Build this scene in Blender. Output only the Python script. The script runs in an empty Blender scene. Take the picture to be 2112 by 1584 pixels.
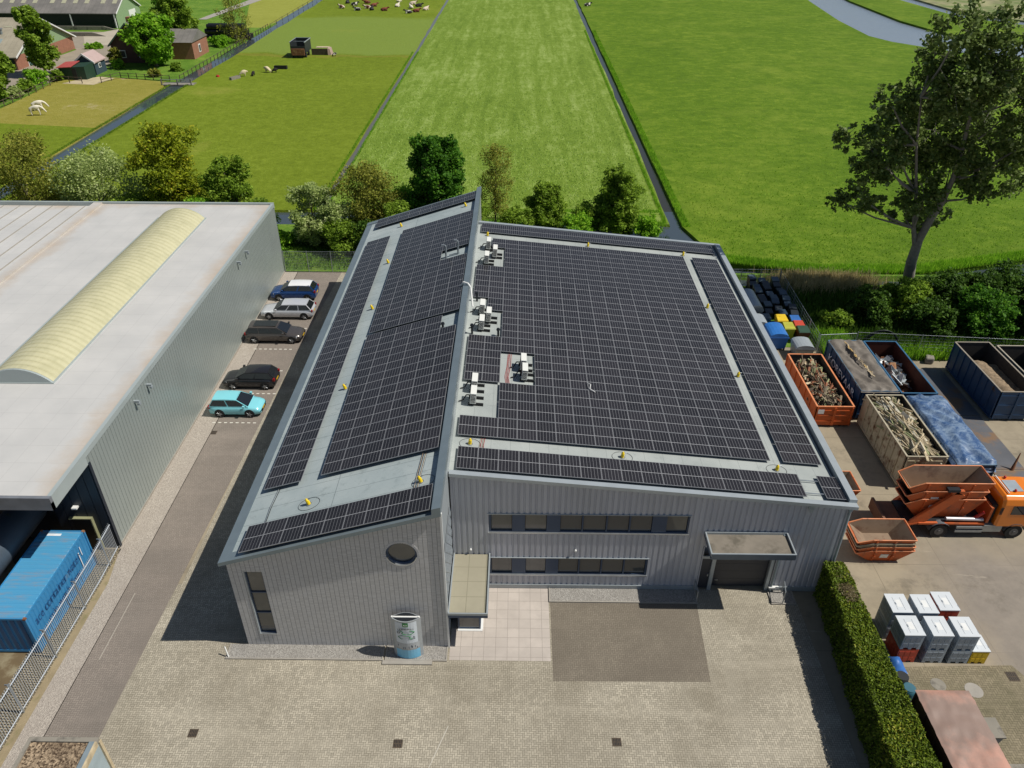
import bpy, math, random
import numpy as np
from mathutils import Matrix, Vector
random.seed(7)
rng = np.random.default_rng(7)
S = bpy.context.scene
C = S.collection
# ---------------------------------------------------------------- camera, sky, sun, exposure
cd = bpy.data.cameras.new('camera'); cam = bpy.data.objects.new('camera', cd); C.objects.link(cam)
YAW, PITCH, ROLL = 0.007226, 0.584894, 0.004787
cd.sensor_width = 36; cd.lens = 1577.374 / 2112 * 36; cd.clip_start = .5; cd.clip_end = 2500
cam.matrix_world = (Matrix.Translation((3.37342, -25.2664, 32.95183)) @ Matrix.Rotation(YAW, 4, 'Z')
                    @ Matrix.Rotation(math.pi / 2 - PITCH, 4, 'X') @ Matrix.Rotation(ROLL, 4, 'Z'))
S.camera = cam
w = bpy.data.worlds.new('World'); S.world = w; w.use_nodes = True
wn = w.node_tree; bg = wn.nodes['Background']
sky = wn.nodes.new('ShaderNodeTexSky'); sky.sky_type = 'NISHITA'; sky.sun_disc = False
SUN_EL, SUN_AZ = math.radians(54.5), math.radians(95.5)       # azimuth clockwise from +Y
sky.sun_elevation = SUN_EL; sky.sun_rotation = SUN_AZ; sky.air_density = 1.0; sky.dust_density = .6
wn.links.new(sky.outputs[0], bg.inputs[0]); bg.inputs[1].default_value = .06
sl = bpy.data.lights.new('sun', 'SUN'); sl.energy = 4.65; sl.angle = math.radians(.5); sl.color = (1, .96, .885)
so = bpy.data.objects.new('sun', sl); C.objects.link(so)
sd = Vector((math.sin(SUN_AZ) * math.cos(SUN_EL), math.cos(SUN_AZ) * math.cos(SUN_EL), math.sin(SUN_EL)))
so.rotation_euler = sd.to_track_quat('Z', 'Y').to_euler(); so.location = (60, -5, 80)
S.view_settings.view_transform = 'Standard'; S.view_settings.look = 'None'
S.view_settings.exposure = 0; S.view_settings.gamma = 1
try: S.cycles.max_bounces = 6
except Exception: pass
# ---------------------------------------------------------------- helpers
def hx(h):
    h = h.lstrip('#'); v = [int(h[i:i + 2], 16) / 255 for i in (0, 2, 4)]
    return tuple((x / 12.92 if x <= .04045 else ((x + .055) / 1.055) ** 2.4) for x in v)
def al(h, k=1.0):
    return tuple(min(.9, x * k) for x in hx(h))
class N:
    """small node helper"""
    def __init__(s, name):
        s.m = bpy.data.materials.new(name); s.m.use_nodes = True; s.t = s.m.node_tree
        s.b = s.t.nodes['Principled BSDF']; s.co = None
    def n(s, ty, ins=None, **kw):
        x = s.t.nodes.new(ty)
        for k, v in kw.items(): setattr(x, k, v)
        for k, v in (ins or {}).items(): s.set(x.inputs[k], v)
        return x
    def set(s, sock, v):
        if hasattr(v, 'is_output') or isinstance(v, bpy.types.NodeSocket): s.t.links.new(v, sock)
        else:
            if isinstance(v, tuple) and len(v) == 3 and sock.type == 'RGBA': v = (*v, 1)
            sock.default_value = v
    def obj(s):
        if not s.co: s.co = s.n('ShaderNodeTexCoord').outputs['Object']
        return s.co
    def mapv(s, scale=(1, 1, 1), rot=(0, 0, 0), loc=(0, 0, 0), src=None):
        return s.n('ShaderNodeMapping', {0: src or s.obj(), 1: loc, 2: rot, 3: scale}).outputs[0]
    def noise(s, scale, detail=3, rough=.55, src=None, dist=0, out=0):
        return s.n('ShaderNodeTexNoise', {'Vector': src or s.obj(), 'Scale': scale, 'Detail': detail, 'Roughness': rough, 'Distortion': dist}).outputs[out]
    def ramp(s, fac, stops, interp='LINEAR'):
        r = s.n('ShaderNodeValToRGB'); r.color_ramp.interpolation = interp; s.set(r.inputs[0], fac)
        e = r.color_ramp.elements
        while len(e) > len(stops): e.remove(e[-1])
        while len(e) < len(stops): e.new(1)
        for q, (p, c) in zip(e, stops):
            q.position = p; q.color = (*c, 1) if isinstance(c, tuple) else (c, c, c, 1)
        return r.outputs[0]
    def mix(s, fac, a, b, mode='MIX'):
        x = s.n('ShaderNodeMix', data_type='RGBA', blend_type=mode)
        s.set(x.inputs[0], fac); s.set(x.inputs[6], a); s.set(x.inputs[7], b); return x.outputs[2]
    def ma(s, op, a, b=0.0, c=0.0):
        x = s.n('ShaderNodeMath', operation=op); s.set(x.inputs[0], a); s.set(x.inputs[1], b); s.set(x.inputs[2], c); return x.outputs[0]
    def sep(s, src=None):
        x = s.n('ShaderNodeSeparateXYZ', {0: src or s.obj()}); return x.outputs[0], x.outputs[1], x.outputs[2]
    def comb(s, x, y, z=0.0): return s.n('ShaderNodeCombineXYZ', {0: x, 1: y, 2: z}).outputs[0]
    def white(s, v): return s.n('ShaderNodeTexWhiteNoise', {0: v}, noise_dimensions='3D').outputs[0]
    def bump(s, h, strength=.3, dist=.02):
        b = s.n('ShaderNodeBump', {'Strength': strength, 'Distance': dist, 'Height': h}); s.t.links.new(b.outputs[0], s.b.inputs['Normal'])
    def out(s, col=None, rough=.6, metal=0, spec=None):
        if col is not None: s.set(s.b.inputs['Base Color'], col)
        s.set(s.b.inputs['Roughness'], rough); s.set(s.b.inputs['Metallic'], metal)
        if spec is not None: s.b.inputs['Specular IOR Level'].default_value = spec
        return s.m
def sc(c, k): return tuple(min(1, x * k) for x in c)
def mat(name, col, rough=.6, metal=0, var=.12, vs=2.0, bump=0, bs=30, dirt=None, spec=None):
    """col as linear rgb; dirt = (rgb, noise scale, low, high)"""
    q = N(name)
    c = q.mix(q.ramp(q.noise(vs, 4), [(.3, 0.0), (.7, 1.0)]), sc(col, 1 - var), sc(col, 1 + var))
    if dirt: c = q.mix(q.ramp(q.noise(dirt[1], 6, .65), [(dirt[2], 0.0), (dirt[3], 1.0)]), c, dirt[0])
    if bump: q.bump(q.noise(bs, 3), bump, .02)
    return q.out(c, rough, metal, spec)
class MB:
    def __init__(s): s.V = []; s.F = []; s.M = []; s.SM = []; s.T = None
    def add(s, vs, fs, m=0, smooth=False):
        o = len(s.V)
        if s.T is not None: vs = [tuple(s.T @ Vector(v)) for v in vs]
        s.V += [tuple(v) for v in vs]
        for f in fs: s.F.append([o + i for i in f]); s.M.append(m); s.SM.append(smooth)
        return s
    def box(s, x0, x1, y0, y1, z0, z1, m=0):
        return s.add([(x0, y0, z0), (x1, y0, z0), (x1, y1, z0), (x0, y1, z0), (x0, y0, z1), (x1, y0, z1), (x1, y1, z1), (x0, y1, z1)],
                     [(0, 3, 2, 1), (4, 5, 6, 7), (0, 1, 5, 4), (1, 2, 6, 5), (2, 3, 7, 6), (3, 0, 4, 7)], m)
    def hexa(s, lo, hi, m=0):          # four low + four high corners
        return s.add(list(lo) + list(hi), [(0, 3, 2, 1), (4, 5, 6, 7), (0, 1, 5, 4), (1, 2, 6, 5), (2, 3, 7, 6), (3, 0, 4, 7)], m)
    def prism(s, poly, a, b, ax='z', m=0):
        n = len(poly)
        f = {'z': lambda p, t: (p[0], p[1], t), 'y': lambda p, t: (p[0], t, p[1]), 'x': lambda p, t: (t, p[0], p[1])}[ax]
        vs = [f(p, a) for p in poly] + [f(p, b) for p in poly]
        return s.add(vs, [tuple(range(n))[::-1], tuple(range(n, 2 * n))] + [(i, (i + 1) % n, n + (i + 1) % n, n + i) for i in range(n)], m)
    def cyl(s, p0, p1, r0, r1=None, n=10, caps=True, m=0, smooth=True):
        r1 = r0 if r1 is None else r1
        p0, p1 = Vector(p0), Vector(p1); d = (p1 - p0)
        if d.length < 1e-6: return s
        d.normalize(); a = d.orthogonal().normalized(); b = d.cross(a)
        vs = []
        for p, r in ((p0, r0), (p1, r1)):
            for i in range(n):
                t = 2 * math.pi * i / n; vs.append(p + a * (r * math.cos(t)) + b * (r * math.sin(t)))
        s.add(vs, [(i, (i + 1) % n, n + (i + 1) % n, n + i) for i in range(n)], m, smooth)
        if caps: s.add(vs, [tuple(range(n))[::-1], tuple(range(n, 2 * n))], m)
        return s
    def tube(s, pts, r, n=6, m=0):
        for i in range(len(pts) - 1):
            a = r[i] if isinstance(r, (list, tuple)) else r; b = r[i + 1] if isinstance(r, (list, tuple)) else r
            s.cyl(pts[i], pts[i + 1], a, b, n, True, m)
        return s
    def lathe(s, prof, c=(0, 0, 0), n=12, m=0):
        vs = []; k = len(prof)
        for i in range(n):
            t = 2 * math.pi * i / n
            for r, z in prof: vs.append((c[0] + r * math.cos(t), c[1] + r * math.sin(t), c[2] + z))
        return s.add(vs, [(i * k + j, ((i + 1) % n) * k + j, ((i + 1) % n) * k + j + 1, i * k + j + 1) for i in range(n) for j in range(k - 1)], m, True)
    def grid(s, P, m=0, smooth=False):     # P[i][j] points
        a, b = len(P), len(P[0])
        return s.add([p for r in P for p in r], [(i * b + j, (i + 1) * b + j, (i + 1) * b + j + 1, i * b + j + 1) for i in range(a - 1) for j in range(b - 1)], m, smooth)
    def build(s, name, mats, parent=None, bevel=0):
        me = bpy.data.meshes.new(name); me.from_pydata(s.V, [], s.F)
        if not isinstance(mats, (list, tuple)): mats = [mats]
        for m in mats: me.materials.append(m)
        me.polygons.foreach_set('material_index', s.M); me.polygons.foreach_set('use_smooth', s.SM)
        me.update()
        o = bpy.data.objects.new(name, me); C.objects.link(o)
        if parent is not None: adopt(o, parent)
        if bevel:
            b = o.modifiers.new('bevel', 'BEVEL'); b.width = bevel; b.segments = 2; b.limit_method = 'ANGLE'
        return o
def adopt(o, parent):
    o.parent = parent; o.matrix_parent_inverse = parent.matrix_basis.inverted(); return o
def tag(o, label=None, cat=None, group=None, kind=None):
    if label: o['label'] = label
    if cat: o['category'] = cat
    if group: o['group'] = group
    if kind: o['kind'] = kind
    return o
def thing(name, label, cat, loc=(0, 0, 0), group=None):
    o = bpy.data.objects.new(name, None); C.objects.link(o); o.location = loc
    o.matrix_basis = Matrix.Translation(loc); o.empty_display_size = .3
    return tag(o, label, cat, group)
def place(o, loc, rz=0, sc_=1):
    o.matrix_basis = Matrix.Translation(loc) @ Matrix.Rotation(rz, 4, 'Z') @ Matrix.Scale(sc_, 4); return o
def copy_tree(o, parent=None):
    c = o.copy(); C.objects.link(c)
    if parent is not None: c.parent = parent
    for ch in [x for x in o.children]: copy_tree(ch, c)
    return c
def struct(name, mb, m): return tag(mb.build(name, m), kind='structure')
def stuff(o, label=None, cat=None): return tag(o, label, cat, kind='stuff')
def text(body, size, M4, m, name, parent, ext=.004, align='CENTER'):
    cu = bpy.data.curves.new(name, 'FONT'); cu.body = body; cu.size = size; cu.extrude = ext; cu.align_x = align
    tmp = bpy.data.objects.new(name, cu); C.objects.link(tmp); dg = bpy.context.evaluated_depsgraph_get(); dg.update()
    me = bpy.data.meshes.new_from_object(tmp.evaluated_get(dg)); bpy.data.objects.remove(tmp); bpy.data.curves.remove(cu)
    me.transform(M4); me.materials.clear(); me.materials.append(m)
    o = bpy.data.objects.new(name, me); C.objects.link(o); adopt(o, parent); return o
def quads(name, P, m, parent=None):
    """P: (n,4,3) array of leaf-like quads"""
    n = len(P); me = bpy.data.meshes.new(name)
    me.vertices.add(n * 4); me.vertices.foreach_set('co', P.reshape(-1).astype(np.float32))
    me.loops.add(n * 4); me.loops.foreach_set('vertex_index', np.arange(n * 4, dtype=np.int32))
    me.polygons.add(n); me.polygons.foreach_set('loop_start', np.arange(0, n * 4, 4, dtype=np.int32))
    me.update(calc_edges=True); me.materials.append(m)
    o = bpy.data.objects.new(name, me); C.objects.link(o)
    if parent is not None: adopt(o, parent)
    return o
def leafquads(c, size, up=.35, asp=.6):
    """rhombic leaves at centres c"""
    n = len(c)
    nrm = rng.normal(size=(n, 3)); nrm[:, 2] = np.abs(nrm[:, 2]) + up; nrm /= np.linalg.norm(nrm, axis=1)[:, None]
    a = np.cross(nrm, rng.normal(size=(n, 3))); a /= np.linalg.norm(a, axis=1)[:, None]; b = np.cross(nrm, a)
    s = size * rng.uniform(.6, 1.35, n)[:, None]
    return np.stack([c + a * s, c + b * s * asp + nrm * s * .12, c - a * s, c - b * s * asp + nrm * s * .12], 1)
# ---------------------------------------------------------------- materials
def leafmat(name, dark, light, tip=None, trans=.38):
    q = N(name); isl = q.n('ShaderNodeNewGeometry').outputs['Random Per Island']
    big = q.noise(.55, 2)
    f = q.ma('MULTIPLY_ADD', isl, .55, q.ma('MULTIPLY', big, .5))
    st = [(.15, dark), (.7, light)] + ([(.95, tip)] if tip else [])
    c = q.ramp(f, st); q.out(c, .6, 0, .2)
    tr = q.n('ShaderNodeBsdfTranslucent', {0: c}); mx = q.n('ShaderNodeMixShader', {0: trans})
    q.t.links.new(q.b.outputs[0], mx.inputs[1]); q.t.links.new(tr.outputs[0], mx.inputs[2])
    q.t.links.new(mx.outputs[0], q.t.nodes['Material Output'].inputs[0]); return q.m
def grassmat(name, a, b, c, patch=.05, fine=3.0, streak=None, mow=None, band=None, bmp=.9, patchcol=None, pscale=.03, plo=.6, phi=.7):
    q = N(name)
    big = q.noise(patch, 4, .6); mid = q.noise(.45, 5, .65); fi = q.noise(fine, 4, .75, dist=.6)
    f = q.ma('ADD', q.ma('MULTIPLY', big, .3), q.ma('ADD', q.ma('MULTIPLY', mid, .3), q.ma('MULTIPLY', fi, .4)))
    if streak:
        st = q.noise(1.0, 4, .7, src=q.mapv(streak, loc=(3, 1, 0)), dist=.8)
        f = q.ma('ADD', q.ma('MULTIPLY', f, .66), q.ma('MULTIPLY', st, .34))
    if mow: f = q.ma('ADD', f, q.ma('MULTIPLY', q.ma('SUBTRACT', q.noise(1.0, 3, .6, src=q.mapv(mow), dist=.3), .5), .24))
    col = q.ramp(f, [(.36, a), (.5, b), (.63, c)])
    if band:
        yy = q.sep()[1]; wv = q.ma('MULTIPLY', q.ma('SUBTRACT', q.noise(.06, 4, .6), .5), 14.0); yy = q.ma('ADD', yy, wv)
        bf = q.ma('MULTIPLY', q.n('ShaderNodeMapRange', {0: yy, 1: band[0], 2: band[0] + 3}, interpolation_type='SMOOTHSTEP').outputs[0], q.n('ShaderNodeMapRange', {0: yy, 1: band[1], 2: band[1] - 6}, interpolation_type='SMOOTHSTEP').outputs[0])
        col = q.mix(q.ma('MULTIPLY', bf, .75), col, q.mix(fi, sc(band[2], .85), sc(band[2], 1.12)))
        ln = q.ma('MULTIPLY', q.ma('LESS_THAN', q.ma('ABSOLUTE', q.ma('SUBTRACT', yy, band[0] - 1.0)), 1.0), .35); col = q.mix(ln, col, al('#8a7c38', .95))
    if patchcol: col = q.mix(q.ramp(q.noise(pscale, 5, .7), [(plo, 0.0), (phi, 1.0)]), col, patchcol)
    h = q.ma('ADD', fi, q.ma('MULTIPLY', q.noise(9, 3, .7), .6))
    q.bump(h, bmp, .12)
    return q.out(col, .85, 0, .15)
def herring(name, base, var, mortar, w=.105, patchc=None, rot=0.0, big=(.25, .38, .62), bstr=.35):
    """herringbone clinkers: cell maths gives each brick its own tint and a dark joint"""
    q = N(name)
    x, y, z = q.sep(q.mapv((1 / w, 1 / w, 1), (0, 0, rot)))
    i = q.ma('FLOOR', x); j = q.ma('FLOOR', y); fx = q.ma('FRACT', x); fy = q.ma('FRACT', y)
    s_ = q.ma('FLOORED_MODULO', q.ma('SUBTRACT', i, j), 4.0)
    def eq(v): return q.ma('COMPARE', s_, float(v), .1)
    e0, e1, e2, e3 = eq(0), eq(1), eq(2), eq(3)
    g = .09
    L = q.ma('LESS_THAN', fx, g); Rr = q.ma('GREATER_THAN', fx, 1 - g); B = q.ma('LESS_THAN', fy, g); T = q.ma('GREATER_THAN', fy, 1 - g)
    hor = q.ma('MAXIMUM', B, T); ver = q.ma('MAXIMUM', L, Rr)
    m0 = q.ma('MULTIPLY', e0, q.ma('MAXIMUM', hor, L)); m1 = q.ma('MULTIPLY', e1, q.ma('MAXIMUM', hor, Rr))
    m3 = q.ma('MULTIPLY', e3, q.ma('MAXIMUM', ver, B)); m2 = q.ma('MULTIPLY', e2, q.ma('MAXIMUM', ver, T))
    joint = q.ma('MAXIMUM', q.ma('MAXIMUM', m0, m1), q.ma('MAXIMUM', m2, m3))
    idn = q.white(q.comb(q.ma('SUBTRACT', i, e1), q.ma('SUBTRACT', j, e2), 0.0))
    col = q.mix(idn, sc(base, 1 - var), sc(base, 1 + var))
    bigm = q.ramp(q.noise(big[0], 6, .62), [(big[1], 0.0), (big[2], 1.0)])
    col = q.mix(bigm, col, q.mix(.75, col, patchc or sc(base, .72)))
    col = q.mix(q.ma('MULTIPLY', joint, .85), col, mortar)
    tr_ = q.ramp(q.noise(1.0, 5, .6, src=q.mapv((.9, .07, 1), (0, 0, .12)), dist=.4), [(.45, 0.0), (.7, .4)]); col = q.mix(tr_, col, sc(base, .78))
    tr_ = q.ramp(q.noise(1.0, 5, .6, src=q.mapv((.08, .8, 1), (0, 0, .3)), dist=.4), [(.5, 0.0), (.7, .3)]); col = q.mix(tr_, col, sc(base, 1.16))
    spots = q.ramp(q.noise(1.1, 8, .75), [(.64, 0.0), (.74, .55)])
    col = q.mix(spots, col, sc(base, .6))
    q.bump(q.ma('SUBTRACT', 1.0, joint), bstr, .01)
    return q.out(col, .85, 0, .2)
M = {}
M['grass_left'] = grassmat('grass_left', al('#5a6a12', .95), al('#6c7d1c', .95), al('#80902c', .95),   .03, 2.2, (.9, 1.0, 1), band=(155, 213, al('#76893c')), patchcol=al('#8a8c3a'), plo=.6, phi=.75)
M['grass_mid'] = grassmat('grass_mid', al('#566f1f', .95), al('#70872f', .97), al('#94a65a', .97), .05, 1.6, (.75, .12, 1), mow=(.42, .012, 1), bmp=1.0)
M['grass_right'] = grassmat('grass_right', al('#44600c', .95), al('#587414', .97), al('#788c2a', .97), .045, 1.5, (.35, .5, 1), patchcol=al('#74862a'), pscale=.05, plo=.52, phi=.78)
M['grass_rough'] = grassmat('grass_rough', al('#3e5c1c'), al('#5d7f28'), al('#80923c'), .15, 4, None)
M['paddock'] = grassmat('paddock', al('#7c7c30', .95), al('#8e873a', .95), al('#9b9450', .95), .06, 2, (.4, 1, 1), patchcol=al('#b3a382'), pscale=.06, plo=.6, phi=.68)
M['grass_dry'] = grassmat('grass_dry', al('#868a36', .9), al('#949840', .9), al('#a0a24e', .9), .04, 1.4, (.3, 1, 1))
M['soil'] = mat('soil', hx('#4a4336'), .95, var=.3, vs=.6, bump=.5, bs=6)
q = N('water'); q.bump(q.noise(1.6, 3), .06, .05); q.b.inputs['IOR'].default_value = 1.6; M['water'] = q.out(hx('#414a50'), .07, 0, .7)  # blue-grey base and raised IOR stand in for reflected sky
q = N('ditch_mud_water'); q.bump(q.noise(1.6, 3), .06, .05); M['mudwater'] = q.out(al('#6b675c', .8), .12, 0, .35)
q = N('dark_ditch_water'); q.bump(q.noise(1.6, 3), .06, .05); M['darkwater'] = q.out(al('#3b3a30', .8), .15, 0, .3)
q = N('river_water'); q.bump(q.noise(.9, 5, .7, src=q.mapv((1, 1.6, 1))), .5, .08); M['river'] = q.out(hx('#7d8794'), .16, 0, .6)
M['pav_beige'] = herring('paving_beige', al('#a9a190', .99), .18, al('#6a6455', .8), patchc=al('#847c6c'), big=(.22, .42, .66))
M['pav_grey'] = herring('paving_grey', al('#8f857b', .93), .09, al('#6e665e', .78), patchc=al('#7d766e', .8), big=(.3, .35, .7), bstr=.2)
M['pav_dark'] = herring('paving_dark', al('#857c6e', .86), .1, al('#625b50', .78), patchc=al('#756c60', .8), big=(.3, .4, .7), bstr=.2)
M['pav_old'] = herring('paving_old', al('#978b74', .9), .2, al('#5d5646', .8), w=.12, patchc=al('#6f6a50', .8))
def slabs(name, base, sx, sy, joint, var=.06, offs=0.0, g=.012, blotch=.8):
    q = N(name); x, y, z = q.sep(q.mapv((1 / sx, 1 / sy, 1)))
    j = q.ma('FLOOR', y); x2 = q.ma('ADD', x, q.ma('MULTIPLY', q.ma('FLOORED_MODULO', j, 2.0), offs)); i = q.ma('FLOOR', x2)
    fx = q.ma('FRACT', x2); fy = q.ma('FRACT', y)
    jt = q.ma('MAXIMUM', q.ma('LESS_THAN', fx, g / sx * 1.6), q.ma('LESS_THAN', fy, g / sy * 1.6))
    c = q.mix(q.white(q.comb(i, j)), sc(base, 1 - var), sc(base, 1 + var))
    c = q.mix(q.ramp(q.noise(.7, 6, .65), [(.42, 0.0), (.68, 1.0)]), c, sc(base, blotch))
    c = q.mix(q.ramp(q.noise(.22, 7, .7), [(.5, 0.0), (.6, .5)]), c, sc(base, blotch * .92))
    c = q.mix(q.ma('MULTIPLY', jt, .8), c, joint); q.bump(q.ma('SUBTRACT', 1.0, jt), .25, .01)
    return q.out(c, .8, 0, .25)
M['tiles'] = slabs('terrace_tiles', al('#bdb3a9', .95), .6, .6, al('#857c74'), blotch=.86)
M['yard'] = slabs('yard_concrete', al('#a1957f', .88), 4.0, 6.0, al('#7d7361'), .05, .0, .03, .8)
q = N('x'); q.m = M['yard']; q.t = q.m.node_tree; q.b = q.t.nodes['Principled BSDF']; q.co = None
old = q.b.inputs['Base Color'].links[0].from_socket; x, y, z = q.sep(); wv = q.ma('MULTIPLY', q.ma('SUBTRACT', q.noise(.25, 6, .65), .5), 7.0)
fa = q.ma('MULTIPLY', q.n('ShaderNodeMapRange', {0: q.ma('ADD', x, wv), 1: 25.2, 2: 29.0}).outputs[0], q.n('ShaderNodeMapRange', {0: q.ma('ADD', y, wv), 1: 9.5, 2: 5.5}).outputs[0])
gc = q.mix(q.ramp(q.noise(.8, 6, .7), [(.4, 0.0), (.7, 1.0)]), al('#857d74', .88), al('#938a7f', .9))
cc = q.mix(q.ma('MULTIPLY', fa, .85), old, gc)
scr = q.ramp(q.noise(1.0, 6, .7, src=q.mapv((.25, 2.2, 1), (0, 0, -.5)), dist=.6), [(.66, 0.0), (.74, .6)]); cc = q.mix(scr, cc, al('#bdb3a0', .95))
scr = q.ramp(q.noise(.35, 7, .75), [(.56, 0.0), (.68, .55)]); cc = q.mix(scr, cc, al('#6f675a', .85)); q.set(q.b.inputs['Base Color'], cc)
M['gravel'] = N('gravel')
def gravel(name, a, b, s=14):
    q = N(name); v = q.n('ShaderNodeTexVoronoi', {'Vector': q.obj(), 'Scale': s}); c = q.ramp(q.n('ShaderNodeSeparateColor', {0: v.outputs['Color']}).outputs[0], [(.1, a), (.9, b)])
    c = q.mix(q.ramp(q.noise(.9, 4), [(.4, 0.0), (.7, .6)]), c, sc(a, 1.15)); q.bump(v.outputs[0], .8, .03); return q.out(c, .9, 0, .2)
M['gravel'] = gravel('gravel_grey', al('#807c76'), al('#a39f98'), 22)
M['gravel_pink'] = gravel('gravel_pale', al('#938a80'), al('#b3aa9e'), 22)
M['gravel_brown'] = gravel('gravel_brown', al('#4b3d30'), al('#b09b80'), 13)
M['dirt'] = mat('dirt', al('#9a8a6c', .85), .95, var=.15, vs=1.2, bump=.5, bs=12, dirt=(al('#77704c'), 1.3, .55, .7))
M['kerb'] = mat('kerb_concrete', al('#a09a90', .9), .85, var=.1, vs=2)
M['white_line'] = mat('white_marking', al('#d6d2c6', .9), .7, var=.08, vs=6)
M['black'] = mat('black_rubber', (.012, .012, .013), .7)
M['dkmetal'] = mat('dark_metal', hx('#22262b'), .5, .3)
M['steel'] = mat('galvanised_steel', hx('#9aa0a4'), .4, .6, var=.12, vs=5)
M['alu'] = mat('aluminium', hx('#c2c6c8'), .3, .8)
M['white'] = mat('white_paint', hx('#dcdcd8'), .45, var=.04)
M['fascia'] = mat('grey_blue_trim', hx('#7f8c92'), .42, .35, var=.07, vs=1.2)
M['fascia_lt'] = mat('pale_trim', hx('#a3aaad'), .4, .3, var=.06, vs=1.5)
def glassy(name, c, r=.04): q = N(name); return q.out(c, r, 0, 1.0)
M['glass'] = glassy('window_glass', (.07, .073, .072), .06)  # base lifted to grey to stand in for reflected sky
M['glass_car'] = glassy('car_glass', (.012, .014, .016), .03)
M['navy'] = mat('navy_frame', hx('#35465e'), .4, .1, var=.05)
M['concrete'] = mat('weathered_concrete', al('#8d877b', .9), .9, var=.15, vs=.8, dirt=(al('#55514a'), .8, .55, .68))
M['tyre'] = mat('tyre_rubber', (.014, .014, .014), .8)
M['rim'] = mat('wheel_rim', hx('#9a9da0'), .3, .8)
M['red'] = mat('red_paint', hx('#b02a26'), .4)
M['redlens'] = mat('red_lens', hx('#8e1014'), .2, var=0)
M['bark'] = mat('bark', al('#6a6255', .9), .9, var=.25, vs=3, bump=.6, bs=12)
M['bark_dk'] = mat('dark_bark', al('#453d32', .9), .9, var=.25, vs=3, bump=.6, bs=12)
M['yellow'] = mat('yellow_plastic', hx('#e3c414'), .45)
M['wood'] = mat('old_wood', al('#8a7c66', .9), .9, var=.3, vs=2.5)
M['wood_pale'] = mat('pale_wood', al('#b9a98a', .95), .85, var=.25, vs=3)
M['wood_dark'] = mat('dark_wood', al('#54483a', .9), .9, var=.3, vs=3)
M['wood_green'] = mat('greenish_wood', al('#8d9168', .9), .9, var=.25, vs=3)
M['rust'] = mat('rusty_steel', al('#8a5a3c', .8), .85, var=.3, vs=2, dirt=(al('#b58a60', .8), 1.4, .5, .65))
# ================================================================= SETTING
def sheet(name, poly, z, m, m_=None):
    return struct(name, MB().add([(x, y, z) for x, y in poly], [tuple(range(len(poly)))]), m)
def rect(name, x0, x1, y0, y1, z, m): return sheet(name, [(x0, y0), (x1, y0), (x1, y1), (x0, y1)], z, m)
def field(name, poly, m, z=0.0, skirt=.3, bottom=-1.0):
    """a field with sloping ditch banks (polygon counter-clockwise)"""
    n = len(poly); out = []
    for i in range(n):
        p, a, b = Vector(poly[i]), Vector(poly[i - 1]), Vector(poly[(i + 1) % n])
        d1 = (p - a).normalized(); d2 = (b - p).normalized()
        n1 = Vector((d1.y, -d1.x)); n2 = Vector((d2.y, -d2.x)); k = (n1 + n2); k = k / max(.4, k.dot(n1))
        out.append(p + k * skirt)
    vs = [(x, y, z) for x, y in poly] + [(p.x, p.y, bottom) for p in out]
    return struct(name, MB().add(vs, [tuple(range(n))] + [(i, n + i, n + (i + 1) % n, (i + 1) % n) for i in range(n)]), m)
rect('ground', -700, 700, -300, 900, -1.0, M['soil'])
# wobbling edges for the ditches between the fields
def wob(x, y0, y1, step, amp, sgn=1):
    n = max(2, int(abs(y1 - y0) / step)); return [(x + random.uniform(-amp, amp), y0 + (y1 - y0) * i / n) for i in range(n + 1)]
xl = -59.6; xlw = -62.0
field('left_field', wob(-20.45, 61.5, 420, 6, .12) + wob(xl, 420, 61.0, 8, .25), M['grass_left'])
field('middle_field', wob(20.75, 57.8, 420, 6, .15) + wob(-19.6, 420, 61.5, 6, .12), M['grass_mid'])
field('right_field', [(24.5, 47.5), (33.5, 45.2), (44, 45.5), (56, 49), (75, 60), (180, 120), (175, 142), (118, 157), (104, 164), (99, 170),
      (94, 177), (91.5, 185), (92.5, 210), (97, 250), (104, 300), (110, 420)] + wob(21.95, 420, 57, 6, .15), M['grass_right'])
field('river_island', [(112.5, 190), (119, 181), (135, 174), (160, 165), (200, 150), (200, 190), (160, 196), (140, 205), (130, 218), (128, 255), (131, 300), (140, 420), (124, 420), (116, 300), (110.5, 252), (109.8, 210)], M['grass_right'])
field('far_marsh', [(135, 222), (150, 207), (175, 200), (330, 180), (400, 420), (150, 420), (134, 262)], mat('marsh_grass', al('#8d8a62'), .9, var=.3, vs=.2, dirt=(al('#5f7034'), .12, .45, .6)))
field('paddock', [(-62.4, 80.0), (-62.6, 104), (-63.0, 122), (-64.5, 128.5), (-75.5, 131.9), (-86.0, 129.0), (-84.6, 116.5), (-84.4, 107.2), (-84.0, 84), (-84, 70)], M['paddock'])
field('green_strip', [(-62.3, 62.0), (-62.4, 80.0), (-62.6, 96), (-84.0, 99), (-130, 100), (-130, 62)], M['grass_left'], z=.02)
field('farm_garden', [(-62.9, 128.6), (-62.4, 175), (-62.2, 200), (-70.5, 190), (-75, 178), (-84, 172), (-83.0, 160), (-88, 147), (-82.5, 136.5), (-75.5, 132)], M['grass_rough'], z=.004)
field('farmyard_ground', [(-63, 128), (-62.4, 180), (-66.5, 192), (-64, 250), (-64, 420), (-250, 420), (-250, 100.5), (-84.8, 100.5), (-85.2, 129.5), (-75.5, 132)], M['grass_rough'], z=-.02)
field('far_left_meadow', [(-63.2, 192), (-63.3, 420), (-86, 420), (-84, 250), (-72, 205), (-68, 192)], M['grass_dry'], z=.006)
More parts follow.
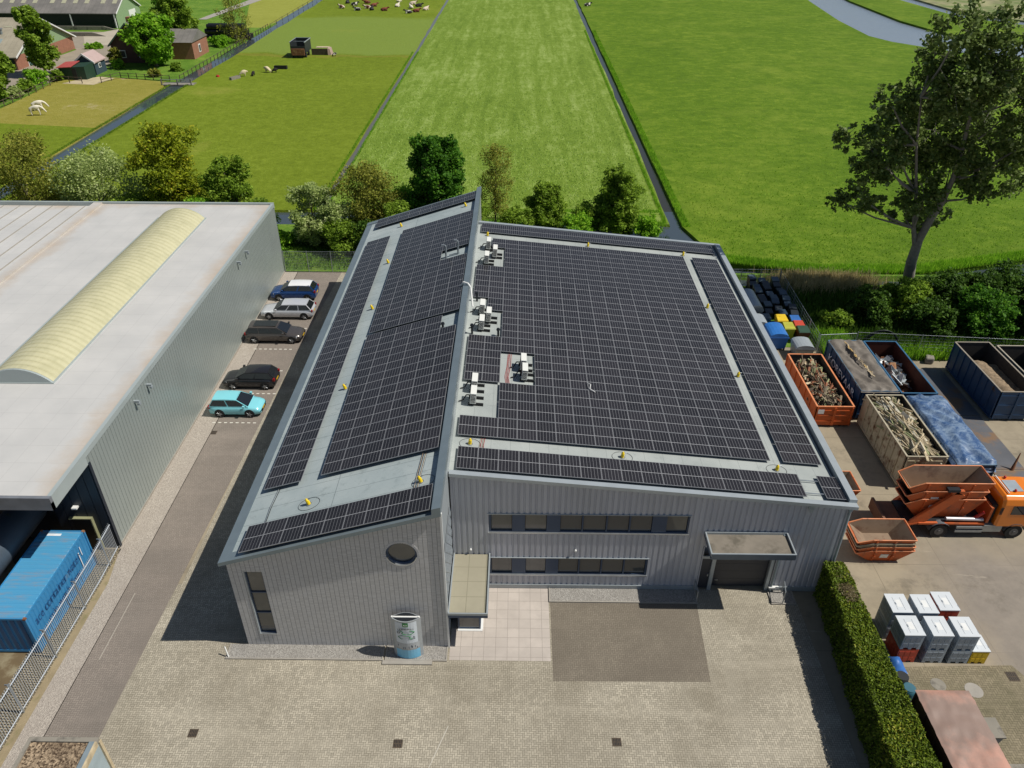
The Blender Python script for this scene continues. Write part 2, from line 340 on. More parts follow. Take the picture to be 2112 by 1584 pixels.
sheet('farm_track', [(-85.2, 128.8), (-83.6, 140), (-81, 151), (-84, 164), (-92, 178), (-97, 184), (-118, 184), (-150, 178), (-103, 168), (-97, 160), (-98, 142), (-99, 134), (-104, 118), (-92, 119)], .02, mat('farm_track_asphalt', al('#9a8f7e', .85), .9, var=.1, vs=.4))
sheet('concrete_apron', [(-84, 166), (-84, 178), (-90, 187), (-100, 188), (-104, 178), (-98, 166)], .03, mat('concrete_apron', al('#b3a996', .9), .9, var=.1, vs=.3))
sheet('far_track', [(-85.3, 205), (-83, 205), (-74, 300), (-70, 420), (-73, 420), (-80, 300)], .03, M['kerb'])
sheet('sandy_patch', [(-83.5, 126.5), (-77, 125.5), (-75.5, 131.2), (-79, 132.6), (-82.0, 129.5)], .02, mat('trampled_sand', al('#b8a988', .95), .95, var=.15, vs=.5))
# water
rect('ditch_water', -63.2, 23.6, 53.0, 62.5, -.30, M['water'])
rect('ditch_water', -21.2, -19.2, 62.5, 420, -.14, M['mudwater'])
rect('ditch_water', 20.0, 22.4, 62.5, 420, -.3, M['darkwater'])
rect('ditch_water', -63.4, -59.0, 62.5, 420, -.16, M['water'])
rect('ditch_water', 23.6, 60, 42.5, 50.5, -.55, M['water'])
sheet('river_water', [(80, 160), (180, 120), (330, 120), (330, 300), (160, 420), (100, 420), (88, 250), (86, 185)], -.45, M['river'])
# rough bank behind the plots
field('rough_bank', [(-64, 44.6), (60, 44.6), (60, 45.0), (24.2, 45.0), (22.8, 49), (21.2, 52.8), (17.0, 53.5), (8, 54.8), (-5, 56.0), (-20, 57.0), (-64, 57.2)], M['grass_rough'], z=-.02)
field('reed_bank', [(24.0, 30.5), (62, 30.5), (62, 43.0), (44, 42.6), (33, 42.4), (24.0, 42.0)], M['grass_rough'], z=.03, skirt=.3)
# yards
yz = -.02
field('yard', [(-90, -40), (90, -40), (90, 30.6), (24.6, 30.6), (24.6, 44.6), (-90, 44.6)], M['yard'], z=yz, skirt=.05)
rect('forecourt', -15.7, 18.8, -22, 4.0, .000, M['pav_beige'])
rect('forecourt', -15.2, -10.2, 4.0, 44.3, .000, M['pav_beige'])
sheet('access_lane', [(-18.2, -22), (-15.9, -22), (-15.6, -4), (-15.25, 13), (-14.9, 30), (-14.2, 44.4), (-18.6, 44.4), (-18.2, 6)], .004, M['pav_grey'])
sheet('paved_bay', [(5.3, -1.95), (13.05, -1.9), (13.3, 3.2), (5.3, 3.2)], .004, M['pav_dark'])
rect('terrace', .08, 5.22, -.8, 3.95, .006, M['tiles'])
sheet('gravel_strip', [(-19.3, -22), (-18.15, -22), (-18.17, 6.7), (-18.55, 44.4), (-19.85, 44.4), (-19.85, 6.7), (-19.35, 4)], .004, M['gravel_pink'])
sheet('dirt_strip', [(-19.8, -22), (-19.3, -22), (-19.35, 4), (-19.8, 6.6), (-19.95, 6.6)], .0, M['dirt'])
rect('grass_paver_strip', -21.35, -19.75, -22, 6.6, .004, slabs('grass_pavers', al('#a59880', .95), .2, .14, al('#3f3b2e'), .1, .5, .05, .85))
rect('side_yard', -60, -21.35, -22, 10, .0, mat('side_yard_concrete', al('#6a5a40', .9), .8, var=.2, vs=.5, dirt=(al('#8f866c'), .5, .55, .7)))
sheet('yard_paving', [(22.8, -.9), (28.4, -.75), (31.5, -7), (31.5, -22), (22.8, -22)], .004, M['pav_old'])
stl = mat('steel_plate', al('#6d6e72', .8), .55, .25, var=.15, vs=.6, dirt=(al('#8f7358', .8), .4, .5, .62))
for k, (x0, x1, y0, y1) in enumerate([(35.2, 37.6, 20.8, 27.2), (35.1, 37.5, 14.6, 20.7), (35.2, 37.6, 8.4, 14.5), (35.0, 37.4, 2.2, 8.3)]):
    o = tag(MB().box(x0, x1, y0, y1, -.01, .022).build('road_plate', stl),
        ['steel road plate beside the dark blue soil container', 'steel road plate right of the tarp-covered blue container', 'steel road plate at the right edge behind the orange truck', 'steel road plate under the truck cab at the right edge'][k], 'road plate', 'steel road plates laid across the yard')
# raised beds with kerbs
def bed(name, x0, x1, y0, y1, m=None, h=.05):
    struct(name, MB().box(x0 + .06, x1 - .06, y0 + .06, y1, -.01, h), m or M['gravel'])
    struct('kerb', MB().box(x0, x1, y0, y0 + .06, -.01, h + .03).box(x0, x0 + .06, y0 + .06, y1, -.01, h + .03).box(x1 - .06, x1, y0 + .06, y1, -.01, h + .03), M['kerb'])
bed('gravel_bed', -11.2, -3.25, -.9, -.002); bed('gravel_bed', -3.15, -.02, -.9, -.002)
struct('kerb', MB().box(-3.25, -.75, -1.12, -.905, -.01, .08), M['kerb'])
bed('gravel_bed', 5.25, 13.35, 2.95, 3.93); bed('gravel_bed', 17.35, 18.7, 2.95, 3.93)
# parking bay dashes
mb = MB()
for y, x0, x1 in ((19.1, -18.6, -15.3), (22.85, -18.6, -15.1), (26.1, -16.4, -15.1), (29.45, -18.6, -15.2), (33.0, -18.6, -15.1), (36.6, -18.6, -15.0)):
    x = x0
    while x < x1 - .1: mb.box(x, x + .22, y - .05, y + .05, .004, .009); x += .42
struct('parking_markings', mb, M['white_line'])
mb = MB(); mb.add([(-.6, -7.0, .006), (-.56, -7.0, .006), (.35, -4.4, .006), (.31, -4.4, .006)], [(0, 1, 2, 3)])
mb.box(-17.55, -17.53, -1.0, 3.3, .005, .009)
struct('chalk_marks', mb, mat('faint_chalk', al('#c2bcae', .9), .8))
# drains and manholes
def drain(x, y, label, sz=.42):
    t = thing('drain_grate', label, 'drain', (x, y, .005), 'drain grates in the paving')
    MB().box(x - sz / 2, x + sz / 2, y - sz / 2, y + sz / 2, .0, .012).build('frame', M['wood_dark'], t)
    mb = MB()
    for i in range(5):
        for s_ in (-1, 1): mb.box(x - sz * .38 + i * sz * .17, x - sz * .38 + i * sz * .17 + .035, y + (.02 if s_ > 0 else -sz * .4), y + (sz * .4 if s_ > 0 else -.02), .012, .016)
    mb.build('slots', M['black'], t)
drain(-11.4, -4.9, 'rusty square drain grate in the beige paving near the left building corner')
drain(-1.9, -5.3, 'rusty square drain grate in the beige paving in front of the totem sign')
drain(8.1, -5.1, 'rusty square drain grate in the beige paving below the darker bay')
drain(-18.1, 17.9, 'rusty drain grate in the lane below the light blue car')
drain(28.1, -1.4, 'black slotted drain in the asphalt right of the grey crates', .55)
tag(MB().cyl((25.8, -2.2, .0), (25.8, -2.2, .014), .42, n=24).build('manhole_cover', M['kerb']), 'pale round manhole cover behind the white bags', 'manhole cover')
tag(MB().cyl((24.2, -1.9, .0), (24.2, -1.9, .013), .36, n=24).build('manhole_cover', M['concrete']), 'worn round manhole cover left of the paler one near the white bags', 'manhole cover')

# ================================================================= BRICK OFFICE WING
XL, HL, HR, D = -10.28, 6.17, 9.39, 41.57
zl = lambda x: HL + (x - XL) * (HR - HL) / (-XL)
q = N('grey_stack_brick')
x, y, z = q.sep(); u = q.ma('ADD', q.ma('MULTIPLY', x, 1 / .224), q.ma('MULTIPLY', y, 1 / .224)); v = q.ma('MULTIPLY', z, 1 / .067)
j = q.ma('FLOOR', v); i = q.ma('FLOOR', u)
vj = q.ma('LESS_THAN', q.ma('FRACT', u), .09); hj = q.ma('LESS_THAN', q.ma('FRACT', v), .22)
c = q.mix(q.white(q.comb(i, j)), (.53, .515, .495), (.67, .655, .635))
c = q.mix(q.ramp(q.noise(.7, 6, .7, src=q.mapv((.5, .5, 2.2))), [(.35, 0.0), (.7, .8)]), c, (.62, .6, .575))
c = q.mix(q.ma('MULTIPLY', hj, .75), c, (.20, .19, .19)); c = q.mix(q.ma('MULTIPLY', vj, .85), c, (.13, .128, .125))
q.bump(q.ma('SUBTRACT', 1.0, q.ma('MAXIMUM', vj, q.ma('MULTIPLY', hj, .6))), .7, .02); M['brick'] = q.out(c, .8, 0, .3)
q = N('roofing_felt'); x, y, z = q.sep()
c = q.mix(q.ramp(q.noise(.35, 5, .6), [(.35, 0.0), (.68, 1.0)]), al('#98a4a5', .95), al('#acb5b4', .95))
c = q.mix(q.ramp(q.noise(2.2, 6, .7), [(.55, 0.0), (.72, .5)]), c, al('#7c8787', .9))
sm = q.ma('MAXIMUM', q.ma('LESS_THAN', q.ma('FRACT', q.ma('MULTIPLY', y, 1 / 1.02)), .022), q.ma('LESS_THAN', q.ma('FRACT', q.ma('MULTIPLY', q.ma('ADD', x, .3), 1 / 5.2)), .006))
c = q.mix(q.ma('MULTIPLY', sm, .6), c, al('#4f5a5c', .9)); q.bump(q.ma('ADD', q.noise(60, 2), q.ma('MULTIPLY', sm, 2.0)), .25, .01); M['felt'] = q.out(c, .85, 0, .25)
q = N('roofing_felt_hall'); x, y, z = q.sep()
c = q.mix(q.ramp(q.noise(.35, 5, .6), [(.35, 0.0), (.68, 1.0)]), al('#9aa09d', .9), al('#acb1ad', .9))
c = q.mix(q.ramp(q.noise(2.2, 6, .7), [(.55, 0.0), (.72, .5)]), c, al('#858c8a', .9))
sm = q.ma('MAXIMUM', q.ma('LESS_THAN', q.ma('FRACT', q.ma('MULTIPLY', x, 1 / 1.02)), .02), q.ma('LESS_THAN', q.ma('FRACT', q.ma('MULTIPLY', q.ma('ADD', y, .3), 1 / 5.2)), .005))
c = q.mix(q.ma('MULTIPLY', sm, .45), c, al('#5c6463', .9)); M['felt2'] = q.out(c, .85, 0, .25)

bw = thing('brick_office_building', 'grey brick office wing with a sloping solar roof and a round window', 'building', (-5, 20, 0))
W = MB()   # shell with openings in the front wall: built as strips round the openings
def wallstrip(x0, x1, z0, z1t=None, z1=None, y0=0.0, y1=.3):
    a = z1 if z1 is not None else zl(x0); b = z1 if z1 is not None else zl(x1)
    W.hexa([(x0, y0, z0), (x1, y0, z0), (x1, y1, z0), (x0, y1, z0)], [(x0, y0, a), (x1, y0, b), (x1, y1, b), (x0, y1, a)])
wallstrip(XL, -9.53, 0); wallstrip(-9.53, -8.67, 0, z1=.88); wallstrip(-9.53, -8.67, 5.38)
# round window opening: polygon ring
cx, cz, rr = -1.93, 6.64, .74
wallstrip(-8.67, cx - 1.0, 0); wallstrip(cx + 1.0, 0, 0); wallstrip(cx - 1, cx + 1, 0, z1=cz - 1.0); wallstrip(cx - 1, cx + 1, cz + 1.0)
n = 32; outer = []; inner = []
for k in range(n):
    t = 2 * math.pi * k / n; cxx, szz = math.cos(t), math.sin(t); s_ = 1.0 / max(abs(cxx), abs(szz))
    outer.append((cx + cxx * s_, cz + szz * s_)); inner.append((cx + cxx * rr, cz + szz * rr))
for k in range(n):
    a, b = k, (k + 1) % n
    W.hexa([(outer[a][0], 0, outer[a][1]), (outer[b][0], 0, outer[b][1]), (inner[b][0], 0, inner[b][1]), (inner[a][0], 0, inner[a][1])],
           [(outer[a][0], .3, outer[a][1]), (outer[b][0], .3, outer[b][1]), (inner[b][0], .3, inner[b][1]), (inner[a][0], .3, inner[a][1])])
# fill square corners of ring with boxes is covered by s_ projection
W.hexa([(XL, .3, 0), (XL + .3, .3, 0), (XL + .3, D, 0), (XL, D, 0)], [(XL, .3, HL), (XL + .3, .3, zl(XL + .3)), (XL + .3, D, zl(XL + .3)), (XL, D, HL)])
W.hexa([(XL + .3, D - .3, 0), (0, D - .3, 0), (0, D, 0), (XL + .3, D, 0)], [(XL + .3, D - .3, zl(XL + .3)), (0, D - .3, HR), (0, D, HR), (XL + .3, D, zl(XL + .3))])
W.build('brick_wall', M['brick'], bw)
rb = MB(); nb = 40
for k in range(nb):      # soldier ring of bricks round the window
    t0 = 2 * math.pi * (k + .1) / nb; t1 = 2 * math.pi * (k + .9) / nb
    P = [(cx + math.cos(t) * r_, cz + math.sin(t) * r_) for t, r_ in ((t0, rr + .0), (t1, rr + .0), (t1, rr + .13), (t0, rr + .13))]
    rb.add([(p[0], -.012, p[1]) for p in P] + [(p[0], .0, p[1]) for p in P], [(0, 1, 2, 3), (0, 4, 5, 1), (1, 5, 6, 2), (2, 6, 7, 3), (3, 7, 4, 0)])
rb.build('brick_ring', mat('ring_brick', (.5, .49, .48), .8), bw)
rw = MB()
for k in range(32):
    t0 = 2 * math.pi * k / 32; t1 = 2 * math.pi * (k + 1) / 32
    P = [(cx + math.cos(t) * r_, cz + math.sin(t) * r_) for t, r_ in ((t0, .63), (t1, .63), (t1, .74), (t0, .74))]
    rw.hexa([(p[0], .10, p[1]) for p in P], [(p[0], .2, p[1]) for p in P])
fr = rw.build('window', M['navy'], bw)
MB().add([(cx + math.cos(2 * math.pi * k / 32) * .64, .17, cz + math.sin(2 * math.pi * k / 32) * .64) for k in range(32)], [tuple(range(32))[::-1]]).build('pane', M['glass'], fr)
MB().cyl((cx, .02, cz), (cx, .02, cz), .1).V
sl_ = MB()
for k in range(16):
    t0 = math.pi * (1.08 + .84 * k / 16); t1 = math.pi * (1.08 + .84 * (k + 1) / 16)
    P = [(cx + math.cos(t) * r_, cz + math.sin(t) * r_) for t, r_ in ((t0, .70), (t1, .70), (t1, .737), (t0, .737))]
    sl_.hexa([(p[0], -.03, p[1]) for p in P], [(p[0], .1, p[1]) for p in P])
sl_.build('sill', M['alu'], fr)
# tall window
fw = MB(); x0, x1, z0, z1 = -9.53, -8.67, .88, 5.38
fw.box(x0, x0 + .06, .08, .2, z0, z1).box(x1 - .06, x1, .08, .2, z0, z1)
for zz in (z0, 2.36, 3.82, z1 - .07): fw.box(x0 + .06, x1 - .06, .08, .2, zz, zz + .07)
f2 = fw.build('window', M['navy'], bw)
for a, b in ((z0 + .07, 2.36), (2.43, 3.82), (3.89, z1 - .07)): MB().box(x0 + .06, x1 - .06, .14, .16, a, b).build('pane', M['glass'], f2)
MB().box(x0 - .01, x1 + .01, -.04, .1, z0 - .01, z0 + .025).build('sill', M['alu'], f2)
MB().box(x0 - .02, x0 + .012, -.02, .1, z0 + .025, z1).build('side_trim', M['fascia_lt'], f2)
# roof
R = MB(); e = .06
R.hexa([(XL + .3, .3, zl(XL + .3) - .2), (-.35, .3, zl(-.35) - .2), (-.35, D - .3, zl(-.35) - .2), (XL + .3, D - .3, zl(XL + .3) - .2)],
       [(XL + .3, .3, zl(XL + .3) + e), (-.35, .3, zl(-.35) + e), (-.35, D - .3, zl(-.35) + e), (XL + .3, D - .3, zl(XL + .3) + e)])
R.build('roof', M['felt'], bw)
F = MB(); t_ = .12
def slope_box(mb, x0, x1, y0, y1, lo, hi, m=0, f=zl):
    mb.hexa([(x0, y0, f(x0) + lo), (x1, y0, f(x1) + lo), (x1, y1, f(x1) + lo), (x0, y1, f(x0) + lo)], [(x0, y0, f(x0) + hi), (x1, y0, f(x1) + hi), (x1, y1, f(x1) + hi), (x0, y1, f(x0) + hi)], m)
slope_box(F, XL - .25, .05, -.25, .3, -.12, .10); slope_box(F, XL - .25, XL + .3, .3, D - .3, -.12, .10); slope_box(F, XL - .25, .05, D - .3, D + .25, -.12, .16)
F.build('roof_edge', M['fascia'], bw)
F = MB(); slope_box(F, -.35, .05, .3, D - .3, -.12, .42); slope_box(F, -.35, .05, -.25, .3, .10, .42); slope_box(F, -.33, .05, D - .3, D + .25, .16, .42)
F.build('ridge_parapet', M['fascia'], bw)
# east face: diamond shingles towards the court, plain sheet above the hall roof
E_ = MB(); E_.hexa([(-.3, .3, 0), (0, .3, 0), (0, 3.9, 0), (-.3, 3.9, 0)], [(-.3, .3, zl(-.3)), (0, .3, HR), (0, 3.9, HR), (-.3, 3.9, zl(-.3))])
E_.hexa([(-.3, 3.9, 6), (0, 3.9, 6), (0, D - .3, 6), (-.3, D - .3, 6)], [(-.3, 3.9, zl(-.3)), (0, 3.9, HR), (0, D - .3, HR), (-.3, D - .3, zl(-.3))])
E_.build('side_wall', M['fascia_lt'], bw)
sh = MB(); s1 = .62
for a in range(-2, 9):
    for b in range(-2, 18):
        yc = a * s1 + (b % 2) * s1 / 2; zc = b * s1 / 1.0 * .56 + .3
        if .25 < yc < 3.75 and .3 < zc < 9.0:
            sh.add([(.024, yc, zc - .3), (.018, yc + .3, zc), (.006, yc, zc + .3), (.018, yc - .3, zc)], [(0, 1, 2, 3)])
            for s_ in (-1, 1): sh.tube([(.03, yc, zc - .3), (.024, yc + s_ * .3, zc)], .014, 4)
sh.build('shingle_cladding', M['steel'], bw)
MB().box(-.02, .075, -.06, .05, 0, HR - .12).build('corner_trim', M['white'], bw)
MB().tube([(-.5, 22.2, zl(-.5) + .35), (-.3, 22.1, HR + .5), (0, 21.9, HR + .5), (.2, 21.6, HR + .35), (.35, 20.8, 8.7)], .07, 8).build('cable_sleeve', M['white'], bw)
# lamps at the west edge of the roof
MB().box(XL - .42, XL - .27, 4.9, 5.15, 5.6, 5.75).box(XL - .42, XL - .27, 4.2, 4.45, 5.5, 5.65).build('wall_lamp', M['fascia_lt'], bw)

# ================================================================= METAL HALL
YH, WX, HA, HB, D2 = 3.95, 20.58, 8.39, 6.44, 36.85
zh = lambda x: HA + x * (HB - HA) / WX
hl = thing('metal_hall', 'dark grey corrugated metal hall with ribbon windows and solar roof', 'building', (10, 20, 0))
q = N('grey_cladding'); c = q.mix(q.ramp(q.noise(1.0, 5, .65, src=q.mapv((3, 3, .18))), [(.35, 0.0), (.7, 1.0)]), (.40, .41, .45), (.48, .49, .53)); c = q.mix(q.ramp(q.noise(.5, 4), [(.4, 0.0), (.7, .3)]), c, (.34, .35, .36)); M['clad'] = q.out(c, .42, .1)
def corr(mb, x0, x1, zlo, zhi, y, pitch=.3, dep=.045, fz=None):
    """trapezoidal sheet facing -Y between x0 and x1"""
    k = math.floor(x0 / pitch) * pitch; prof = []
    while k < x1 + pitch:
        for dx, dy in ((0, 0), (.17, 0), (.20, dep), (.27, dep), (.30, 0)): prof.append((k + dx * pitch / .3, dy))
        k += pitch
    prof = [p for i, p in enumerate(prof) if i == 0 or p[0] - prof[i - 1][0] > 1e-5]
    pts = []
    def at(xx):
        for (a, da), (b, db) in zip(prof, prof[1:]):
            if a <= xx <= b: return da + (db - da) * (xx - a) / (b - a)
        return 0
    pts = [(x0, at(x0))] + [p for p in prof if x0 + 1e-4 < p[0] < x1 - 1e-4] + [(x1, at(x1))]
    for (a, da), (b, db) in zip(pts, pts[1:]):
        za = fz(a) if fz else zhi; zb = fz(b) if fz else zhi
        mb.add([(a, y + da, zlo), (b, y + db, zlo), (b, y + db, zb), (a, y + da, za)], [(0, 1, 2, 3)])
top = lambda xx: zh(xx) - .12
mb = MB()
corr(mb, .06, 1.98, .34, 0, YH, fz=top); corr(mb, 1.98, 12.42, 5.58, 0, YH, fz=top); corr(mb, 1.98, 10.55, 2.42, 4.26, YH)
corr(mb, 10.55, 12.42, .34, 4.26, YH); corr(mb, 1.98, 10.55, .34, 1.10, YH); corr(mb, 12.42, 13.42, .34, 0, YH, fz=top)
corr(mb, 13.42, 17.42, 3.3, 0, YH, fz=top); corr(mb, 17.42, WX, .34, 0, YH, fz=top)
mb.build('corrugated_front', M['clad'], hl)
mb = MB(); mb.box(.06, 13.42, YH + .06, YH + .3, 0, 1.06).box(.06, 1.98, YH + .06, YH + .3, 1.06, 6.5).box(10.6, 13.42, YH + .06, YH + .3, 1.06, 4.2).box(12.45, 13.42, YH + .06, YH + .3, 4.2, 6.4)
mb.box(1.98, 10.6, YH + .06, YH + .3, 2.46, 4.2).box(17.42, WX - .02, YH + .06, YH + .3, 0, 6.3).box(WX - .32, WX - .02, YH + .3, D2, 0, 6.2).box(0, WX, D2 - .3, D2 - .01, 0, 6.2)
mb.build('core_wall', M['dkmetal'], hl)
mb = MB(); k = YH
while k < D2 - .01:
    mb.box(WX - .02, WX + .02, k, min(k + .17, D2), .3, HB - .12); mb.box(WX - .02, WX - .005, k + .17, min(k + .3, D2), .3, HB - .12); k += .3
mb.build('corrugated_side', M['clad'], hl)
MB().box(.06, 13.45, YH - .05, YH + .06, .28, .335).box(.06, 13.45, YH - .02, YH + .06, .0, .28).box(17.4, WX + .02, YH - .05, YH + .06, .28, .335).box(17.4, WX + .02, YH - .02, YH + .06, 0, .28).build('plinth', M['fascia_lt'], hl)
R = MB(); slope_box(R, .0, WX - .28, YH + .05, D2 - .05, -.35, -.15, f=zh); R.build('roof', M['felt2'], hl)
F = MB(); slope_box(F, .05, WX + .2, YH - .2, YH + .12, -.2, .0, f=zh); slope_box(F, WX - .2, WX + .2, YH + .12, D2 - .15, -.35, .20, f=zh); slope_box(F, .05, WX + .2, D2 - .15, D2 + .2, -.35, .06, f=zh)
F.build('roof_edge', M['fascia_lt'], hl)
# ribbon windows
def ribbon(z0, z1, x0, x1, panes, panels):
    f = MB(); f.box(x0, x1, YH + .04, YH + .2, z0, z0 + .07).box(x0, x1, YH + .04, YH + .2, z1 - .07, z1)
    xs = sorted(set([x0, x1] + [p for ab in panes for p in ab]))
    for a, b in zip([x0] + [p[1] for p in panes], [p[0] for p in panes] + [x1]):
        f.box(a, max(b, a + .05), YH + .03, YH + .2, z0 + .07, z1 - .07)
    w_ = f.build('window', M['navy'], hl)
    for a, b in panes: MB().box(a + .02, b - .02, YH + .12, YH + .15, z0 + .07, z1 - .07).build('pane', M['glass'], w_)
    MB().box(x0 - .05, x1 + .05, YH - .06, YH + .1, z0 - .03, z0 + .02).build('sill', M['alu'], w_)
    MB().box(x0 - .05, x1 + .05, YH - .05, YH + .1, z1, z1 + .03).build('head_trim', M['fascia_lt'], w_)
ribbon(4.26, 5.55, 1.98, 12.42, [(2.1, 3.2), (3.88, 5.0), (5.72, 6.84), (6.92, 8.1), (8.18, 9.3), (9.38, 10.5), (11.26, 12.34)], None)
ribbon(1.1, 2.39, 1.98, 10.55, [(2.1, 3.2), (3.95, 5.03), (5.72, 6.8), (6.88, 8.02), (8.1, 9.24), (9.32, 10.44)], None)
# loading bay: recessed, with side door, sectional door and canopy
dk = mat('dark_door', hx('#34373f'), .45, .1, var=.04)
MB().box(13.42, 17.42, YH + .62, YH + .7, 0, 3.3).box(13.42, 13.47, YH, YH + .62, 0, 3.3).box(17.37, 17.42, YH, YH + .62, 0, 3.3).build('door_recess', M['clad'], hl)
dr = MB().box(13.5, 13.98, YH + .1, YH + .16, .1, 2.4).box(13.98, 14.02, YH + .1, YH + .16, .1, 2.4).build('door', dk, hl); MB().box(13.9, 13.96, YH + .04, YH + .1, 1.05, 1.2).build('handle', M['alu'], dr)
MB().box(13.42, 14.02, YH + .02, YH + .1, 2.42, 2.6).box(14.02, 14.22, YH + .0, YH + .2, .0, 3.2).build('door_frame', M['fascia_lt'], hl); MB().box(17.2, 17.42, YH, YH + .2, 0, 3.2).build('door_frame', M['fascia_lt'], hl)
gd = MB()
for k in range(5): gd.box(14.22, 17.2, YH + .3, YH + .36, .05 + k * .58, .05 + k * .58 + .57)
gd = gd.build('sectional_door', dk, hl)
for k in range(3):
    xx = 14.55 + k * 1.0; rr_ = [(xx + dx, 2.08 + dz) for dx, dz in ((.06, 0), (.56, 0), (.62, .06), (.62, .18), (.56, .24), (.06, .24), (0, .18), (0, .06))]
    MB().prism(rr_, YH + .275, YH + .3, 'y').build('door_window', mat('door_glass', al('#77756c'), .15), gd)
MB().box(14.45, 14.62, YH + .26, YH + .3, .5, .53).build('handle', M['alu'], gd)
cp = MB(); X0, X1, Y0, Y1 = 13.3, 17.62, 2.32, YH
cp.box(X0, X1, Y0, Y1 - .02, 4.12, 4.30); cn = cp.build('canopy', M['navy'], hl)
MB().box(X0, X1, Y0, Y0 + .07, 4.30, 4.48).box(X0, X0 + .07, Y0 + .07, Y1 - .09, 4.30, 4.48).box(X1 - .07, X1, Y0 + .07, Y1 - .09, 4.30, 4.48).box(X0, X1, Y1 - .09, Y1 - .02, 4.30, 4.48).build('rim', M['fascia_lt'], cn)
MB().box(X0 + .07, X1 - .07, Y0 + .07, Y1 - .09, 4.30, 4.33).build('canopy_roofing', mat('mossy_felt', al('#7f776b', .9), .95, var=.14, vs=1.5, dirt=(al('#5f594e'), 1.0, .5, .65)), cn)
MB().box(X0 + .02, X1 - .02, Y0 - .015, Y0, 4.10, 4.46).build('front_fascia', mat('slate_fascia', hx('#56606c'), .4, .3), cn)
# downpipes
for (xx, z1_) in ((17.5, 4.25), (20.45, 6.1)):
    MB().tube([(xx, YH - .09, .1), (xx, YH - .09, z1_)], .06, 10).box(xx - .09, xx + .09, YH - .17, YH - .01, z1_, z1_ + .12).build('downpipe', M['fascia'], hl)
MB().box(17.35, 17.9, YH - .2, YH - .05, .35, .45).build('pipe_guard', M['white'], hl)
MB().box(18.3, 18.62, YH - .12, YH, 6.18, 6.36).box(18.38, 18.56, YH - .14, YH - .12, 5.98, 6.22).build('floodlight', M['fascia_lt'], hl)
for xx in (1.0, 6.6): MB().lathe([(.001, .06), (.05, .05), (.06, 0), (.05, -.05)], (xx, YH - .05, 3.0), 8).build('wall_lamp', M['white'], hl)
# entrance: glazed porch with flat canopy
ec = MB().box(.08, 2.05, -.15, YH - .02, 2.42, 2.6).build('entrance_canopy', M['navy'], hl)
MB().box(.08, 2.05, -.15, -.09, 2.6, 2.74).box(1.98, 2.05, -.09, YH - .02, 2.6, 2.74).box(.08, .14, -.09, YH - .02, 2.6, 2.74).build('rim', M['fascia_lt'], ec)
MB().box(.14, 1.98, -.09, YH - .02, 2.6, 2.62).build('canopy_roofing', slabs('panel_roof', al('#9d9783', .92), .92, 1.0, al('#77725f'), .03, 0, .02, .92), ec)
pc = MB()
for (a, b) in ((.42, 1.1), (1.52, 1.1)): pc.box(a, a + .08, b, b + .08, 0, 2.42)
pc.box(.5, 1.52, 1.1, 1.18, 0, .12).box(.5, 1.52, 1.1, 1.18, 2.3, 2.42).box(1.52, 1.6, 1.18, YH, 2.3, 2.42).box(1.52, 1.6, 1.18, YH, 0, .12)
po = pc.build('porch', M['navy'], hl); MB().box(.5, 1.52, 1.13, 1.15, .12, 2.3).box(1.55, 1.57, 1.18, YH, .12, 2.3).build('pane', M['glass'], po)
MB().box(.4, 1.7, .98, 1.1, .0, .05).box(1.6, 1.72, 1.1, 3.9, 0, .05).build('threshold', M['white'], po)
# ================================================================= WAREHOUSE (left)
wh = thing('warehouse', 'long pale grey warehouse with a barrel skylight on its flat roof', 'building', (-30, 25, 0))
M['wh_wall'] = mat('pale_green_grey_sheet', hx('#9aa29e'), .42, .3, var=.05, vs=.3)
mb = MB(); XW = -19.9; k = 6.7
while k < 44.6:
    b = min(k + .33, 44.6); mb.add([(XW, k, .12), (XW, b - .035, .12), (XW, b - .035, 6.93), (XW, k, 6.93)], [(0, 1, 2, 3)])
    mb.add([(XW, b - .035, .12), (XW - .03, b - .028, .12), (XW - .03, b - .007, .12), (XW, b, .12), (XW, b - .035, 6.93), (XW - .03, b - .028, 6.93), (XW - .03, b - .007, 6.93), (XW, b, 6.93)], [(0, 1, 5, 4), (1, 2, 6, 5), (2, 3, 7, 6)])
    k += .33
mb.build('sheet_wall', M['wh_wall'], wh)
M['darkpanel'] = mat('dark_blue_panel', hx('#272e38'), .45, .15, var=.05)
MB().box(-60, XW - .035, 6.95, 44.5, 0, 6.5).box(-60, XW - .04, 44.5, 44.6, 0, 6.9).build('core_wall', M['dkmetal'], wh)
MB().box(XW - .06, XW + .03, 6.7, 44.6, 0, .12).build('plinth', M['kerb'], wh)
mb = MB(); k = -22.8
while k < XW - .05: mb.box(k, min(k + .56, XW), 6.7, 6.95, 0, 6.3); mb.box(k + .56, min(k + .6, XW), 6.74, 6.95, 0, 6.3); k += .6
mb.build('dark_wall', M['darkpanel'], wh)
d_ = MB().box(-21.95, -20.85, 6.62, 6.7, .05, 2.4).build('door', mat('black_door', hx('#15181c'), .5), wh)
MB().box(-22.05, -20.75, 6.5, 6.7, 2.4, 2.46).box(-20.81, -20.75, 6.5, 6.7, 0, 2.4).build('door_frame', mat('cream_trim', al('#8d8d6c'), .6), wh)
MB().box(-21.6, -21.3, 6.45, 6.7, 3.2, 3.3).build('wall_lamp', M['white'], wh)
R = MB().box(-36.1, XW - .18, 3.3, 44.35, 6.75, 6.95); R.box(-60, -36.9, 3.3, 44.35, 6.55, 6.75)
q = N('warehouse_roofing'); x, y, z = q.sep()
c = q.mix(q.ramp(q.noise(.3, 5, .6), [(.3, 0.0), (.7, 1.0)]), al('#b6b5b2', .97), al('#c4c2be', .97))
edge = q.ma('MAXIMUM', q.ma('GREATER_THAN', x, -21.0), 0.0)
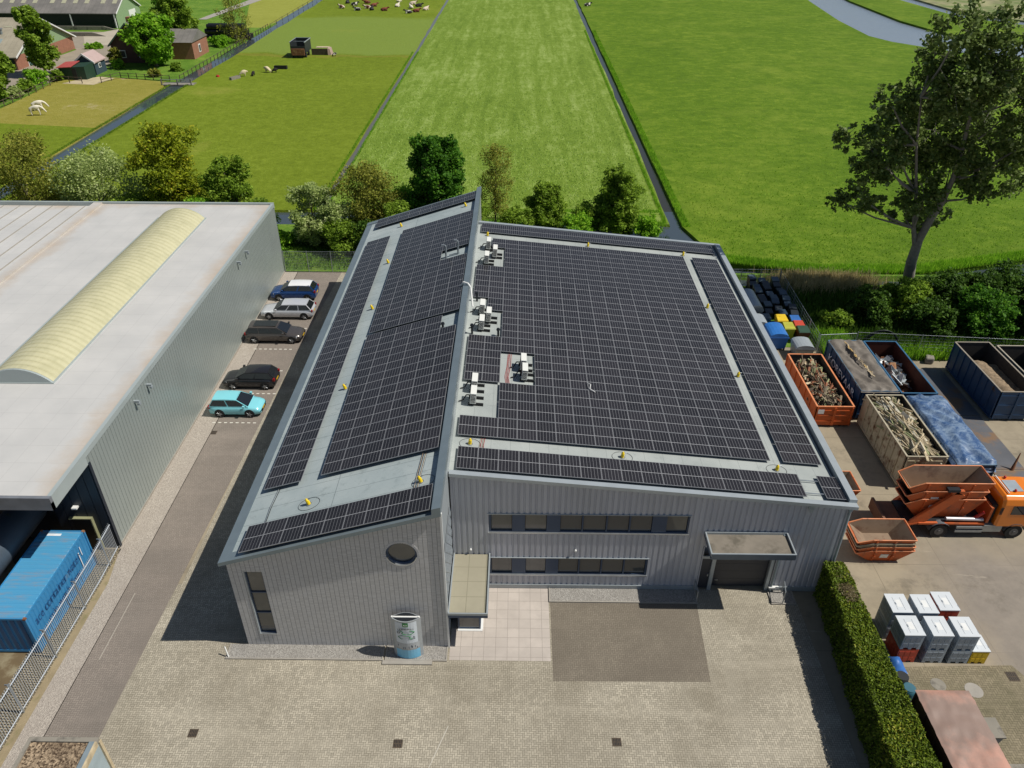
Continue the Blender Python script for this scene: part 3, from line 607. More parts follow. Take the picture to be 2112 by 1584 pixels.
dx = q.ma('SMOOTH_MIN', q.ma('ABSOLUTE', q.ma('ADD', x, 20.1)), q.ma('ABSOLUTE', q.ma('ADD', x, 35.9)), .5)
dy = q.ma('SMOOTH_MIN', dx, q.ma('ADD', q.ma('ABSOLUTE', q.ma('SUBTRACT', 44.3, y)), .3), .5)
dirty = q.ma('MULTIPLY', q.ramp(q.ma('ADD', q.ma('MULTIPLY', dy, .3), q.noise(.35, 5, .7)), [(.45, 1.0), (.85, 0.0)]), .6)
c = q.mix(dirty, c, al('#b09c84', .95))
sm = q.ma('MAXIMUM', q.ma('LESS_THAN', q.ma('FRACT', q.ma('MULTIPLY', y, 1 / 1.5)), .014), q.ma('LESS_THAN', q.ma('FRACT', q.ma('MULTIPLY', x, 1 / 1.55)), .012))
c = q.mix(q.ma('MULTIPLY', sm, .3), c, al('#7c7a76', .9)); q.bump(q.noise(1.0, 4), .12, .1); q.out(c, .62, 0, .4); M['wh_roof'] = q.m
R.build('roof', M['wh_roof'], wh)
mb = MB(); k = -59.5
while k < -37.2: mb.box(k, k + .09, 3.6, 44.2, 6.75, 6.80); k += 1.55
mb.build('roof_battens', M['kerb'], wh)
MB().box(-36.9, -36.1, 3.3, 44.35, 6.75, 7.10).build('roof_upstand', M['wh_roof'], wh)
pf = mat('pale_parapet', hx('#a9b2b0'), .42, .2, var=.05, vs=.5)
MB().box(XW - .18, XW + .05, 3.3, 44.35, 6.75, 7.08).box(-60, XW + .05, 44.35, 44.6, 6.6, 7.12).build('roof_edge', pf, wh)
MB().box(XW + .0, XW + .05, 3.1, 6.72, 6.28, 6.75).build('side_fascia', pf, wh)
MB().box(-60, XW + .05, 3.1, 3.3, 6.28, 7.08).build('front_fascia', mat('grey_fascia', hx('#7d8085'), .4, .2), wh)
MB().box(-60, XW - .02, 3.3, 6.69, 6.28, 6.5).build('soffit', M['dkmetal'], wh)
# barrel skylight
q = N('skylight_plastic'); x, y, z = q.sep(); 
c = q.mix(q.ma('LESS_THAN', q.ma('FRACT', q.ma('MULTIPLY', y, 1 / .52)), .5), al('#c2bd9a', .95), al('#bab591', .95))
c = q.mix(q.ramp(q.noise(.9, 5, .7), [(.45, 0.0), (.7, .5)]), c, al('#a3a07c', .9)); q.out(c, .38, 0, .4); M['skyl'] = q.m
def arc(x0, x1, z0, rise, n=14): 
    r = ((x1 - x0) ** 2 / 4 + rise ** 2) / (2 * rise); a = math.asin((x1 - x0) / 2 / r); xm = (x0 + x1) / 2
    return [(xm + r * math.sin(-a + 2 * a * i / n), z0 + rise - r + r * math.cos(-a + 2 * a * i / n)) for i in range(n + 1)]
A = arc(-29.25, -25.1, 7.0, .95); ys = []
k = 13.75
while k < 40.6: ys += [(k, 0), (k + .40, 0), (k + .42, .022), (k + .50, .022), (k + .52, 0)]; k += .52
P = [[(p[0], yy, p[1] + dz * (1 if 0 < i < 14 else .3)) for i, p in enumerate(A)] for yy, dz in ys]
sk = MB().grid(P, smooth=False).build('skylight', M['skyl'], wh)
MB().prism([A[0]] + A[1:] , 13.6, 13.74, 'y').build('end_panel', pf, sk)
MB().prism(A, ys[-1][0], ys[-1][0] + .1, 'y').build('end_panel', pf, sk)
MB().box(-29.45, -25.0, 13.55, 40.9, 6.95, 7.02).build('kerb_frame', pf, sk)
for yy in (35.1, 32.95, 14.57, 12.74): MB().box(XW, XW + .32, yy - .07, yy + .07, 6.2, 6.34).box(XW + .2, XW + .34, yy - .1, yy + .1, 6.05, 6.2).build('wall_lamp', M['fascia_lt'], wh)

# ================================================================= things on the left side
cb = mat('container_blue', hx('#3580b0'), .5, .1, var=.07, vs=.8, dirt=(al('#7a7c84', .9), 1.2, .62, .78))
cbt = N('container_blue_top'); c = cbt.mix(cbt.ramp(cbt.noise(1.0, 5, .7, src=cbt.mapv((.5, 2.5, 1))), [(.5, 0.0), (.72, .8)]), hx('#4e97bf'), al('#8f8a8c')); cbt = cbt.out(c, .5, .1)
ct = thing('shipping_container', 'blue shipping container with faded lettering behind the spiked fence', 'container', (-21.8, 2.4, 0))
x0, x1, y0, y1, h = -23.0, -20.58, -.68, 5.46, 2.6
mb = MB(); mb.box(x0 + .06, x1 - .06, y0 + .06, y1 - .06, .15, h - .1)
k = y0 + .15
while k < y1 - .25: mb.prism([(x1 - .06, k), (x1 - .015, k + .05), (x1 - .015, k + .13), (x1 - .06, k + .18)], .2, h - .12, 'z'); mb.prism([(x0 + .06, k), (x0 + .015, k + .05), (x0 + .015, k + .13), (x0 + .06, k + .18)], .2, h - .12, 'z'); k += .27
body = mb.build('walls', cb, ct)
mb = MB(); k = y0 + .12
mb.box(x0 + .05, x1 - .05, y0 + .05, y1 - .05, h - .1, h - .03)
while k < y1 - .3: mb.hexa([(x0 + .12, k, h - .03), (x1 - .12, k, h - .03), (x1 - .12, k + .16, h - .03), (x0 + .12, k + .16, h - .03)], [(x0 + .14, k + .03, h - .005), (x1 - .14, k + .03, h - .005), (x1 - .14, k + .13, h - .005), (x0 + .14, k + .13, h - .005)]); k += .29
mb.build('roof', cbt, ct)
mb = MB()
for xx in (x0, x1 - .1):
    for yy in (y0, y1 - .1): mb.box(xx, xx + .1, yy, yy + .1, .1, h)
    mb.box(xx + .02, xx + .08, y0 + .1, y1 - .1, h - .08, h).box(xx + .02, xx + .08, y0 + .1, y1 - .1, .1, .24)
for yy in (y0 + .02, y1 - .08): mb.box(x0 + .1, x1 - .1, yy, yy + .06, h - .1, h).box(x0 + .1, x1 - .1, yy, yy + .06, .1, .24)
mb.build('frame', cb, ct)
mb = MB(); k = x0 + .14
while k < x1 - .3: mb.box(k, k + .2, y0 + .03, y0 + .06, .24, h - .1); k += .36
mb.build('end_ribs', mat('container_navy', hx('#1f4f78'), .5), ct)
mb = MB()
for xx in (x0 - .01, x1 - .13):
    for yy in (y0 - .01, y1 - .13): mb.box(xx, xx + .14, yy, yy + .14, h - .08, h + .015)
mb.build('corner_castings', M['rust'], ct)
lm = mat('faded_lettering', hx('#1a4f80'), .6); lw = mat('white_lettering', hx('#d8dde0'), .6)
rotE = Matrix.Rotation(math.pi / 2, 4, 'Z') @ Matrix.Rotation(math.pi / 2, 4, 'X')
text('ace container water', .78, Matrix.Translation((x1 + .002, 2.1, 1.55)) @ rotE @ Matrix.Scale(.72, 4, (1, 0, 0)), lm, 'lettering', ct)
text('rain wash flow', .78, Matrix.Translation((x1 + .002, 2.3, .75)) @ rotE @ Matrix.Scale(.72, 4, (1, 0, 0)), lm, 'lettering', ct)
MB().box(x1 + .0, x1 + .006, 4.3, 4.36, .9, 2.0).box(x1, x1 + .006, 4.55, 4.6, 1.6, 2.2).build('white_marks', lw, ct)
MB().box(-22.5, -21.7, y1 - .45, y1 - .28, h - .004, h + .003).box(-22.9, -22.2, y0 + .22, y0 + .4, h - .004, h + .003).build('roof_labels', lw, ct)
tk = thing('storage_tank', 'large dark cylindrical tank under the warehouse overhang', 'tank', (-24.2, 5, 0))
tm = mat('dark_blue_grey_tank', hx('#4a5560'), .5, .2, var=.2, vs=.6, dirt=(hx('#5c5c34'), .8, .6, .75))
MB().cyl((-24.35, .9, 2.9), (-24.35, 10.5, 2.9), .95, n=28).cyl((-24.35, .6, 2.9), (-24.35, .9, 2.9), .6, .95, 28).build('shell', tm, tk)
for yy in (1.6, 5.2, 8.8): MB().box(-25.2, -23.5, yy, yy + .2, 0, 2.1).build('cradle', M['dkmetal'], tk)
tk2 = copy_tree(tk); tag(tk2, 'second dark cylindrical tank, half hidden left of the larger one', 'tank'); tk2.matrix_basis = Matrix.Translation((-26.9, 6.2, 0))
mb = MB()
for i in range(4): mb.tube([(-23.9, -.2 + i * .3, .02), (-23.7, -.1 + i * .3, 1.9)], .035, 6)
mb.tube([(-23.9, -.3, 1.2), (-23.8, 1.1, 1.3)], .04, 6).tube([(-23.9, -.3, .6), (-23.85, 1.1, .6)], .04, 6)
tag(mb.build('hand_cart', M['red']), 'red tubular frame left of the blue shipping container', 'tubing')  # bare red tubular frame
# spiked fence
fc = thing('spiked_fence', 'tall galvanised spiked fence beside the blue shipping container', 'fence', (-19.78, -2, 0))
gal = mat('galvanised_bars', hx('#c6ccd2'), .45, .35, var=.06)
fx = lambda y: -19.75 - (0.15 if y > 4 else 0) * (y - 4) / 2.6
mb = MB(); y = -14.0
while y < 6.6: mb.cyl((fx(y), y, .12), (fx(y), y, 2.12), .014, .012, 5, False); y += .125
mb.build('bars', gal, fc)
mb = MB(); mb.tube([(fx(-14), -14, 1.93), (fx(4), 4, 1.93), (fx(6.6), 6.6, 1.93)], .028, 6).tube([(fx(-14), -14, .2), (fx(4), 4, .2), (fx(6.6), 6.6, .2)], .025, 6); mb.build('rail', gal, fc)
for y in (-13.2, -10.1, -7.0, -3.95, -.9, 2.2, 5.3):
    MB().box(fx(y) - .04, fx(y) + .04, y - .04, y + .04, 0, 2.12).box(fx(y) - .16, fx(y) - .04, y - .02, y + .02, 2.05, 2.12).build('post', M['steel'], fc)
# rubbish behind the fence at the frame edge
mb = MB()
for i in range(26):
    mb.T = Matrix.Translation((random.uniform(-23.5, -21.6), random.uniform(-11, -5.5), random.uniform(.05, .5))) @ Matrix.Rotation(random.uniform(0, 6), 4, 'Z') @ Matrix.Rotation(random.uniform(-.5, .5), 4, 'X')
    mb.box(-.5, .5, -.12, .12, -.04, .05, random.randrange(3))
mb.T = None
stuff(mb.build('scrap_heap', [M['rust'], M['wood_dark'], M['steel']]), 'heap of planks and metal scrap behind the spiked fence', 'scrap')
# transformer kiosk at the bottom left
ks = thing('gravel_roof_kiosk', 'small kiosk with brown gravel roof at the bottom left corner', 'shed', (-15.3, -9, 0))
MB().box(-16.75, -13.95, -12.5, -7.05, 0, 2.85).build('walls', mat('pale_blue_render', al('#9aa8ac', .92), .7, var=.08, vs=2), ks)
MB().box(-16.65, -14.2, -12.4, -7.2, 2.85, 2.93).build('gravel_roof', M['gravel_brown'], ks)
MB().box(-16.8, -13.9, -7.2, -7.0, 2.85, 3.02).box(-16.8, -16.65, -12.5, -7.2, 2.85, 3.02).build('roof_edge', M['concrete'], ks)
MB().box(-14.2, -13.98, -12.5, -7.2, 2.85, 3.04).build('lead_gutter', mat('lead', al('#8b989d', .9), .5, .2, var=.1), ks)
MB().box(-13.98, -13.9, -12.5, -7.2, 2.75, 3.04).box(-13.98, -13.86, -7.12, -6.98, 0, 2.85).build('corner_batten', M['wood_pale'], ks)
# totem sign
sg = thing('totem_sign', 'lens-shaped silver totem sign with green arrows on the gravel bed', 'sign', (-1.95, -.5, 0))
def lens(hw, hd, n=14): 
    up = [(-hw + 2 * hw * i / n, -hd * (1 - (2 * i / n - 1) ** 2)) for i in range(n + 1)]; dn = [(x_, -y_) for x_, y_ in up[::-1][1:-1]]; return up + dn
silver = mat('silver_panel', hx('#aab0b4'), .38, .4, var=.05)
tx, ty = -1.95, -.5
lensp = lambda hw, hd: [(tx + a, ty + b) for a, b in lens(hw, hd)]
MB().prism(lensp(.74, .3), .05, 2.86).build('body', silver, sg)
MB().prism(lensp(.66, .26), 2.86, 2.88).build('top_recess', M['dkmetal'], sg); MB().box(tx - .6, tx + .6, ty - .04, ty + .04, 2.88, 2.9).cyl((tx - .66, ty, 2.86), (tx - .66, ty, 2.92), .05, n=8).cyl((tx + .66, ty, 2.86), (tx + .66, ty, 2.92), .05, n=8).build('top_bar', M['white'], sg)
def lface(x0, x1, z0, z1, off, m, name):
    P = []
    for i in range(9):
        xx = x0 + (x1 - x0) * i / 8; yy = -.3 * (1 - (xx / .74) ** 2) - off; P.append([(tx + xx, ty + yy, z0), (tx + xx, ty + yy, z1)])
    return MB().grid(P).build(name, m, sg)
lface(-.52, .54, 1.25, 2.78, .006, mat('sign_white', hx('#c9d0d6'), .5, var=.02), 'white_panel')
qd = N('sign_beach_picture'); x, y, z = qd.sep(); c = qd.ramp(qd.ma('ADD', z, qd.ma('MULTIPLY', qd.noise(4, 3), .25)), [(.3, hx('#6fb3d2')), (.85, hx('#7cb6d4')), (.9, hx('#9a9690')), (1.0, hx('#a9adb0'))])
lface(-.58, .6, .08, 1.24, .006, qd.out(c, .5), 'picture_panel')
mb = MB()
for i in range(9):
    xx = random.uniform(-.5, .5); zz = random.uniform(.75, 1.0); yy = -.3 * (1 - (xx / .74) ** 2) - .012; mb.box(tx + xx - .012, tx + xx + .012, ty + yy, ty + yy + .004, zz, zz + .14)
stuff(mb.build('picture_figures', mat('dark_blue_print', hx('#1b3550'), .6), sg))
grn = mat('sign_green', hx('#1f7a36'), .5); lface(-.14, .14, 2.5, 2.78, .012, grn, 'logo_square')
sx = Matrix.Rotation(math.pi / 2, 4, 'X')
text('AA', .16, Matrix.Translation((tx, ty - .325, 2.57)) @ sx, M['white'], 'logo_letters', sg)
dk_t = mat('sign_dark_text', hx('#2b3236'), .6)
text('TRENOMAT', .155, Matrix.Translation((tx, ty - .32, 2.28)) @ sx, dk_t, 'lettering', sg)
text('G', .26, Matrix.Translation((tx - .36, ty - .26, 1.98)) @ sx, dk_t, 'lettering', sg)
text('S', .26, Matrix.Translation((tx + .38, ty - .26, 1.58)) @ sx, dk_t, 'lettering', sg)
def arrow(sgn, cz_):
    pts = [(-.28, .12), (.28, .12), (.44, 0), (.28, -.12), (-.10, -.12), (-.2, -.06), (-.12, .03)]
    mb = MB(); P = [(tx + sgn * a + (-.02 if sgn > 0 else .02), cz_ + sgn * b) for a, b in pts]
    for (a, b) in zip(P, P[1:] + P[:1]):
        y_ = lambda xx: ty - .3 * (1 - ((xx - tx) / .74) ** 2) - .02
        mb.tube([(a[0], y_(a[0]), a[1]), (b[0], y_(b[0]), b[1])], .013, 5)
    mb.build('arrow', grn, sg)
arrow(1, 2.06); arrow(-1, 1.70)
# leaning pole and rail at corner of the gravel bed
tag(MB().cyl((-11.05, -.8, 0), (-11.2, -.62, .62), .035, n=8).build('marker_post', M['white']), 'white slanting marker post at the left end of the gravel bed', 'post')
tag(MB().tube([(17.95, 3.0, .05), (17.95, 3.0, .95), (18.1, 3.75, .95), (18.1, 3.75, .05)], .035, 8).build('guard_rail', M['steel']), 'low steel guard hoop by the downpipe right of the loading door', 'guard rail')
tag(MB().tube([(13.25, 3.0, .05), (13.25, 3.0, .95), (13.25, 3.8, .95), (13.25, 3.8, .05)], .035, 8).build('guard_rail', M['steel']), 'low steel guard hoop left of the dark side door', 'guard rail')
# wire fence behind the parking lane
def wirefence(label, x0, y0, x1, y1, h, n, cat='fence', bars=9, vert=0, m=None, r=.012, group=None):
    t = thing('wire_fence', label, cat, ((x0 + x1) / 2, (y0 + y1) / 2, 0), group); m = m or M['steel']
    for i in range(n + 1):
        a = x0 + (x1 - x0) * i / n; b = y0 + (y1 - y0) * i / n; MB().cyl((a, b, 0), (a, b, h + .05), .035, n=6).build('post', m, t)
    mb = MB()
    for i in range(bars): z = .08 + (h - .08) * i / (bars - 1); mb.cyl((x0, y0, z), (x1, y1, z), r if i < bars - 1 else r * 2, n=4)
    for i in range(vert): s_ = (i + .5) / vert; mb.cyl((x0 + (x1 - x0) * s_, y0 + (y1 - y0) * s_, .05), (x0 + (x1 - x0) * s_, y0 + (y1 - y0) * s_, h), r, n=4)
    mb.build('wires', m, t); return t
wirefence('wire mesh fence closing the lane behind the blue car', -19.8, 44.45, -10.4, 44.45, 2.2, 4, vert=60, r=.009, bars=14)

# ================================================================= SOLAR PANELS
PW, PL = 1.050, 1.752
q = N('solar_cells'); x, y, z = q.sep()
u = q.ma('MULTIPLY', q.ma('SUBTRACT', x, .02), 6 / (PW - .04)); v = q.ma('MULTIPLY', q.ma('SUBTRACT', y, .02), 20 / (PL - .04))
lx = q.ma('LESS_THAN', q.ma('ABSOLUTE', q.ma('SUBTRACT', q.ma('FRACT', q.ma('ADD', u, .5)), .5)), .055)
ly = q.ma('LESS_THAN', q.ma('ABSOLUTE', q.ma('SUBTRACT', q.ma('FRACT', q.ma('ADD', v, .5)), .5)), .045)
mid = q.ma('LESS_THAN', q.ma('ABSOLUTE', q.ma('SUBTRACT', v, 10.0)), .16)
ri = q.n('ShaderNodeObjectInfo').outputs['Random']
cell = q.mix(ri, hx('#1d1c20'), hx('#272529'))
c = q.mix(q.ma('MULTIPLY', ly, .35), cell, hx('#8e8f92')); c = q.mix(q.ma('MULTIPLY', lx, .42), c, hx('#a3a4a6')); c = q.mix(mid, c, hx('#a9aaac'))
q.out(c, .22, 0, .22); M['cells'] = q.m
M['pframe'] = mat('panel_frame', hx('#98999b'), .35, .3, var=.0)
proto = thing('solar_panel', 'x', 'solar panel', (0, 0, 0), 'solar panels on the roof')
mb = MB(); t_ = .024; h0, h1 = -.035, .003
ts = .007; mb.box(0, PW, 0, t_, h0, h1).box(0, PW, PL - t_, PL, h0, h1).box(0, ts, t_, PL - t_, h0, h1).box(PW - ts, PW, t_, PL - t_, h0, h1)
mb.build('frame', M['pframe'], proto)
MB().box(ts, PW - ts, t_, PL - t_, -.03, 0).build('cell_sheet', M['cells'], proto)
ORD = ['first', 'second', 'third', 'fourth', 'fifth', 'sixth', 'seventh', 'eighth', 'ninth', 'tenth', 'eleventh', 'twelfth', 'thirteenth', 'fourteenth', 'fifteenth', 'sixteenth', 'seventeenth', 'eighteenth', 'nineteenth', 'twentieth']
aL = math.atan((HR - HL) / -XL); aH = math.atan((HB - HA) / WX)
pan = []
def arr(roof, x0, y0, nx, ny, lab, skip=(), pitch=1.055, py=1.775, yf=None):
    a, f, off = (aL, lambda xx: zl(xx), .33) if roof == 'L' else (aH, lambda xx: zh(xx), .045)
    for j in range(ny):
        for i in range(nx):
            if (i, j) in skip: continue
            xx = x0 + i * pitch * math.cos(a); yy = y0 + j * py
            Mx = Matrix.Translation((xx, yy, f(xx) + off)) @ Matrix.Rotation(-a, 4, 'Y')
            pan.append(((Vector((xx, yy, 8)) - cam.matrix_world.translation).length, Mx, lab(i, j)))
miss = set()
for b, cs in {0: (0,), 1: (0, 1), 2: (0, 1), 6: (0,), 7: (0, 1), 8: (0, 1), 10: (2, 3), 11: (2, 3), 12: (0, 1), 13: (0, 1)}.items():
    for c_ in cs: miss.add((c_, 14 - b))
arr('H', .277, 6.96, 16, 15, lambda i, j: f'solar panel in {ORD[j]} row from the front, {ORD[i]} from the left, main hall array', miss)
arr('H', 17.80, 6.95, 2, 15, lambda i, j: f'{["left","right"][i]} solar panel of {ORD[j]} row from the front, strip along the right hall edge')
arr('H', .38, 4.22, 17, 1, lambda i, j: f'solar panel {ORD[i]} from the left in the single front row of the hall')
arr('H', 19.27, 4.22, 1, 1, lambda i, j: 'lone solar panel at the front right corner of the hall roof')
arr('H', .32, 34.78, 19, 1, lambda i, j: f'solar panel {ORD[i]} from the left in the rearmost row of the hall roof', pitch=1.04)
arr('L', -9.55, 4.31, 2, 18, lambda i, j: f'{["left","right"][i]} solar panel of {ORD[j]} row from the front, strip along the left wing edge')
arr('L', -6.51, 4.38, 6, 8, lambda i, j: f'solar panel in {ORD[j]} row from the front, {ORD[i]} from the left, near wing array', {(5, 7)})
arr('L', -6.47, 18.85, 6, 10, lambda i, j: f'solar panel in {ORD[j]} row behind the dark seam, {ORD[i]} from the left, brick wing', {(4, 5), (5, 5)})
arr('L', -9.51, -.10, 9, 1, lambda i, j: f'solar panel {ORD[i]} from the left in the front row of the brick wing roof')
arr('L', -9.42, 39.4, 9, 1, lambda i, j: f'solar panel {ORD[i]} from the left in the rearmost row of the brick wing roof')
pan.sort(key=lambda p: p[0])
for k, (d, Mx, lb) in enumerate(pan[:300]):
    o = proto if k == 0 else copy_tree(proto)
    o['label'] = lb
    o['_m'] = 0; del o['_m']; o.matrix_basis = Mx
me1 = [x for x in proto.children if x.name.startswith('frame')][0].data; me2 = [x for x in proto.children if x.name.startswith('cell')][0].data
mb = MB()
fr_ = [[tuple(v.co) for v in me.vertices] for me in (me1, me2)]; fc_ = [[tuple(p.vertices) for p in me.polygons] for me in (me1, me2)]
for d, Mx, lb in pan[300:]:
    mb.T = Mx; mb.add(fr_[0], fc_[0], 0)
mb.T = None
far_cells = q_ = None
# the far panels' cells need panel-local texture space: one object per roof, so use the UV map
def cells_uv():
    q = N('solar_cells_far'); uv = q.n('ShaderNodeUVMap').outputs[0]; x, y, z = q.sep(uv)
    u = q.ma('MULTIPLY', x, 6.0); v = q.ma('MULTIPLY', y, 20.0)
    lx = q.ma('LESS_THAN', q.ma('ABSOLUTE', q.ma('SUBTRACT', q.ma('FRACT', q.ma('ADD', u, .5)), .5)), .055)
    mid = q.ma('LESS_THAN', q.ma('ABSOLUTE', q.ma('SUBTRACT', v, 10.0)), .16)
    ly = q.ma('LESS_THAN', q.ma('ABSOLUTE', q.ma('SUBTRACT', q.ma('FRACT', q.ma('ADD', v, .5)), .5)), .045)
    c = q.mix(q.ma('MULTIPLY', ly, .35), hx('#222125'), hx('#8e8f92')); c = q.mix(q.ma('MULTIPLY', lx, .42), c, hx('#a3a4a6')); c = q.mix(mid, c, hx('#a9aaac'))
    return q.out(c, .22, 0, .22)
nfr = len(mb.F)
for d, Mx, lb in pan[300:]:
    mb.T = Mx; mb.add([(ts, t_, -.001), (PW - ts, t_, -.001), (PW - ts, PL - t_, -.001), (ts, PL - t_, -.001)], [(0, 1, 2, 3)], 1)
mb.T = None
o = mb.build('solar_panel_rows', [M['pframe'], cells_uv()]); uvl = o.data.uv_layers.new(name='UVMap')
for p in o.data.polygons[nfr:]:
    for li, uv in zip(p.loop_indices, ((0, 0), (1, 0), (1, 1), (0, 1))): uvl.data[li].uv = uv
stuff(o, 'farther rows of dark solar panels on the rear half of the roofs', 'solar panels')
# rails under the lone front panel
o = MB(); 
for yy in (4.55, 5.55): o.T = Matrix.Translation((18.25, yy, zh(18.25) - .02)) @ Matrix.Rotation(-aH, 4, 'Y'); o.box(0, 1.1, 0, .05, -.03, .02)
o.T = None; o.build('mounting_rail', M['alu'], hl)

# ================================================================= ROOF EQUIPMENT
M['acw'] = mat('ac_white', hx('#d9d9d2'), .5, var=.03); 
ac0 = thing('air_conditioner', 'x', 'air conditioner', (0, 0, 0), 'air conditioning units on the hall roof')
MB().box(-.17, .17, -.45, .45, .18, .86).build('casing', M['acw'], ac0, .012)
mb = MB(); mb.box(-.13, .13, -.462, -.45, .24, .8); mb.box(-.182, -.17, -.38, .38, .24, .8); g_ = mb.build('grille', mat('grille_dark', hx('#2c2d2f'), .6), ac0)
mb = MB()
for k in range(6): mb.box(-.135, .135, -.475, -.462, .26 + k * .09, .285 + k * .09)
mb.build('slats', M['acw'], g_)
[MB().box(-.25, .6, a_, a_ + .08, 0, .18).build('support_foot', M['black'], ac0) for a_ in (-.36, .28)]
MB().tube([(-.17, .1, .4), (-.4, .15, .35), (-.55, 0, .1), (-.8, -.1, .05)], .035, 6).build('pipe', M['black'], ac0)
acs = [(1.0, 31.75, 'air conditioner farthest back on the hall roof beside the ridge'), (1.55, 30.35, 'air conditioner right of its two neighbours in the rearmost roof gap'), (.95, 29.0, 'nearest air conditioner of the rearmost roof gap'),
       (.95, 20.95, 'farthest air conditioner in the middle roof gap'), (1.42, 19.9, 'air conditioner at the right of the middle roof gap by the small vent'), (1.0, 18.75, 'nearest air conditioner of the middle roof gap'),
       (3.72, 14.3, 'farther air conditioner in the square gap with red cables'), (3.8, 13.2, 'nearer air conditioner in the square gap with red cables'),
       (.9, 11.6, 'farther air conditioner in the gap nearest the front'), (.9, 10.3, 'nearer air conditioner in the gap nearest the front')]
for k, (a, b, lb) in enumerate(acs):
    o = ac0 if k == 0 else copy_tree(ac0); o['label'] = lb; o.matrix_basis = Matrix.Translation((a, b, zh(a) - .15)) @ Matrix.Rotation(-aH, 4, 'Y')
an0 = thing('safety_anchor', 'x', 'roof anchor', (0, 0, 0), 'yellow safety anchors on the roofs')
MB().cyl((0, 0, 0), (0, 0, .26), .10, .09, 10).cyl((0, 0, .26), (0, 0, .36), .09, .04, 10).build('post', M['yellow'], an0)
MB().cyl((0, 0, 0), (0, 0, .03), .15, n=12).tube([(.05, 0, .3), (.2, .03, .3)], .02, 5).build('eyelet', M['steel'], an0)
ancs = [('L', -6.73, 2.6, 'in the front left corner of the brick wing roof'), ('L', -6.9, 12.8, 'first up the left walkway of the brick wing roof'), ('L', -6.92, 23.0, 'second up the left walkway of the brick wing roof'), ('L', -6.92, 30.8, 'third up the left walkway of the brick wing roof'), ('L', -6.86, 38.4, 'at the rear end of the left walkway, brick wing roof'),
        ('L', -1.1, 2.3, 'near the front of the ridge beside the cables'), ('L', -1.16, 38.7, 'at the rear end of the ridge'), ('H', .95, 6.45, 'at the front left of the hall roof'), ('H', 9.0, 6.4, 'in the middle of the front walkway of the hall roof'), ('H', 17.3, 6.4, 'at the front right corner of the hall roof walkway'),
        ('H', 17.4, 15.6, 'first up the right walkway of the hall roof'), ('H', 17.35, 24.9, 'second up the right walkway of the hall roof'), ('H', 17.2, 34.2, 'at the rear right corner of the hall roof'), ('H', 9.2, 34.2, 'in the middle of the rear walkway of the hall roof'), ('H', .85, 34.4, 'at the rear left of the hall roof')]
for k, (r_, a, b, lb) in enumerate(ancs):
    o = an0 if k == 0 else copy_tree(an0); o['label'] = 'yellow safety anchor ' + lb; z = zl(a) + .06 if r_ == 'L' else zh(a) - .15
    o.matrix_basis = Matrix.Translation((a, b, z)) @ Matrix.Rotation(-(aL if r_ == 'L' else aH), 4, 'Y')
zlr = lambda x_: zl(x_) + .06
zhr = lambda x_: zh(x_) - .15
def vent(x_, y_, z_, h, label, name='vent_pipe'):
    t = thing(name, label, 'vent pipe', (x_, y_, z_), 'vent pipes on the roofs'); MB().cyl((x_, y_, z_), (x_, y_, z_ + h), .07, n=10).build('pipe', M['dkmetal'], t); MB().cyl((x_, y_, z_ + h), (x_, y_, z_ + h + .12), .13, .1, 10).build('cowl', M['dkmetal'], t)
vent(.55, 22.6, zhr(.55), .6, 'dark vent pipe behind the middle air conditioners by the ridge'); vent(.45, 18.0, zhr(.45), .6, 'dark vent pipe left of the nearest middle air conditioner'); vent(2.15, 18.0, zhr(2.1), .45, 'short dark vent pipe right of the middle air conditioners'); vent(-1.35, 17.3, zlr(-1.35), .25, 'tiny dark vent in the notch of the brick wing array')
for k, (a, b) in enumerate(((-2.05, 28.3), (-1.15, 28.6))):
    z = zlr(a); t = thing('exhaust_pipe', ['left', 'right'][k] + ' hooked grey exhaust pipe in the notch of the brick wing array', 'exhaust pipe', (a, b, z), 'hooked exhaust pipes')
    MB().tube([(a, b, z), (a, b, z + 1.0), (a - .08, b, z + 1.12), (a - .3, b, z + 1.12)], .07, 8).build('pipe', M['steel'], t); MB().tube([(a - .7, b, z - .1), (a + .1, b, z + .12)], .035, 6).build('brace', M['steel'], t)
def cables(label, pts, cols, n=4, sp=.07, r=.013):
    mb = MB()
    for i in range(n): mb.tube([(p[0] + (i - n / 2) * sp + random.uniform(-.02, .02), p[1], p[2] + .03) for p in pts], r, 4, m=i % len(cols))
    tag(mb.build('cable_run', cols), label, 'cables', 'cables crossing the roofs')
tan = mat('tan_cable', al('#a58f72'), .6); redc = mat('red_cable', hx('#b5403a'), .6)
cables('tan cables running to the front row beside the ridge', [(-1.1, 4.5, zlr(-1.1)), (-1.2, 3, zlr(-1.2)), (-1.25, 1.6, zlr(-1.25))], [tan, M['steel']])
cables('tan cables between the two front rows of the hall roof', [(1.65, 7.0, zhr(1.65)), (1.6, 6.4, zhr(1.6)), (1.65, 5.9, zhr(1.65))], [tan, redc])
cables('red cables in the square gap of the hall roof array', [(2.95, 15.8, zhr(2.95)), (2.9, 14.3, zhr(2.9)), (2.8, 13.2, zhr(2.8)), (2.9, 12.3, zhr(2.9))], [redc])
cables('grey cable crossing the front left of the brick wing roof', [(-8.7, 4.4, zlr(-8.7)), (-8.8, 3.0, zlr(-8.8)), (-8.75, 1.7, zlr(-8.75))], [M['steel'], M['black']], 2)
mb = MB(); 
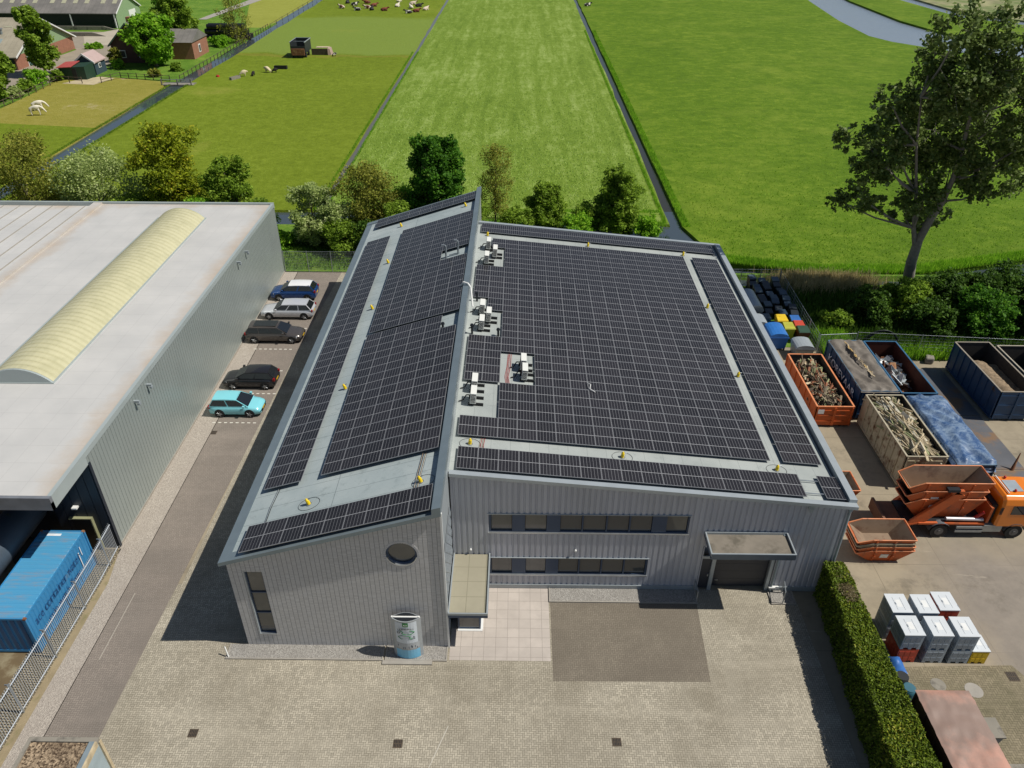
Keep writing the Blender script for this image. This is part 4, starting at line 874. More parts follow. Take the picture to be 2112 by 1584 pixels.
for (r_, a, b) in (('L', -6.73, 2.6), ('L', -1.0, 2.3), ('H', .95, 6.45), ('H', 17.3, 6.4), ('H', 9.0, 6.4)):
    f = zlr if r_ == 'L' else zhr; rr_ = .55
    P = [(a + rr_ * math.cos(t), b + rr_ * .8 * math.sin(t), f(a + rr_ * math.cos(t)) + .02) for t in [2 * math.pi * i / 18 for i in range(19)]]
    mb2 = MB().tube(P, .008, 4); tag(mb2.build('cable_loop', M['black']), 'thin black cable loop round the anchor ' + {(-6.73): 'at the front left of the brick wing roof', (-1.0): 'at the front of the ridge', .95: 'at the front left of the hall roof', 17.3: 'at the front right of the hall roof', 9.0: 'in the hall front walkway middle'}[a], 'cable')
tag(MB().tube([(7.6, 12.9, zh(7.6) + .12), (7.75, 12.5, zh(7.7) + .3), (7.7, 12.3, zh(7.7) + .12), (8.0, 12.0, zh(8) + .12)], .03, 5).build('loose_bracket', M['white']), 'small white bracket lying on the panels in the middle of the hall roof', 'bracket')
# ================================================================= CARS
def paint(name, c, metal=.3, r=.22): 
    q = N(name); q.out(c, r, metal, .5); q.b.inputs['Coat Weight'].default_value = .6; q.b.inputs['Coat Roughness'].default_value = .08; return q.m
M['headlamp'] = glassy('headlamp_glass', hx('#b9bec2'), .1); M['plate'] = mat('yellow_plate', hx('#d8b01c'), .5)
def car(label, col, L, Wd, H, st, gh, loc, rz, roofm=None, sideN=2, rimm=None, sunroof=False):
    """st: (x, halfwidth factor, z bottom, z top); gh: x_rear_base, x_rear_top, x_front_top, x_front_base, belt z. Front is +X."""
    t = thing('parked_car', label, 'car', (0, 0, 0), 'cars parked along the warehouse wall'); w_ = Wd / 2
    mb = MB(); rings = []
    for x, k, zb, zt in st:
        h = [(0, zb), (.80, zb), (.95, zb + .08), (1.0, zb + .25), (1.0, .62 * zt + .1), (.965, zt - .10), (.86, zt - .01), (.5, zt + .015), (0, zt + .02)]
        rings.append([(x, y * w_ * k, z) for y, z in h] + [(x, -y * w_ * k, z) for y, z in h[::-1][1:-1]])
    n = len(rings[0]); vs = [p for r in rings for p in r]
    mb.add(vs, [(i * n + j, (i + 1) * n + j, (i + 1) * n + (j + 1) % n, i * n + (j + 1) % n) for i in range(len(rings) - 1) for j in range(n)], 0, True)
    mb.add(rings[0], [tuple(range(n))]); mb.add(rings[-1], [tuple(range(n))[::-1]])
    xrb, xrt, xft, xfb, zb = gh; wb, wt = w_ * .93, w_ * .70
    core = [(xrb, -wb, zb - .05), (xfb, -wb, zb - .05), (xfb, wb, zb - .05), (xrb, wb, zb - .05)]; tp = [(xrt, -wt, H - .07), (xft, -wt, H - .09), (xft, wt, H - .09), (xrt, wt, H - .07)]
    mb.hexa(core, tp)
    body = mb.build('body', col, t)
    # roof skin
    rp = []
    for i in range(7):
        s_ = i / 6; x = xrt - .06 + (xft - xrt + .10) * s_; z = H - .05 + .05 * math.sin(math.pi * (s_ * .85 + .1)); rp.append([(x, wt * 1.03 * yy, z - .06 * abs(yy) ** 3) for yy in (-1, -.8, -.4, 0, .4, .8, 1)])
    r2 = MB().grid(rp, 0, True); low = [[(p[0], p[1], p[2] - .05) for p in row] for row in rp]
    r2.grid([[rp[i][0], low[i][0]] for i in range(7)]).grid([[rp[i][-1], low[i][-1]] for i in range(7)]).grid([rp[0], low[0]]).grid([rp[-1], low[-1]])
    r2.build('roof', roofm or col, t)
    if sunroof: MB().box(xrt + .35, xft - .1, -wt * .8, wt * .8, H + .0, H + .012).build('glass_roof', M['glass_car'], t)
    def pane(name, A, B, Cc, D_, mrg=(.06, .06, .10, .07)):
        """quad A,B (bottom) C,D (top) inset by margins and lifted off the core"""
        A, B, Cc, D_ = map(Vector, (A, B, Cc, D_)); l, r_, bo, to = mrg
        def P(u, v): return (A * (1 - u) + B * u) * (1 - v) + (D_ * (1 - u) + Cc * u) * v
        nn = (B - A).cross(D_ - A).normalized() * .012
        q4 = [P(l, bo), P(1 - r_, bo), P(1 - r_, 1 - to), P(l, 1 - to)]
        MB().add([p + nn for p in q4] + [p - nn for p in q4], [(0, 1, 2, 3), (0, 4, 5, 1), (1, 5, 6, 2), (2, 6, 7, 3), (3, 7, 4, 0)]).build(name, M['glass_car'], t)
    a, b, c_, d_ = core; e_, f_, g_, h_ = tp
    a, b, c_, d_ = [(p[0], p[1], zb) for p in (a, b, c_, d_)]
    for k in range(sideN):
        u0, u1 = k / sideN, (k + 1) / sideN; lp = lambda p, r_, s_: tuple(p[i] + (r_[i] - p[i]) * s_ for i in range(3))
        pane('side_window', lp(a, b, u0), lp(a, b, u1), lp(e_, f_, u1), lp(e_, f_, u0), (.04, .04, .08, .12))
        pane('side_window', lp(c_, d_, u0), lp(c_, d_, u1), lp(g_, h_, u1), lp(g_, h_, u0), (.04, .04, .08, .12))
    pane('windscreen', b, c_, g_, f_, (.05, .05, .02, .06)); pane('rear_window', d_, a, e_, h_, (.09, .09, .12, .12))
    for xx in (.78, L - .82):
        for s_ in (-1, 1):
            MB().cyl((xx, s_ * (w_ - .16), .36), (xx, s_ * (w_ + .004), .36), .36, n=20).build('wheel_arch', M['black'], t)
            wh_ = MB().cyl((xx, s_ * (w_ - .19), .31), (xx, s_ * (w_ + .015), .31), .31, n=20).build('wheel', M['tyre'], t)
            rm = MB().cyl((xx, s_ * (w_ - .02), .31), (xx, s_ * (w_ + .022), .31), .13, n=10)
            for k in range(5): an = k * 2 * math.pi / 5; rm.tube([(xx, s_ * (w_ + .012), .31), (xx + .21 * math.cos(an), s_ * (w_ + .018), .31 + .21 * math.sin(an))], .028, 4)
            rm.build('rim', rimm or M['rim'], wh_)
    zt_f = st[-2][3]; 
    for s_ in (-1, 1):
        MB().hexa([(L - .42, s_ * w_ * .80, zt_f - .16), (L - .08, s_ * w_ * .50, zt_f - .2), (L - .05, s_ * w_ * .78, zt_f - .2), (L - .42, s_ * w_ * .965, zt_f - .16)][::int(s_)],
                  [(L - .42, s_ * w_ * .78, zt_f + .0), (L - .13, s_ * w_ * .5, zt_f - .03), (L - .10, s_ * w_ * .76, zt_f - .03), (L - .42, s_ * w_ * .95, zt_f + .0)][::int(s_)]).build('headlight', M['headlamp'], t)
        MB().box(-.01, .16, s_ * w_ * .8 - .1, s_ * w_ * .8 + .1, zb - .2, zb + .0).build('tail_light', M['redlens'], t)
        MB().box(xfb - .35, xfb - .2, s_ * (w_ + .09) - .09, s_ * (w_ + .09) + .09, zb + .02, zb + .16).build('mirror', col, t)
    MB().box(L - .04, L + .012, -.5, .5, .3, .44).build('grille', M['black'], t)
    MB().box(-.012, .02, -.26, .26, .55, .66).build('number_plate', M['plate'], t); MB().box(L, L + .016, -.26, .26, .42, .52).build('number_plate', M['plate'], t)
    place(t, loc, rz); return t
def stn(L, zt, zh_, zn, k0=.93):
    return [(0, k0 * .9, .35, zt - .16), (.08, k0, .22, zt - .04), (.5, .99, .2, zt), (1.2, 1, .19, zt), (L * .55, 1, .19, zt), (L * .7, 1, .19, zt - .0), (L * .78, .99, .19, zh_), (L * .9, .96, .2, zh_ - .06), (L - .1, .88, .22, zn), (L, .74, .3, zn - .15)]
def putcar(label, col, L, Wd, H, belt, gh, xr, yc, flip, zh_=.86, zn=.7, **kw):
    st = stn(L, belt, zh_, zn)
    return car(label, col, L, Wd, H, st, gh, (xr if not flip else xr + L, yc, 0), 0 if not flip else math.pi, **kw)
putcar('light blue hatchback, nearest car in the lane', paint('light_blue_paint', hx('#80ccd6'), .05), 3.78, 1.68, 1.5, .93, (.06, .42, 2.05, 2.95, .93), -19.0, 20.55, False)
putcar('black hatchback with red tail lights beside the light blue car', paint('black_paint', hx('#2a292c'), .3), 4.1, 1.72, 1.49, .95, (.06, .5, 2.15, 3.05, .95), -19.25, 24.2, True)
putcar('brown grey estate car with dark glass roof', paint('brown_grey_paint', hx('#57524f'), .4), 4.75, 1.8, 1.5, .95, (.06, .4, 2.75, 3.6, .95), -19.55, 31.2, False, sideN=3, sunroof=True)
putcar('silver estate car between the brown and the blue car', paint('silver_paint', hx('#c9cbcf'), .3), 4.7, 1.78, 1.46, .92, (.06, .55, 2.65, 3.45, .92), -19.5, 35.4, True, zh_=.84, sideN=3)
putcar('dark blue car with white roof, farthest in the lane', paint('dark_blue_paint', hx('#1c4580'), .4), 4.25, 1.78, 1.56, 1.0, (.06, .5, 2.4, 3.25, 1.0), -19.6, 39.0, True, zh_=.93, zn=.76, roofm=paint('white_roof_paint', hx('#dedede'), 0))

# ================================================================= ROLL-OFF CONTAINERS
def rolloff(label, x0, x1, y0, y1, h, mo, mi, mrim, nr, zf=.18, group='roll-off containers in the recycling yard', door=True, plate=None):
    t = thing('roll_off_container', label, 'container', ((x0 + x1) / 2, (y0 + y1) / 2, 0), group); w_ = .05
    MB().box(x0, x0 + w_, y0, y1, zf, h).box(x1 - w_, x1, y0, y1, zf, h).box(x0 + w_, x1 - w_, y1 - w_, y1, zf, h).build('walls', mo, t)
    MB().box(x0 + w_, x0 + w_ + .01, y0 + w_, y1 - w_, zf + .06, h - .02).box(x1 - w_ - .01, x1 - w_, y0 + w_, y1 - w_, zf + .06, h - .02).box(x0 + w_ + .01, x1 - w_ - .01, y1 - w_ - .01, y1 - w_, zf + .06, h - .02).box(x0 + w_ + .01, x1 - w_ - .01, y0 + w_, y0 + w_ + .01, zf + .06, h - .02).box(x0 + w_ + .01, x1 - w_ - .01, y0 + w_ + .01, y1 - w_ - .01, zf, zf + .06).build('lining', mi, t)
    MB().box(x0 - .03, x0 + w_ + .03, y0, y1, h, h + .05).box(x1 - w_ - .03, x1 + .03, y0, y1, h, h + .05).box(x0 + w_ + .03, x1 - w_ - .03, y1 - w_ - .03, y1 + .03, h, h + .05).box(x0 + w_ + .03, x1 - w_ - .03, y0 - .02, y0 + w_ + .03, h, h + .05).build('rim', mrim, t)
    mb = MB()
    for i in range(nr + 1):
        y = y0 + .06 + (y1 - y0 - .2) * i / nr
        mb.prism([(x0, y), (x0 - .07, y + .02), (x0 - .07, y + .08), (x0, y + .1)], zf, h, 'z'); mb.prism([(x1, y), (x1 + .07, y + .02), (x1 + .07, y + .08), (x1, y + .1)], zf, h, 'z')
    for i in range(4):
        x = x0 + .3 + (x1 - x0 - .6) * i / 3; mb.box(x - .04, x + .04, y1, y1 + .06, zf, h)
    mb.box(x0 - .05, x0, y0, y1, zf, zf + .14).box(x1, x1 + .05, y0, y1, zf, zf + .14); mb.build('ribs', mo, t)
    dd = MB().box(x0 + .0, x1 - .0, y0, y0 + w_, zf, h).build('end_door', mo, t)
    mb = MB()
    for x in (x0 + .04, (x0 + x1) / 2 - .06, (x0 + x1) / 2 + .02, x1 - .12): mb.box(x, x + .08, y0 - .06, y0, zf, h - .05)
    for z in (zf + .3, (zf + h) / 2, h - .35): mb.box(x0 + .1, x1 - .1, y0 - .035, y0, z, z + .07)
    mb.build('door_bars', mo, dd)
    MB().box((x0 + x1) / 2 - .75, (x0 + x1) / 2 - .6, y0 + .1, y1 - .1, .02, zf).box((x0 + x1) / 2 + .6, (x0 + x1) / 2 + .75, y0 + .1, y1 - .1, .02, zf).build('runners', M['dkmetal'], t)
    if plate: MB().box(x0 + .12, x0 + .55, y0 - .075, y0 - .06, h - .55, h - .2).build('plate', M['white'], t)
    return t
def junk(name, label, cat, x0, x1, y0, y1, z0, z1, n, mats, ln=(.5, 1.6), wd=(.04, .09), tilt=.3, main=1.4, spread=1.0, slab=0, seed=1):
    rd = random.Random(seed); mb = MB()
    # loose bedding under the pieces
    P = [[(x0 + (x1 - x0) * i / 6, y0 + (y1 - y0) * j / 14, z0 + (z1 - z0) * .45 * math.sin(math.pi * (i + .5) / 7) * (0.5 + rd.random() * .5)) for j in range(15)] for i in range(7)]; mb.grid(P, len(mats) - 1)
    for i in range(n):
        L_ = rd.uniform(*ln); W_ = rd.uniform(*wd); x, y = rd.uniform(x0 + .25, x1 - .25), rd.uniform(y0 + .5, y1 - .5)
        k = math.sin(math.pi * (x - x0) / (x1 - x0)); z = z0 + (z1 - z0) * (.25 + .75 * k * rd.uniform(.4, 1))
        a = rd.gauss(main, spread)
        if abs(math.cos(a)) * L_ > (x1 - x0) * .85: L_ = (x1 - x0) * .6
        mb.T = Matrix.Translation((x, y, z)) @ Matrix.Rotation(a, 4, 'Z') @ Matrix.Rotation(rd.gauss(0, tilt), 4, 'Y') @ Matrix.Rotation(rd.uniform(0, 3), 4, 'X')
        if rd.random() < slab: mb.box(-.35, .35, -.3, .3, -.012, .012, rd.randrange(len(mats) - 1))
        else: mb.box(-L_ / 2, L_ / 2, -W_, W_, -.02, .02, rd.randrange(len(mats) - 1))
    mb.T = None
    return stuff(mb.build(name, mats), label, cat)
from mathutils import noise as mn
def tarp(name, label, x0, x1, y0, y1, z, m, amp=.06, sag=.12, hang=.5, seed=0, nx=26, ny=56, parent=None, fold=(1.5, 4.0)):
    P = []
    for i in range(nx + 1):
        row = []
        for j in range(ny + 1):
            u = -.06 + 1.12 * i / nx; v = -.02 + 1.04 * j / ny
            x = x0 + (x1 - x0) * min(1, max(0, u)); y = y0 + (y1 - y0) * min(1, max(0, v)); uu = min(1, max(0, u)); vv = min(1, max(0, v))
            ridge = abs(mn.noise((x * fold[0] + y * .35 + seed, y * fold[1] * .3, seed)))
            zz = z - sag * math.sin(math.pi * uu) * math.sin(math.pi * vv) + amp * (1 - 2.2 * ridge) * min(1, 6 * min(uu, 1 - uu) + .25) + .03 * mn.noise((x * 4, y * 4, seed))
            if u < 0 or u > 1: zz = z - hang * (.6 + .5 * abs(mn.noise((y * 1.3, seed, 1)))); x += (.06 + .05 * mn.noise((y * 3, seed, 5))) * (1 if u > 1 else -1)
            if v < 0 or v > 1: zz = min(zz, z - hang * 1.4 * (.6 + .5 * abs(mn.noise((x * 1.5, seed, 2))))); y += .06 * (1 if v > 1 else -1)
            row.append((x, y, zz))
        P.append(row)
    return MB().grid(P, 0, True).build(name, m, parent)
orange = mat('orange_paint', hx('#bf5a24'), .6, .05, var=.1, vs=1.2, dirt=(al('#7a4c34'), 1.3, .52, .72)); orange_rim = mat('orange_rim', hx('#d98a5c'), .5, .05, var=.1, vs=3, dirt=(al('#8a5a40'), 2.5, .55, .7))
blue_d = mat('dark_blue_container', hx('#1c3f62'), .5, .15, var=.15, vs=.8, dirt=(al('#54422f'), 1.1, .62, .76)); blue_rim = mat('blue_rim', al('#5b7387'), .5, .2)
cream = mat('cream_rusty_container', al('#b5a98e', .95), .7, .05, var=.1, vs=1, dirt=(al('#6f4f36'), 1.8, .5, .66))
rust_in = mat('rusty_inside', al('#54291a', .9), .85, .1, var=.25, vs=1); dark_in = mat('dark_inside', al('#3a3632'), .9, var=.2)
woods = [M['wood'], M['wood_pale'], M['wood_dark'], M['wood_green'], mat('wood_reddish', al('#8b5a3f'), .85), M['wood_dark']]
rolloff('orange roll-off container filled with broken wood beside the hall', 24.7, 27.35, 19.25, 26.45, 1.75, orange, dark_in, orange_rim, 6, plate=True)
junk('wood_waste', 'broken boards filling the orange container', 'wood waste', 24.85, 27.2, 19.6, 26.2, .85, 1.68, 340, woods, main=1.3, spread=.45, seed=3)
kv = rolloff('dark blue container lettered KOREVAAR under a torn grey tarpaulin', 28.0, 30.62, 20.15, 27.35, 2.5, blue_d, dark_in, blue_rim, 7)
greytarp = N('grey_tarpaulin'); c = greytarp.mix(greytarp.ramp(greytarp.noise(1.4, 6, .7, dist=1), [(.35, 0.0), (.7, 1.0)]), al('#5c554d'), al('#7b7369')); greytarp = greytarp.out(c, .7)
tag(tarp('tarpaulin', '', 28.0, 30.62, 20.15, 27.3, 2.56, greytarp, .2, .16, .12, 3, fold=(1.2, 1.6)), 'wrinkled dark grey tarpaulin over the KOREVAAR container', 'tarpaulin')
mb = MB(); rd = random.Random(5)
for i in range(34):
    yy = 26.8 - i * .14; mb.T = Matrix.Translation((29.15 + .012 * i + rd.uniform(-.08, .08), yy, 2.60 + rd.uniform(-.03, .05))) @ Matrix.Rotation(rd.uniform(1.2, 2.0), 4, 'Z'); mb.box(-.22, .22, -.03, .05, -.01, .02, rd.randrange(3))
mb.T = None; stuff(mb.build('insulation_scraps', [M['wood_pale'], M['wood'], mat('foam', al('#b89a62'), .9)]), 'strip of torn foam and wood showing through the grey tarpaulin', 'waste')
text('KOREVAAR', .85, Matrix.Translation((27.915, 23.7, 1.35)) @ Matrix.Rotation(-math.pi / 2, 4, 'Z') @ Matrix.Rotation(math.pi / 2, 4, 'X') @ Matrix.Scale(1.25, 4, (1, 0, 0)), mat('white_lettering_big', al('#e2e8ee', 1.0), .6), 'lettering', kv, .008)
rolloff('open blue container with rusty inside and metal scrap', 30.78, 33.35, 20.0, 27.35, 2.45, blue_d, rust_in, mat('blue_rim_bright', hx('#3c6a8c'), .5, .2), 7)
junk('metal_scrap', 'white and brown metal scrap inside the rusty blue container', 'scrap metal', 30.95, 33.2, 22.2, 27.0, .6, 1.9, 90, [M['white'], M['steel'], M['rust'], M['fascia_lt'], M['rust']], (.3, 1.2), (.03, .2), .5, 1, 1.5, .25, seed=8)
rolloff('cream rusty container heaped with pale timber', 28.1, 30.72, 12.75, 19.7, 2.5, cream, dark_in, mat('cream_rim', al('#a39a84'), .7, var=.1), 9)
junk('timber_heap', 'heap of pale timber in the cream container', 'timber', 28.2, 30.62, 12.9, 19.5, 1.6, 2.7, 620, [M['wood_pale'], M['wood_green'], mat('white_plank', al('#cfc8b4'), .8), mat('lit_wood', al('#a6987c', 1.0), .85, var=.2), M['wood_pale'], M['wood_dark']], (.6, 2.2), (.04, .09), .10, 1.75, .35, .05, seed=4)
bt = N('blue_tarpaulin'); c = bt.mix(bt.ramp(bt.noise(1.6, 8, .8, dist=.6), [(.42, 0.0), (.66, 1.0)]), al('#34517a'), al('#8ea1b4')); bt = bt.out(c, .38, 0, .5)
rolloff('container wrapped under a blue tarpaulin beside the cream one', 30.98, 33.42, 12.05, 19.65, 2.45, blue_d, dark_in, blue_rim, 7)
tag(tarp('tarpaulin', '', 30.95, 33.45, 12.05, 19.65, 2.62, bt, .2, -.10, .75, 9, fold=(.9, 1.8)), 'shiny blue tarpaulin over the container next to the cream one', 'tarpaulin')
rolloff('dark blue container holding brown soil at the right edge', 37.95, 40.65, 20.2, 27.25, 2.5, blue_d, dark_in, mat('worn_rim', al('#8f8678'), .7, .1), 8)
P = [[(38.05 + 2.5 * i / 14, 20.35 + 5.2 * j / 24, 1.55 + .7 * math.sin(math.pi * min(1, i / 11)) * (1 - .5 * j / 24) + .12 * mn.noise((i * .8, j * .8, 2))) for j in range(25)] for i in range(15)]
stuff(MB().grid(P, 0, True).build('soil_heap', mat('brown_soil', al('#83715a', 1.0), .95, var=.4, vs=4, bump=.9, bs=9)), 'brown soil heap in the dark blue container at the right', 'soil')
rolloff('dark empty container cut off by the right edge of the yard', 41.6, 44.4, 20.8, 27.6, 2.0, mat('grimy_container', al('#5e5a50'), .85, var=.2), dark_in, mat('worn_rim_pale', al('#a09888'), .8), 7)
pk = rolloff('long container with faded pink lid at the bottom right', 21.5, 23.8, -13.5, -4.0, 2.45, mat('dark_rust_container', al('#4a322a'), .7, var=.2), dark_in, mat('pink_rim', al('#8b5a48'), .6), 9)
pkq = N('faded_pink_cover'); c = pkq.mix(pkq.ramp(pkq.noise(.45, 6, .6), [(.42, 0.0), (.6, 1.0)]), al('#8b7468', .95), al('#b98a77', .95)); pkq = pkq.out(c, .6)
tarp('lid_cover', '', 21.5, 23.8, -13.4, -4.02, 2.55, pkq, .05, .03, .06, 14, 20, 60, pk)

# ================================================================= SKIPS
def skip(label, ox, oy, oz, L=3.3, Wd=1.8, H=1.25, mo=None, mi=None, group='stacked orange skips', name='skip', plate=False, mrim=None):
    mo = mo or orange; mi = mi or M['skip_in']
    t = thing(name, label, 'skip', (ox, oy, oz), group); w_ = .045
    prof = [(.95, 0), (L - .75, 0), (L, H), (.85, H), (0, .72 * H)]          # side view, low lip at the left
    T = Matrix.Translation((ox, oy, oz))
    def tp(mb_):
        yc = oy + Wd / 2; mb_.V = [(v[0], yc + (v[1] - yc) * (1 - .26 * (1 - min(1, (v[2] - oz) / H))), v[2]) for v in mb_.V]; return mb_
    def plate_(p, q_, th, m, nm, ins=0):
        d = Vector((q_[0] - p[0], q_[1] - p[1])).normalized(); nn = Vector((-d.y, d.x)) * th
        b = MB(); b.T = T; b.prism([p, q_, (q_[0] + nn.x, q_[1] + nn.y), (p[0] + nn.x, p[1] + nn.y)], w_, Wd - w_, 'y'); return tp(b).build(nm, m, t)
    for a in (0, Wd - w_): mb = MB(); mb.T = T; mb.prism(prof, a, a + w_, 'y'); tp(mb).build('side_plate', mo, t)
    plate_(prof[0], prof[1], w_, mo, 'floor'); plate_(prof[1], prof[2], w_, mo, 'end_plate'); plate_(prof[4], prof[0], w_, mo, 'end_plate')
    g_ = .006; b = MB(); b.T = T
    inn = [(.97, w_ + .01), (L - .79, w_ + .01), (L - .07, H - .03), (.88, H - .03), (.1, .72 * H - .0)]
    for a in (w_ + .001, Wd - w_ - g_ - .001): b.prism(inn, a, a + g_, 'y')
    for p, q_ in ((inn[0], inn[1]), (inn[1], inn[2]), (inn[4], inn[0])):
        d = Vector((q_[0] - p[0], q_[1] - p[1])).normalized(); nn = Vector((-d.y, d.x)) * .012; b.prism([p, q_, (q_[0] + nn.x, q_[1] + nn.y), (p[0] + nn.x, p[1] + nn.y)], w_ + .01, Wd - w_ - .01, 'y')
    tp(b).build('lining', mi, t)
    rb = MB(); rb.T = T; r_ = .035
    for a in (w_ / 2, Wd - w_ / 2): rb.tube([(0, a, .72 * H), (.85, a, H), (L, a, H)], r_, 6)
    rb.tube([(L, w_, H), (L, Wd - w_, H)], r_, 6).tube([(0, w_, .72 * H), (0, Wd - w_, .72 * H)], r_, 6); tp(rb).build('rim', mrim or orange_rim, t)
    for xx in (1.05, L - 1.2):
        for a in (-.05, Wd): ft = MB(); ft.T = T; ft.box(xx, xx + .1, a, a + .05, .02, H - .08); ft.cyl((xx + .05, a - .06 if a < 0 else a, H * .55), (xx + .05, a + .05 if a < 0 else a + .11, H * .55), .06, n=8); tp(ft).build('lug', mo, t)
    if plate: b = MB(); b.T = T; b.box(1.45, 1.9, -.03, -.008, H * .35, H * .7); tp(b).build('plate', M['white'], t)
    return t
M['skip_in'] = mat('skip_inside', al('#8a7560', .9), .8, .05, var=.15, vs=1, dirt=(al('#6a4a38'), 1.1, .5, .68))
tanrim = mat('sandy_rim', al('#9c9078'), .8)
skip('bottom skip of the stack by the hedge, with a white plate', 22.9, 6.05, .0, H=.98, plate=True)
skip('second skip from the bottom in the stack by the hedge', 22.86, 6.05, .30, H=.98)
skip('third skip in the stack by the hedge, grey and dirty', 22.82, 6.05, .56, H=.98, mo=mat('dirty_skip', al('#857b68'), .8, var=.2), mrim=tanrim)
skip('top skip of the stack by the hedge, empty and rusty inside', 22.78, 6.05, .84, H=.98)
skip('small orange skip behind the right corner of the hall', 21.6, 10.5, .0, L=3.0, Wd=1.9, H=1.6)

# ================================================================= SKIP LORRY
tr = thing('skip_lorry', 'orange skip lorry carrying nested skips, cab cut by the frame', 'truck', (30, 9.2, 0))
tor = paint('lorry_orange', hx('#df7a10'), 0, .3); ya, yb = 8.2, 10.5
MB().box(26.9, 31.6, 8.75, 8.9, .75, 1.0).box(26.9, 31.6, 9.8, 9.95, .75, 1.0).box(26.5, 31.4, 8.45, 10.25, 1.0, 1.12).build('chassis', M['dkmetal'], tr)
MB().box(27.3, 31.2, 8.25, 8.42, 1.0, 1.12).box(27.3, 31.2, 10.28, 10.45, 1.0, 1.12).hexa([(25.7, 8.3, .55), (27.3, 8.3, 1.0), (27.3, 8.5, 1.0), (25.7, 8.5, .55)], [(25.7, 8.3, .65), (27.3, 8.3, 1.12), (27.3, 8.5, 1.12), (25.7, 8.5, .65)]).hexa([(25.7, 10.2, .55), (27.3, 10.2, 1.0), (27.3, 10.4, 1.0), (25.7, 10.4, .55)], [(25.7, 10.2, .65), (27.3, 10.2, 1.12), (27.3, 10.4, 1.12), (25.7, 10.4, .65)]).build('deck_frame', orange, tr)
MB().box(25.5, 26.6, 8.4, 10.3, .9, 1.0).hexa([(24.2, 8.8, .1), (25.6, 8.6, .8), (25.6, 8.8, .8), (24.2, 9.0, .1)], [(24.2, 8.8, .2), (25.6, 8.6, .95), (25.6, 8.8, .95), (24.2, 9.0, .2)]).box(25.3, 25.45, 8.3, 10.4, .4, 1.2).box(25.45, 26.9, 9.3, 9.5, .7, .9).build('tailgate_ramp', mat('brown_ramp', al('#6d4a36'), .8, var=.2), tr)
for xx in (28.65, 33.1):
    for s_, yy in ((1, ya), (-1, yb)):
        wl = MB().cyl((xx, yy, .5), (xx, yy + s_ * .3, .5), .5, n=26).build('wheel', M['tyre'], tr); MB().cyl((xx, yy - s_ * .01, .5), (xx, yy + s_ * .05, .5), .26, n=18).cyl((xx, yy - s_ * .05, .5), (xx, yy, .5), .1, n=10).build('rim', mat('grey_rim', al('#5c5a58'), .6), wl)
        P = [[(xx + .62 * math.cos(t), yy + s_ * a, .5 + .62 * math.sin(t)) for a in (-.02, .34)] for t in [math.pi * (.05 + .9 * i / 10) for i in range(11)]]
        P2 = [[(p[0] + (p[0] - xx) * .06, p[1], p[2] + (p[2] - .5) * .06) for p in r_] for r_ in P]
        MB().grid(P, 0, True).grid(P2, 0, True).build('mudguard', mat('mudguard_grey', al('#5f6266'), .5), tr)
MB().box(29.6, 31.2, ya, ya + .1, .45, .62).box(29.6, 31.2, ya, ya + .06, .75, .9).build('side_guard', M['steel'], tr)
MB().box(31.2, 32.3, ya + .02, ya + .6, .5, 1.0).build('fuel_tank', mat('tank_grey', al('#9a9b97'), .4, .3), tr)
for yy in (8.32, 10.3):
    am = MB(); am.hexa([(26.7, yy, .95), (27.5, yy, .95), (29.4, yy, 3.2), (28.9, yy, 3.5)], [(26.7, yy + .2, .95), (27.5, yy + .2, .95), (29.4, yy + .2, 3.2), (28.9, yy + .2, 3.5)]).box(28.6, 29.3, yy, yy + .2, 3.3, 3.55)
    a_ = am.build('lift_arm', orange, tr); MB().box(28.3, 29.0, yy - .05, yy + .25, 3.5, 3.68).build('arm_head', M['dkmetal'], a_)
    MB().cyl((28.9, yy + .1, 1.35), (31.1, yy + .1, 1.3), .11, n=12).build('hydraulic_cylinder', mat('silver_cylinder', hx('#b7b3b5'), .35, .3), tr)
MB().box(31.25, 31.4, 8.3, 10.4, 1.12, 2.3).build('headboard', orange, tr)
MB().cyl((30.6, 8.5, 1.3), (31.0, 8.4, 1.9), .09, n=8).build('extinguisher', M['red'], tr)
cbm = MB(); sect = [(8.2, .95), (8.2, 2.6), (8.28, 2.95), (8.5, 3.12), (10.2, 3.12), (10.42, 2.95), (10.5, 2.6), (10.5, .95)]
X = [(31.75, .94), (31.9, 1.0), (33.6, 1.0), (33.95, .985), (34.15, .93)]
rg = [[(x_, 9.35 + (y_ - 9.35) * k_, .95 + (z_ - .95) * (k_ if z_ > 1 else 1)) for y_, z_ in sect] for x_, k_ in X]
n = 8; cbm.add([p for r_ in rg for p in r_], [(i * n + j, i * n + (j + 1) % n, (i + 1) * n + (j + 1) % n, (i + 1) * n + j) for i in range(4) for j in range(n)]); cbm.add(rg[0], [tuple(range(n))[::-1]]); cbm.add(rg[-1], [tuple(range(n))])
cab = cbm.build('cab', tor, tr, .03)
MB().box(32.4, 33.5, 8.185, 8.2, 1.9, 2.55).build('side_window', M['glass_car'], cab); MB().box(34.15, 34.17, 8.5, 10.2, 1.9, 2.7).build('windscreen', M['glass_car'], cab)
MB().box(32.3, 33.1, 8.85, 9.85, 3.115, 3.15).build('roof_hatch', mat('hatch_grey', al('#97a0a6'), .2), cab)
MB().tube([(32.1, 8.6, 3.2), (32.1, 10.2, 3.2)], .04, 6).build('light_bar', M['white'], cab)
for a in (8.75, 9.95): MB().lathe([(.07, 0), (.08, .1), (.05, .16), (.001, .17)], (32.6, a + .1, 3.13), 8).build('beacon', M['red'], cab)
for k in range(6): MB().box(31.72, 31.9, 8.19, 8.21, 1.9 + k * .09, 1.95 + k * .09).build('vent_slot', M['dkmetal'], cab)
MB().box(31.4, 31.7, 8.5, 10.2, .7, 2.4).build('engine_stack', M['black'], tr)
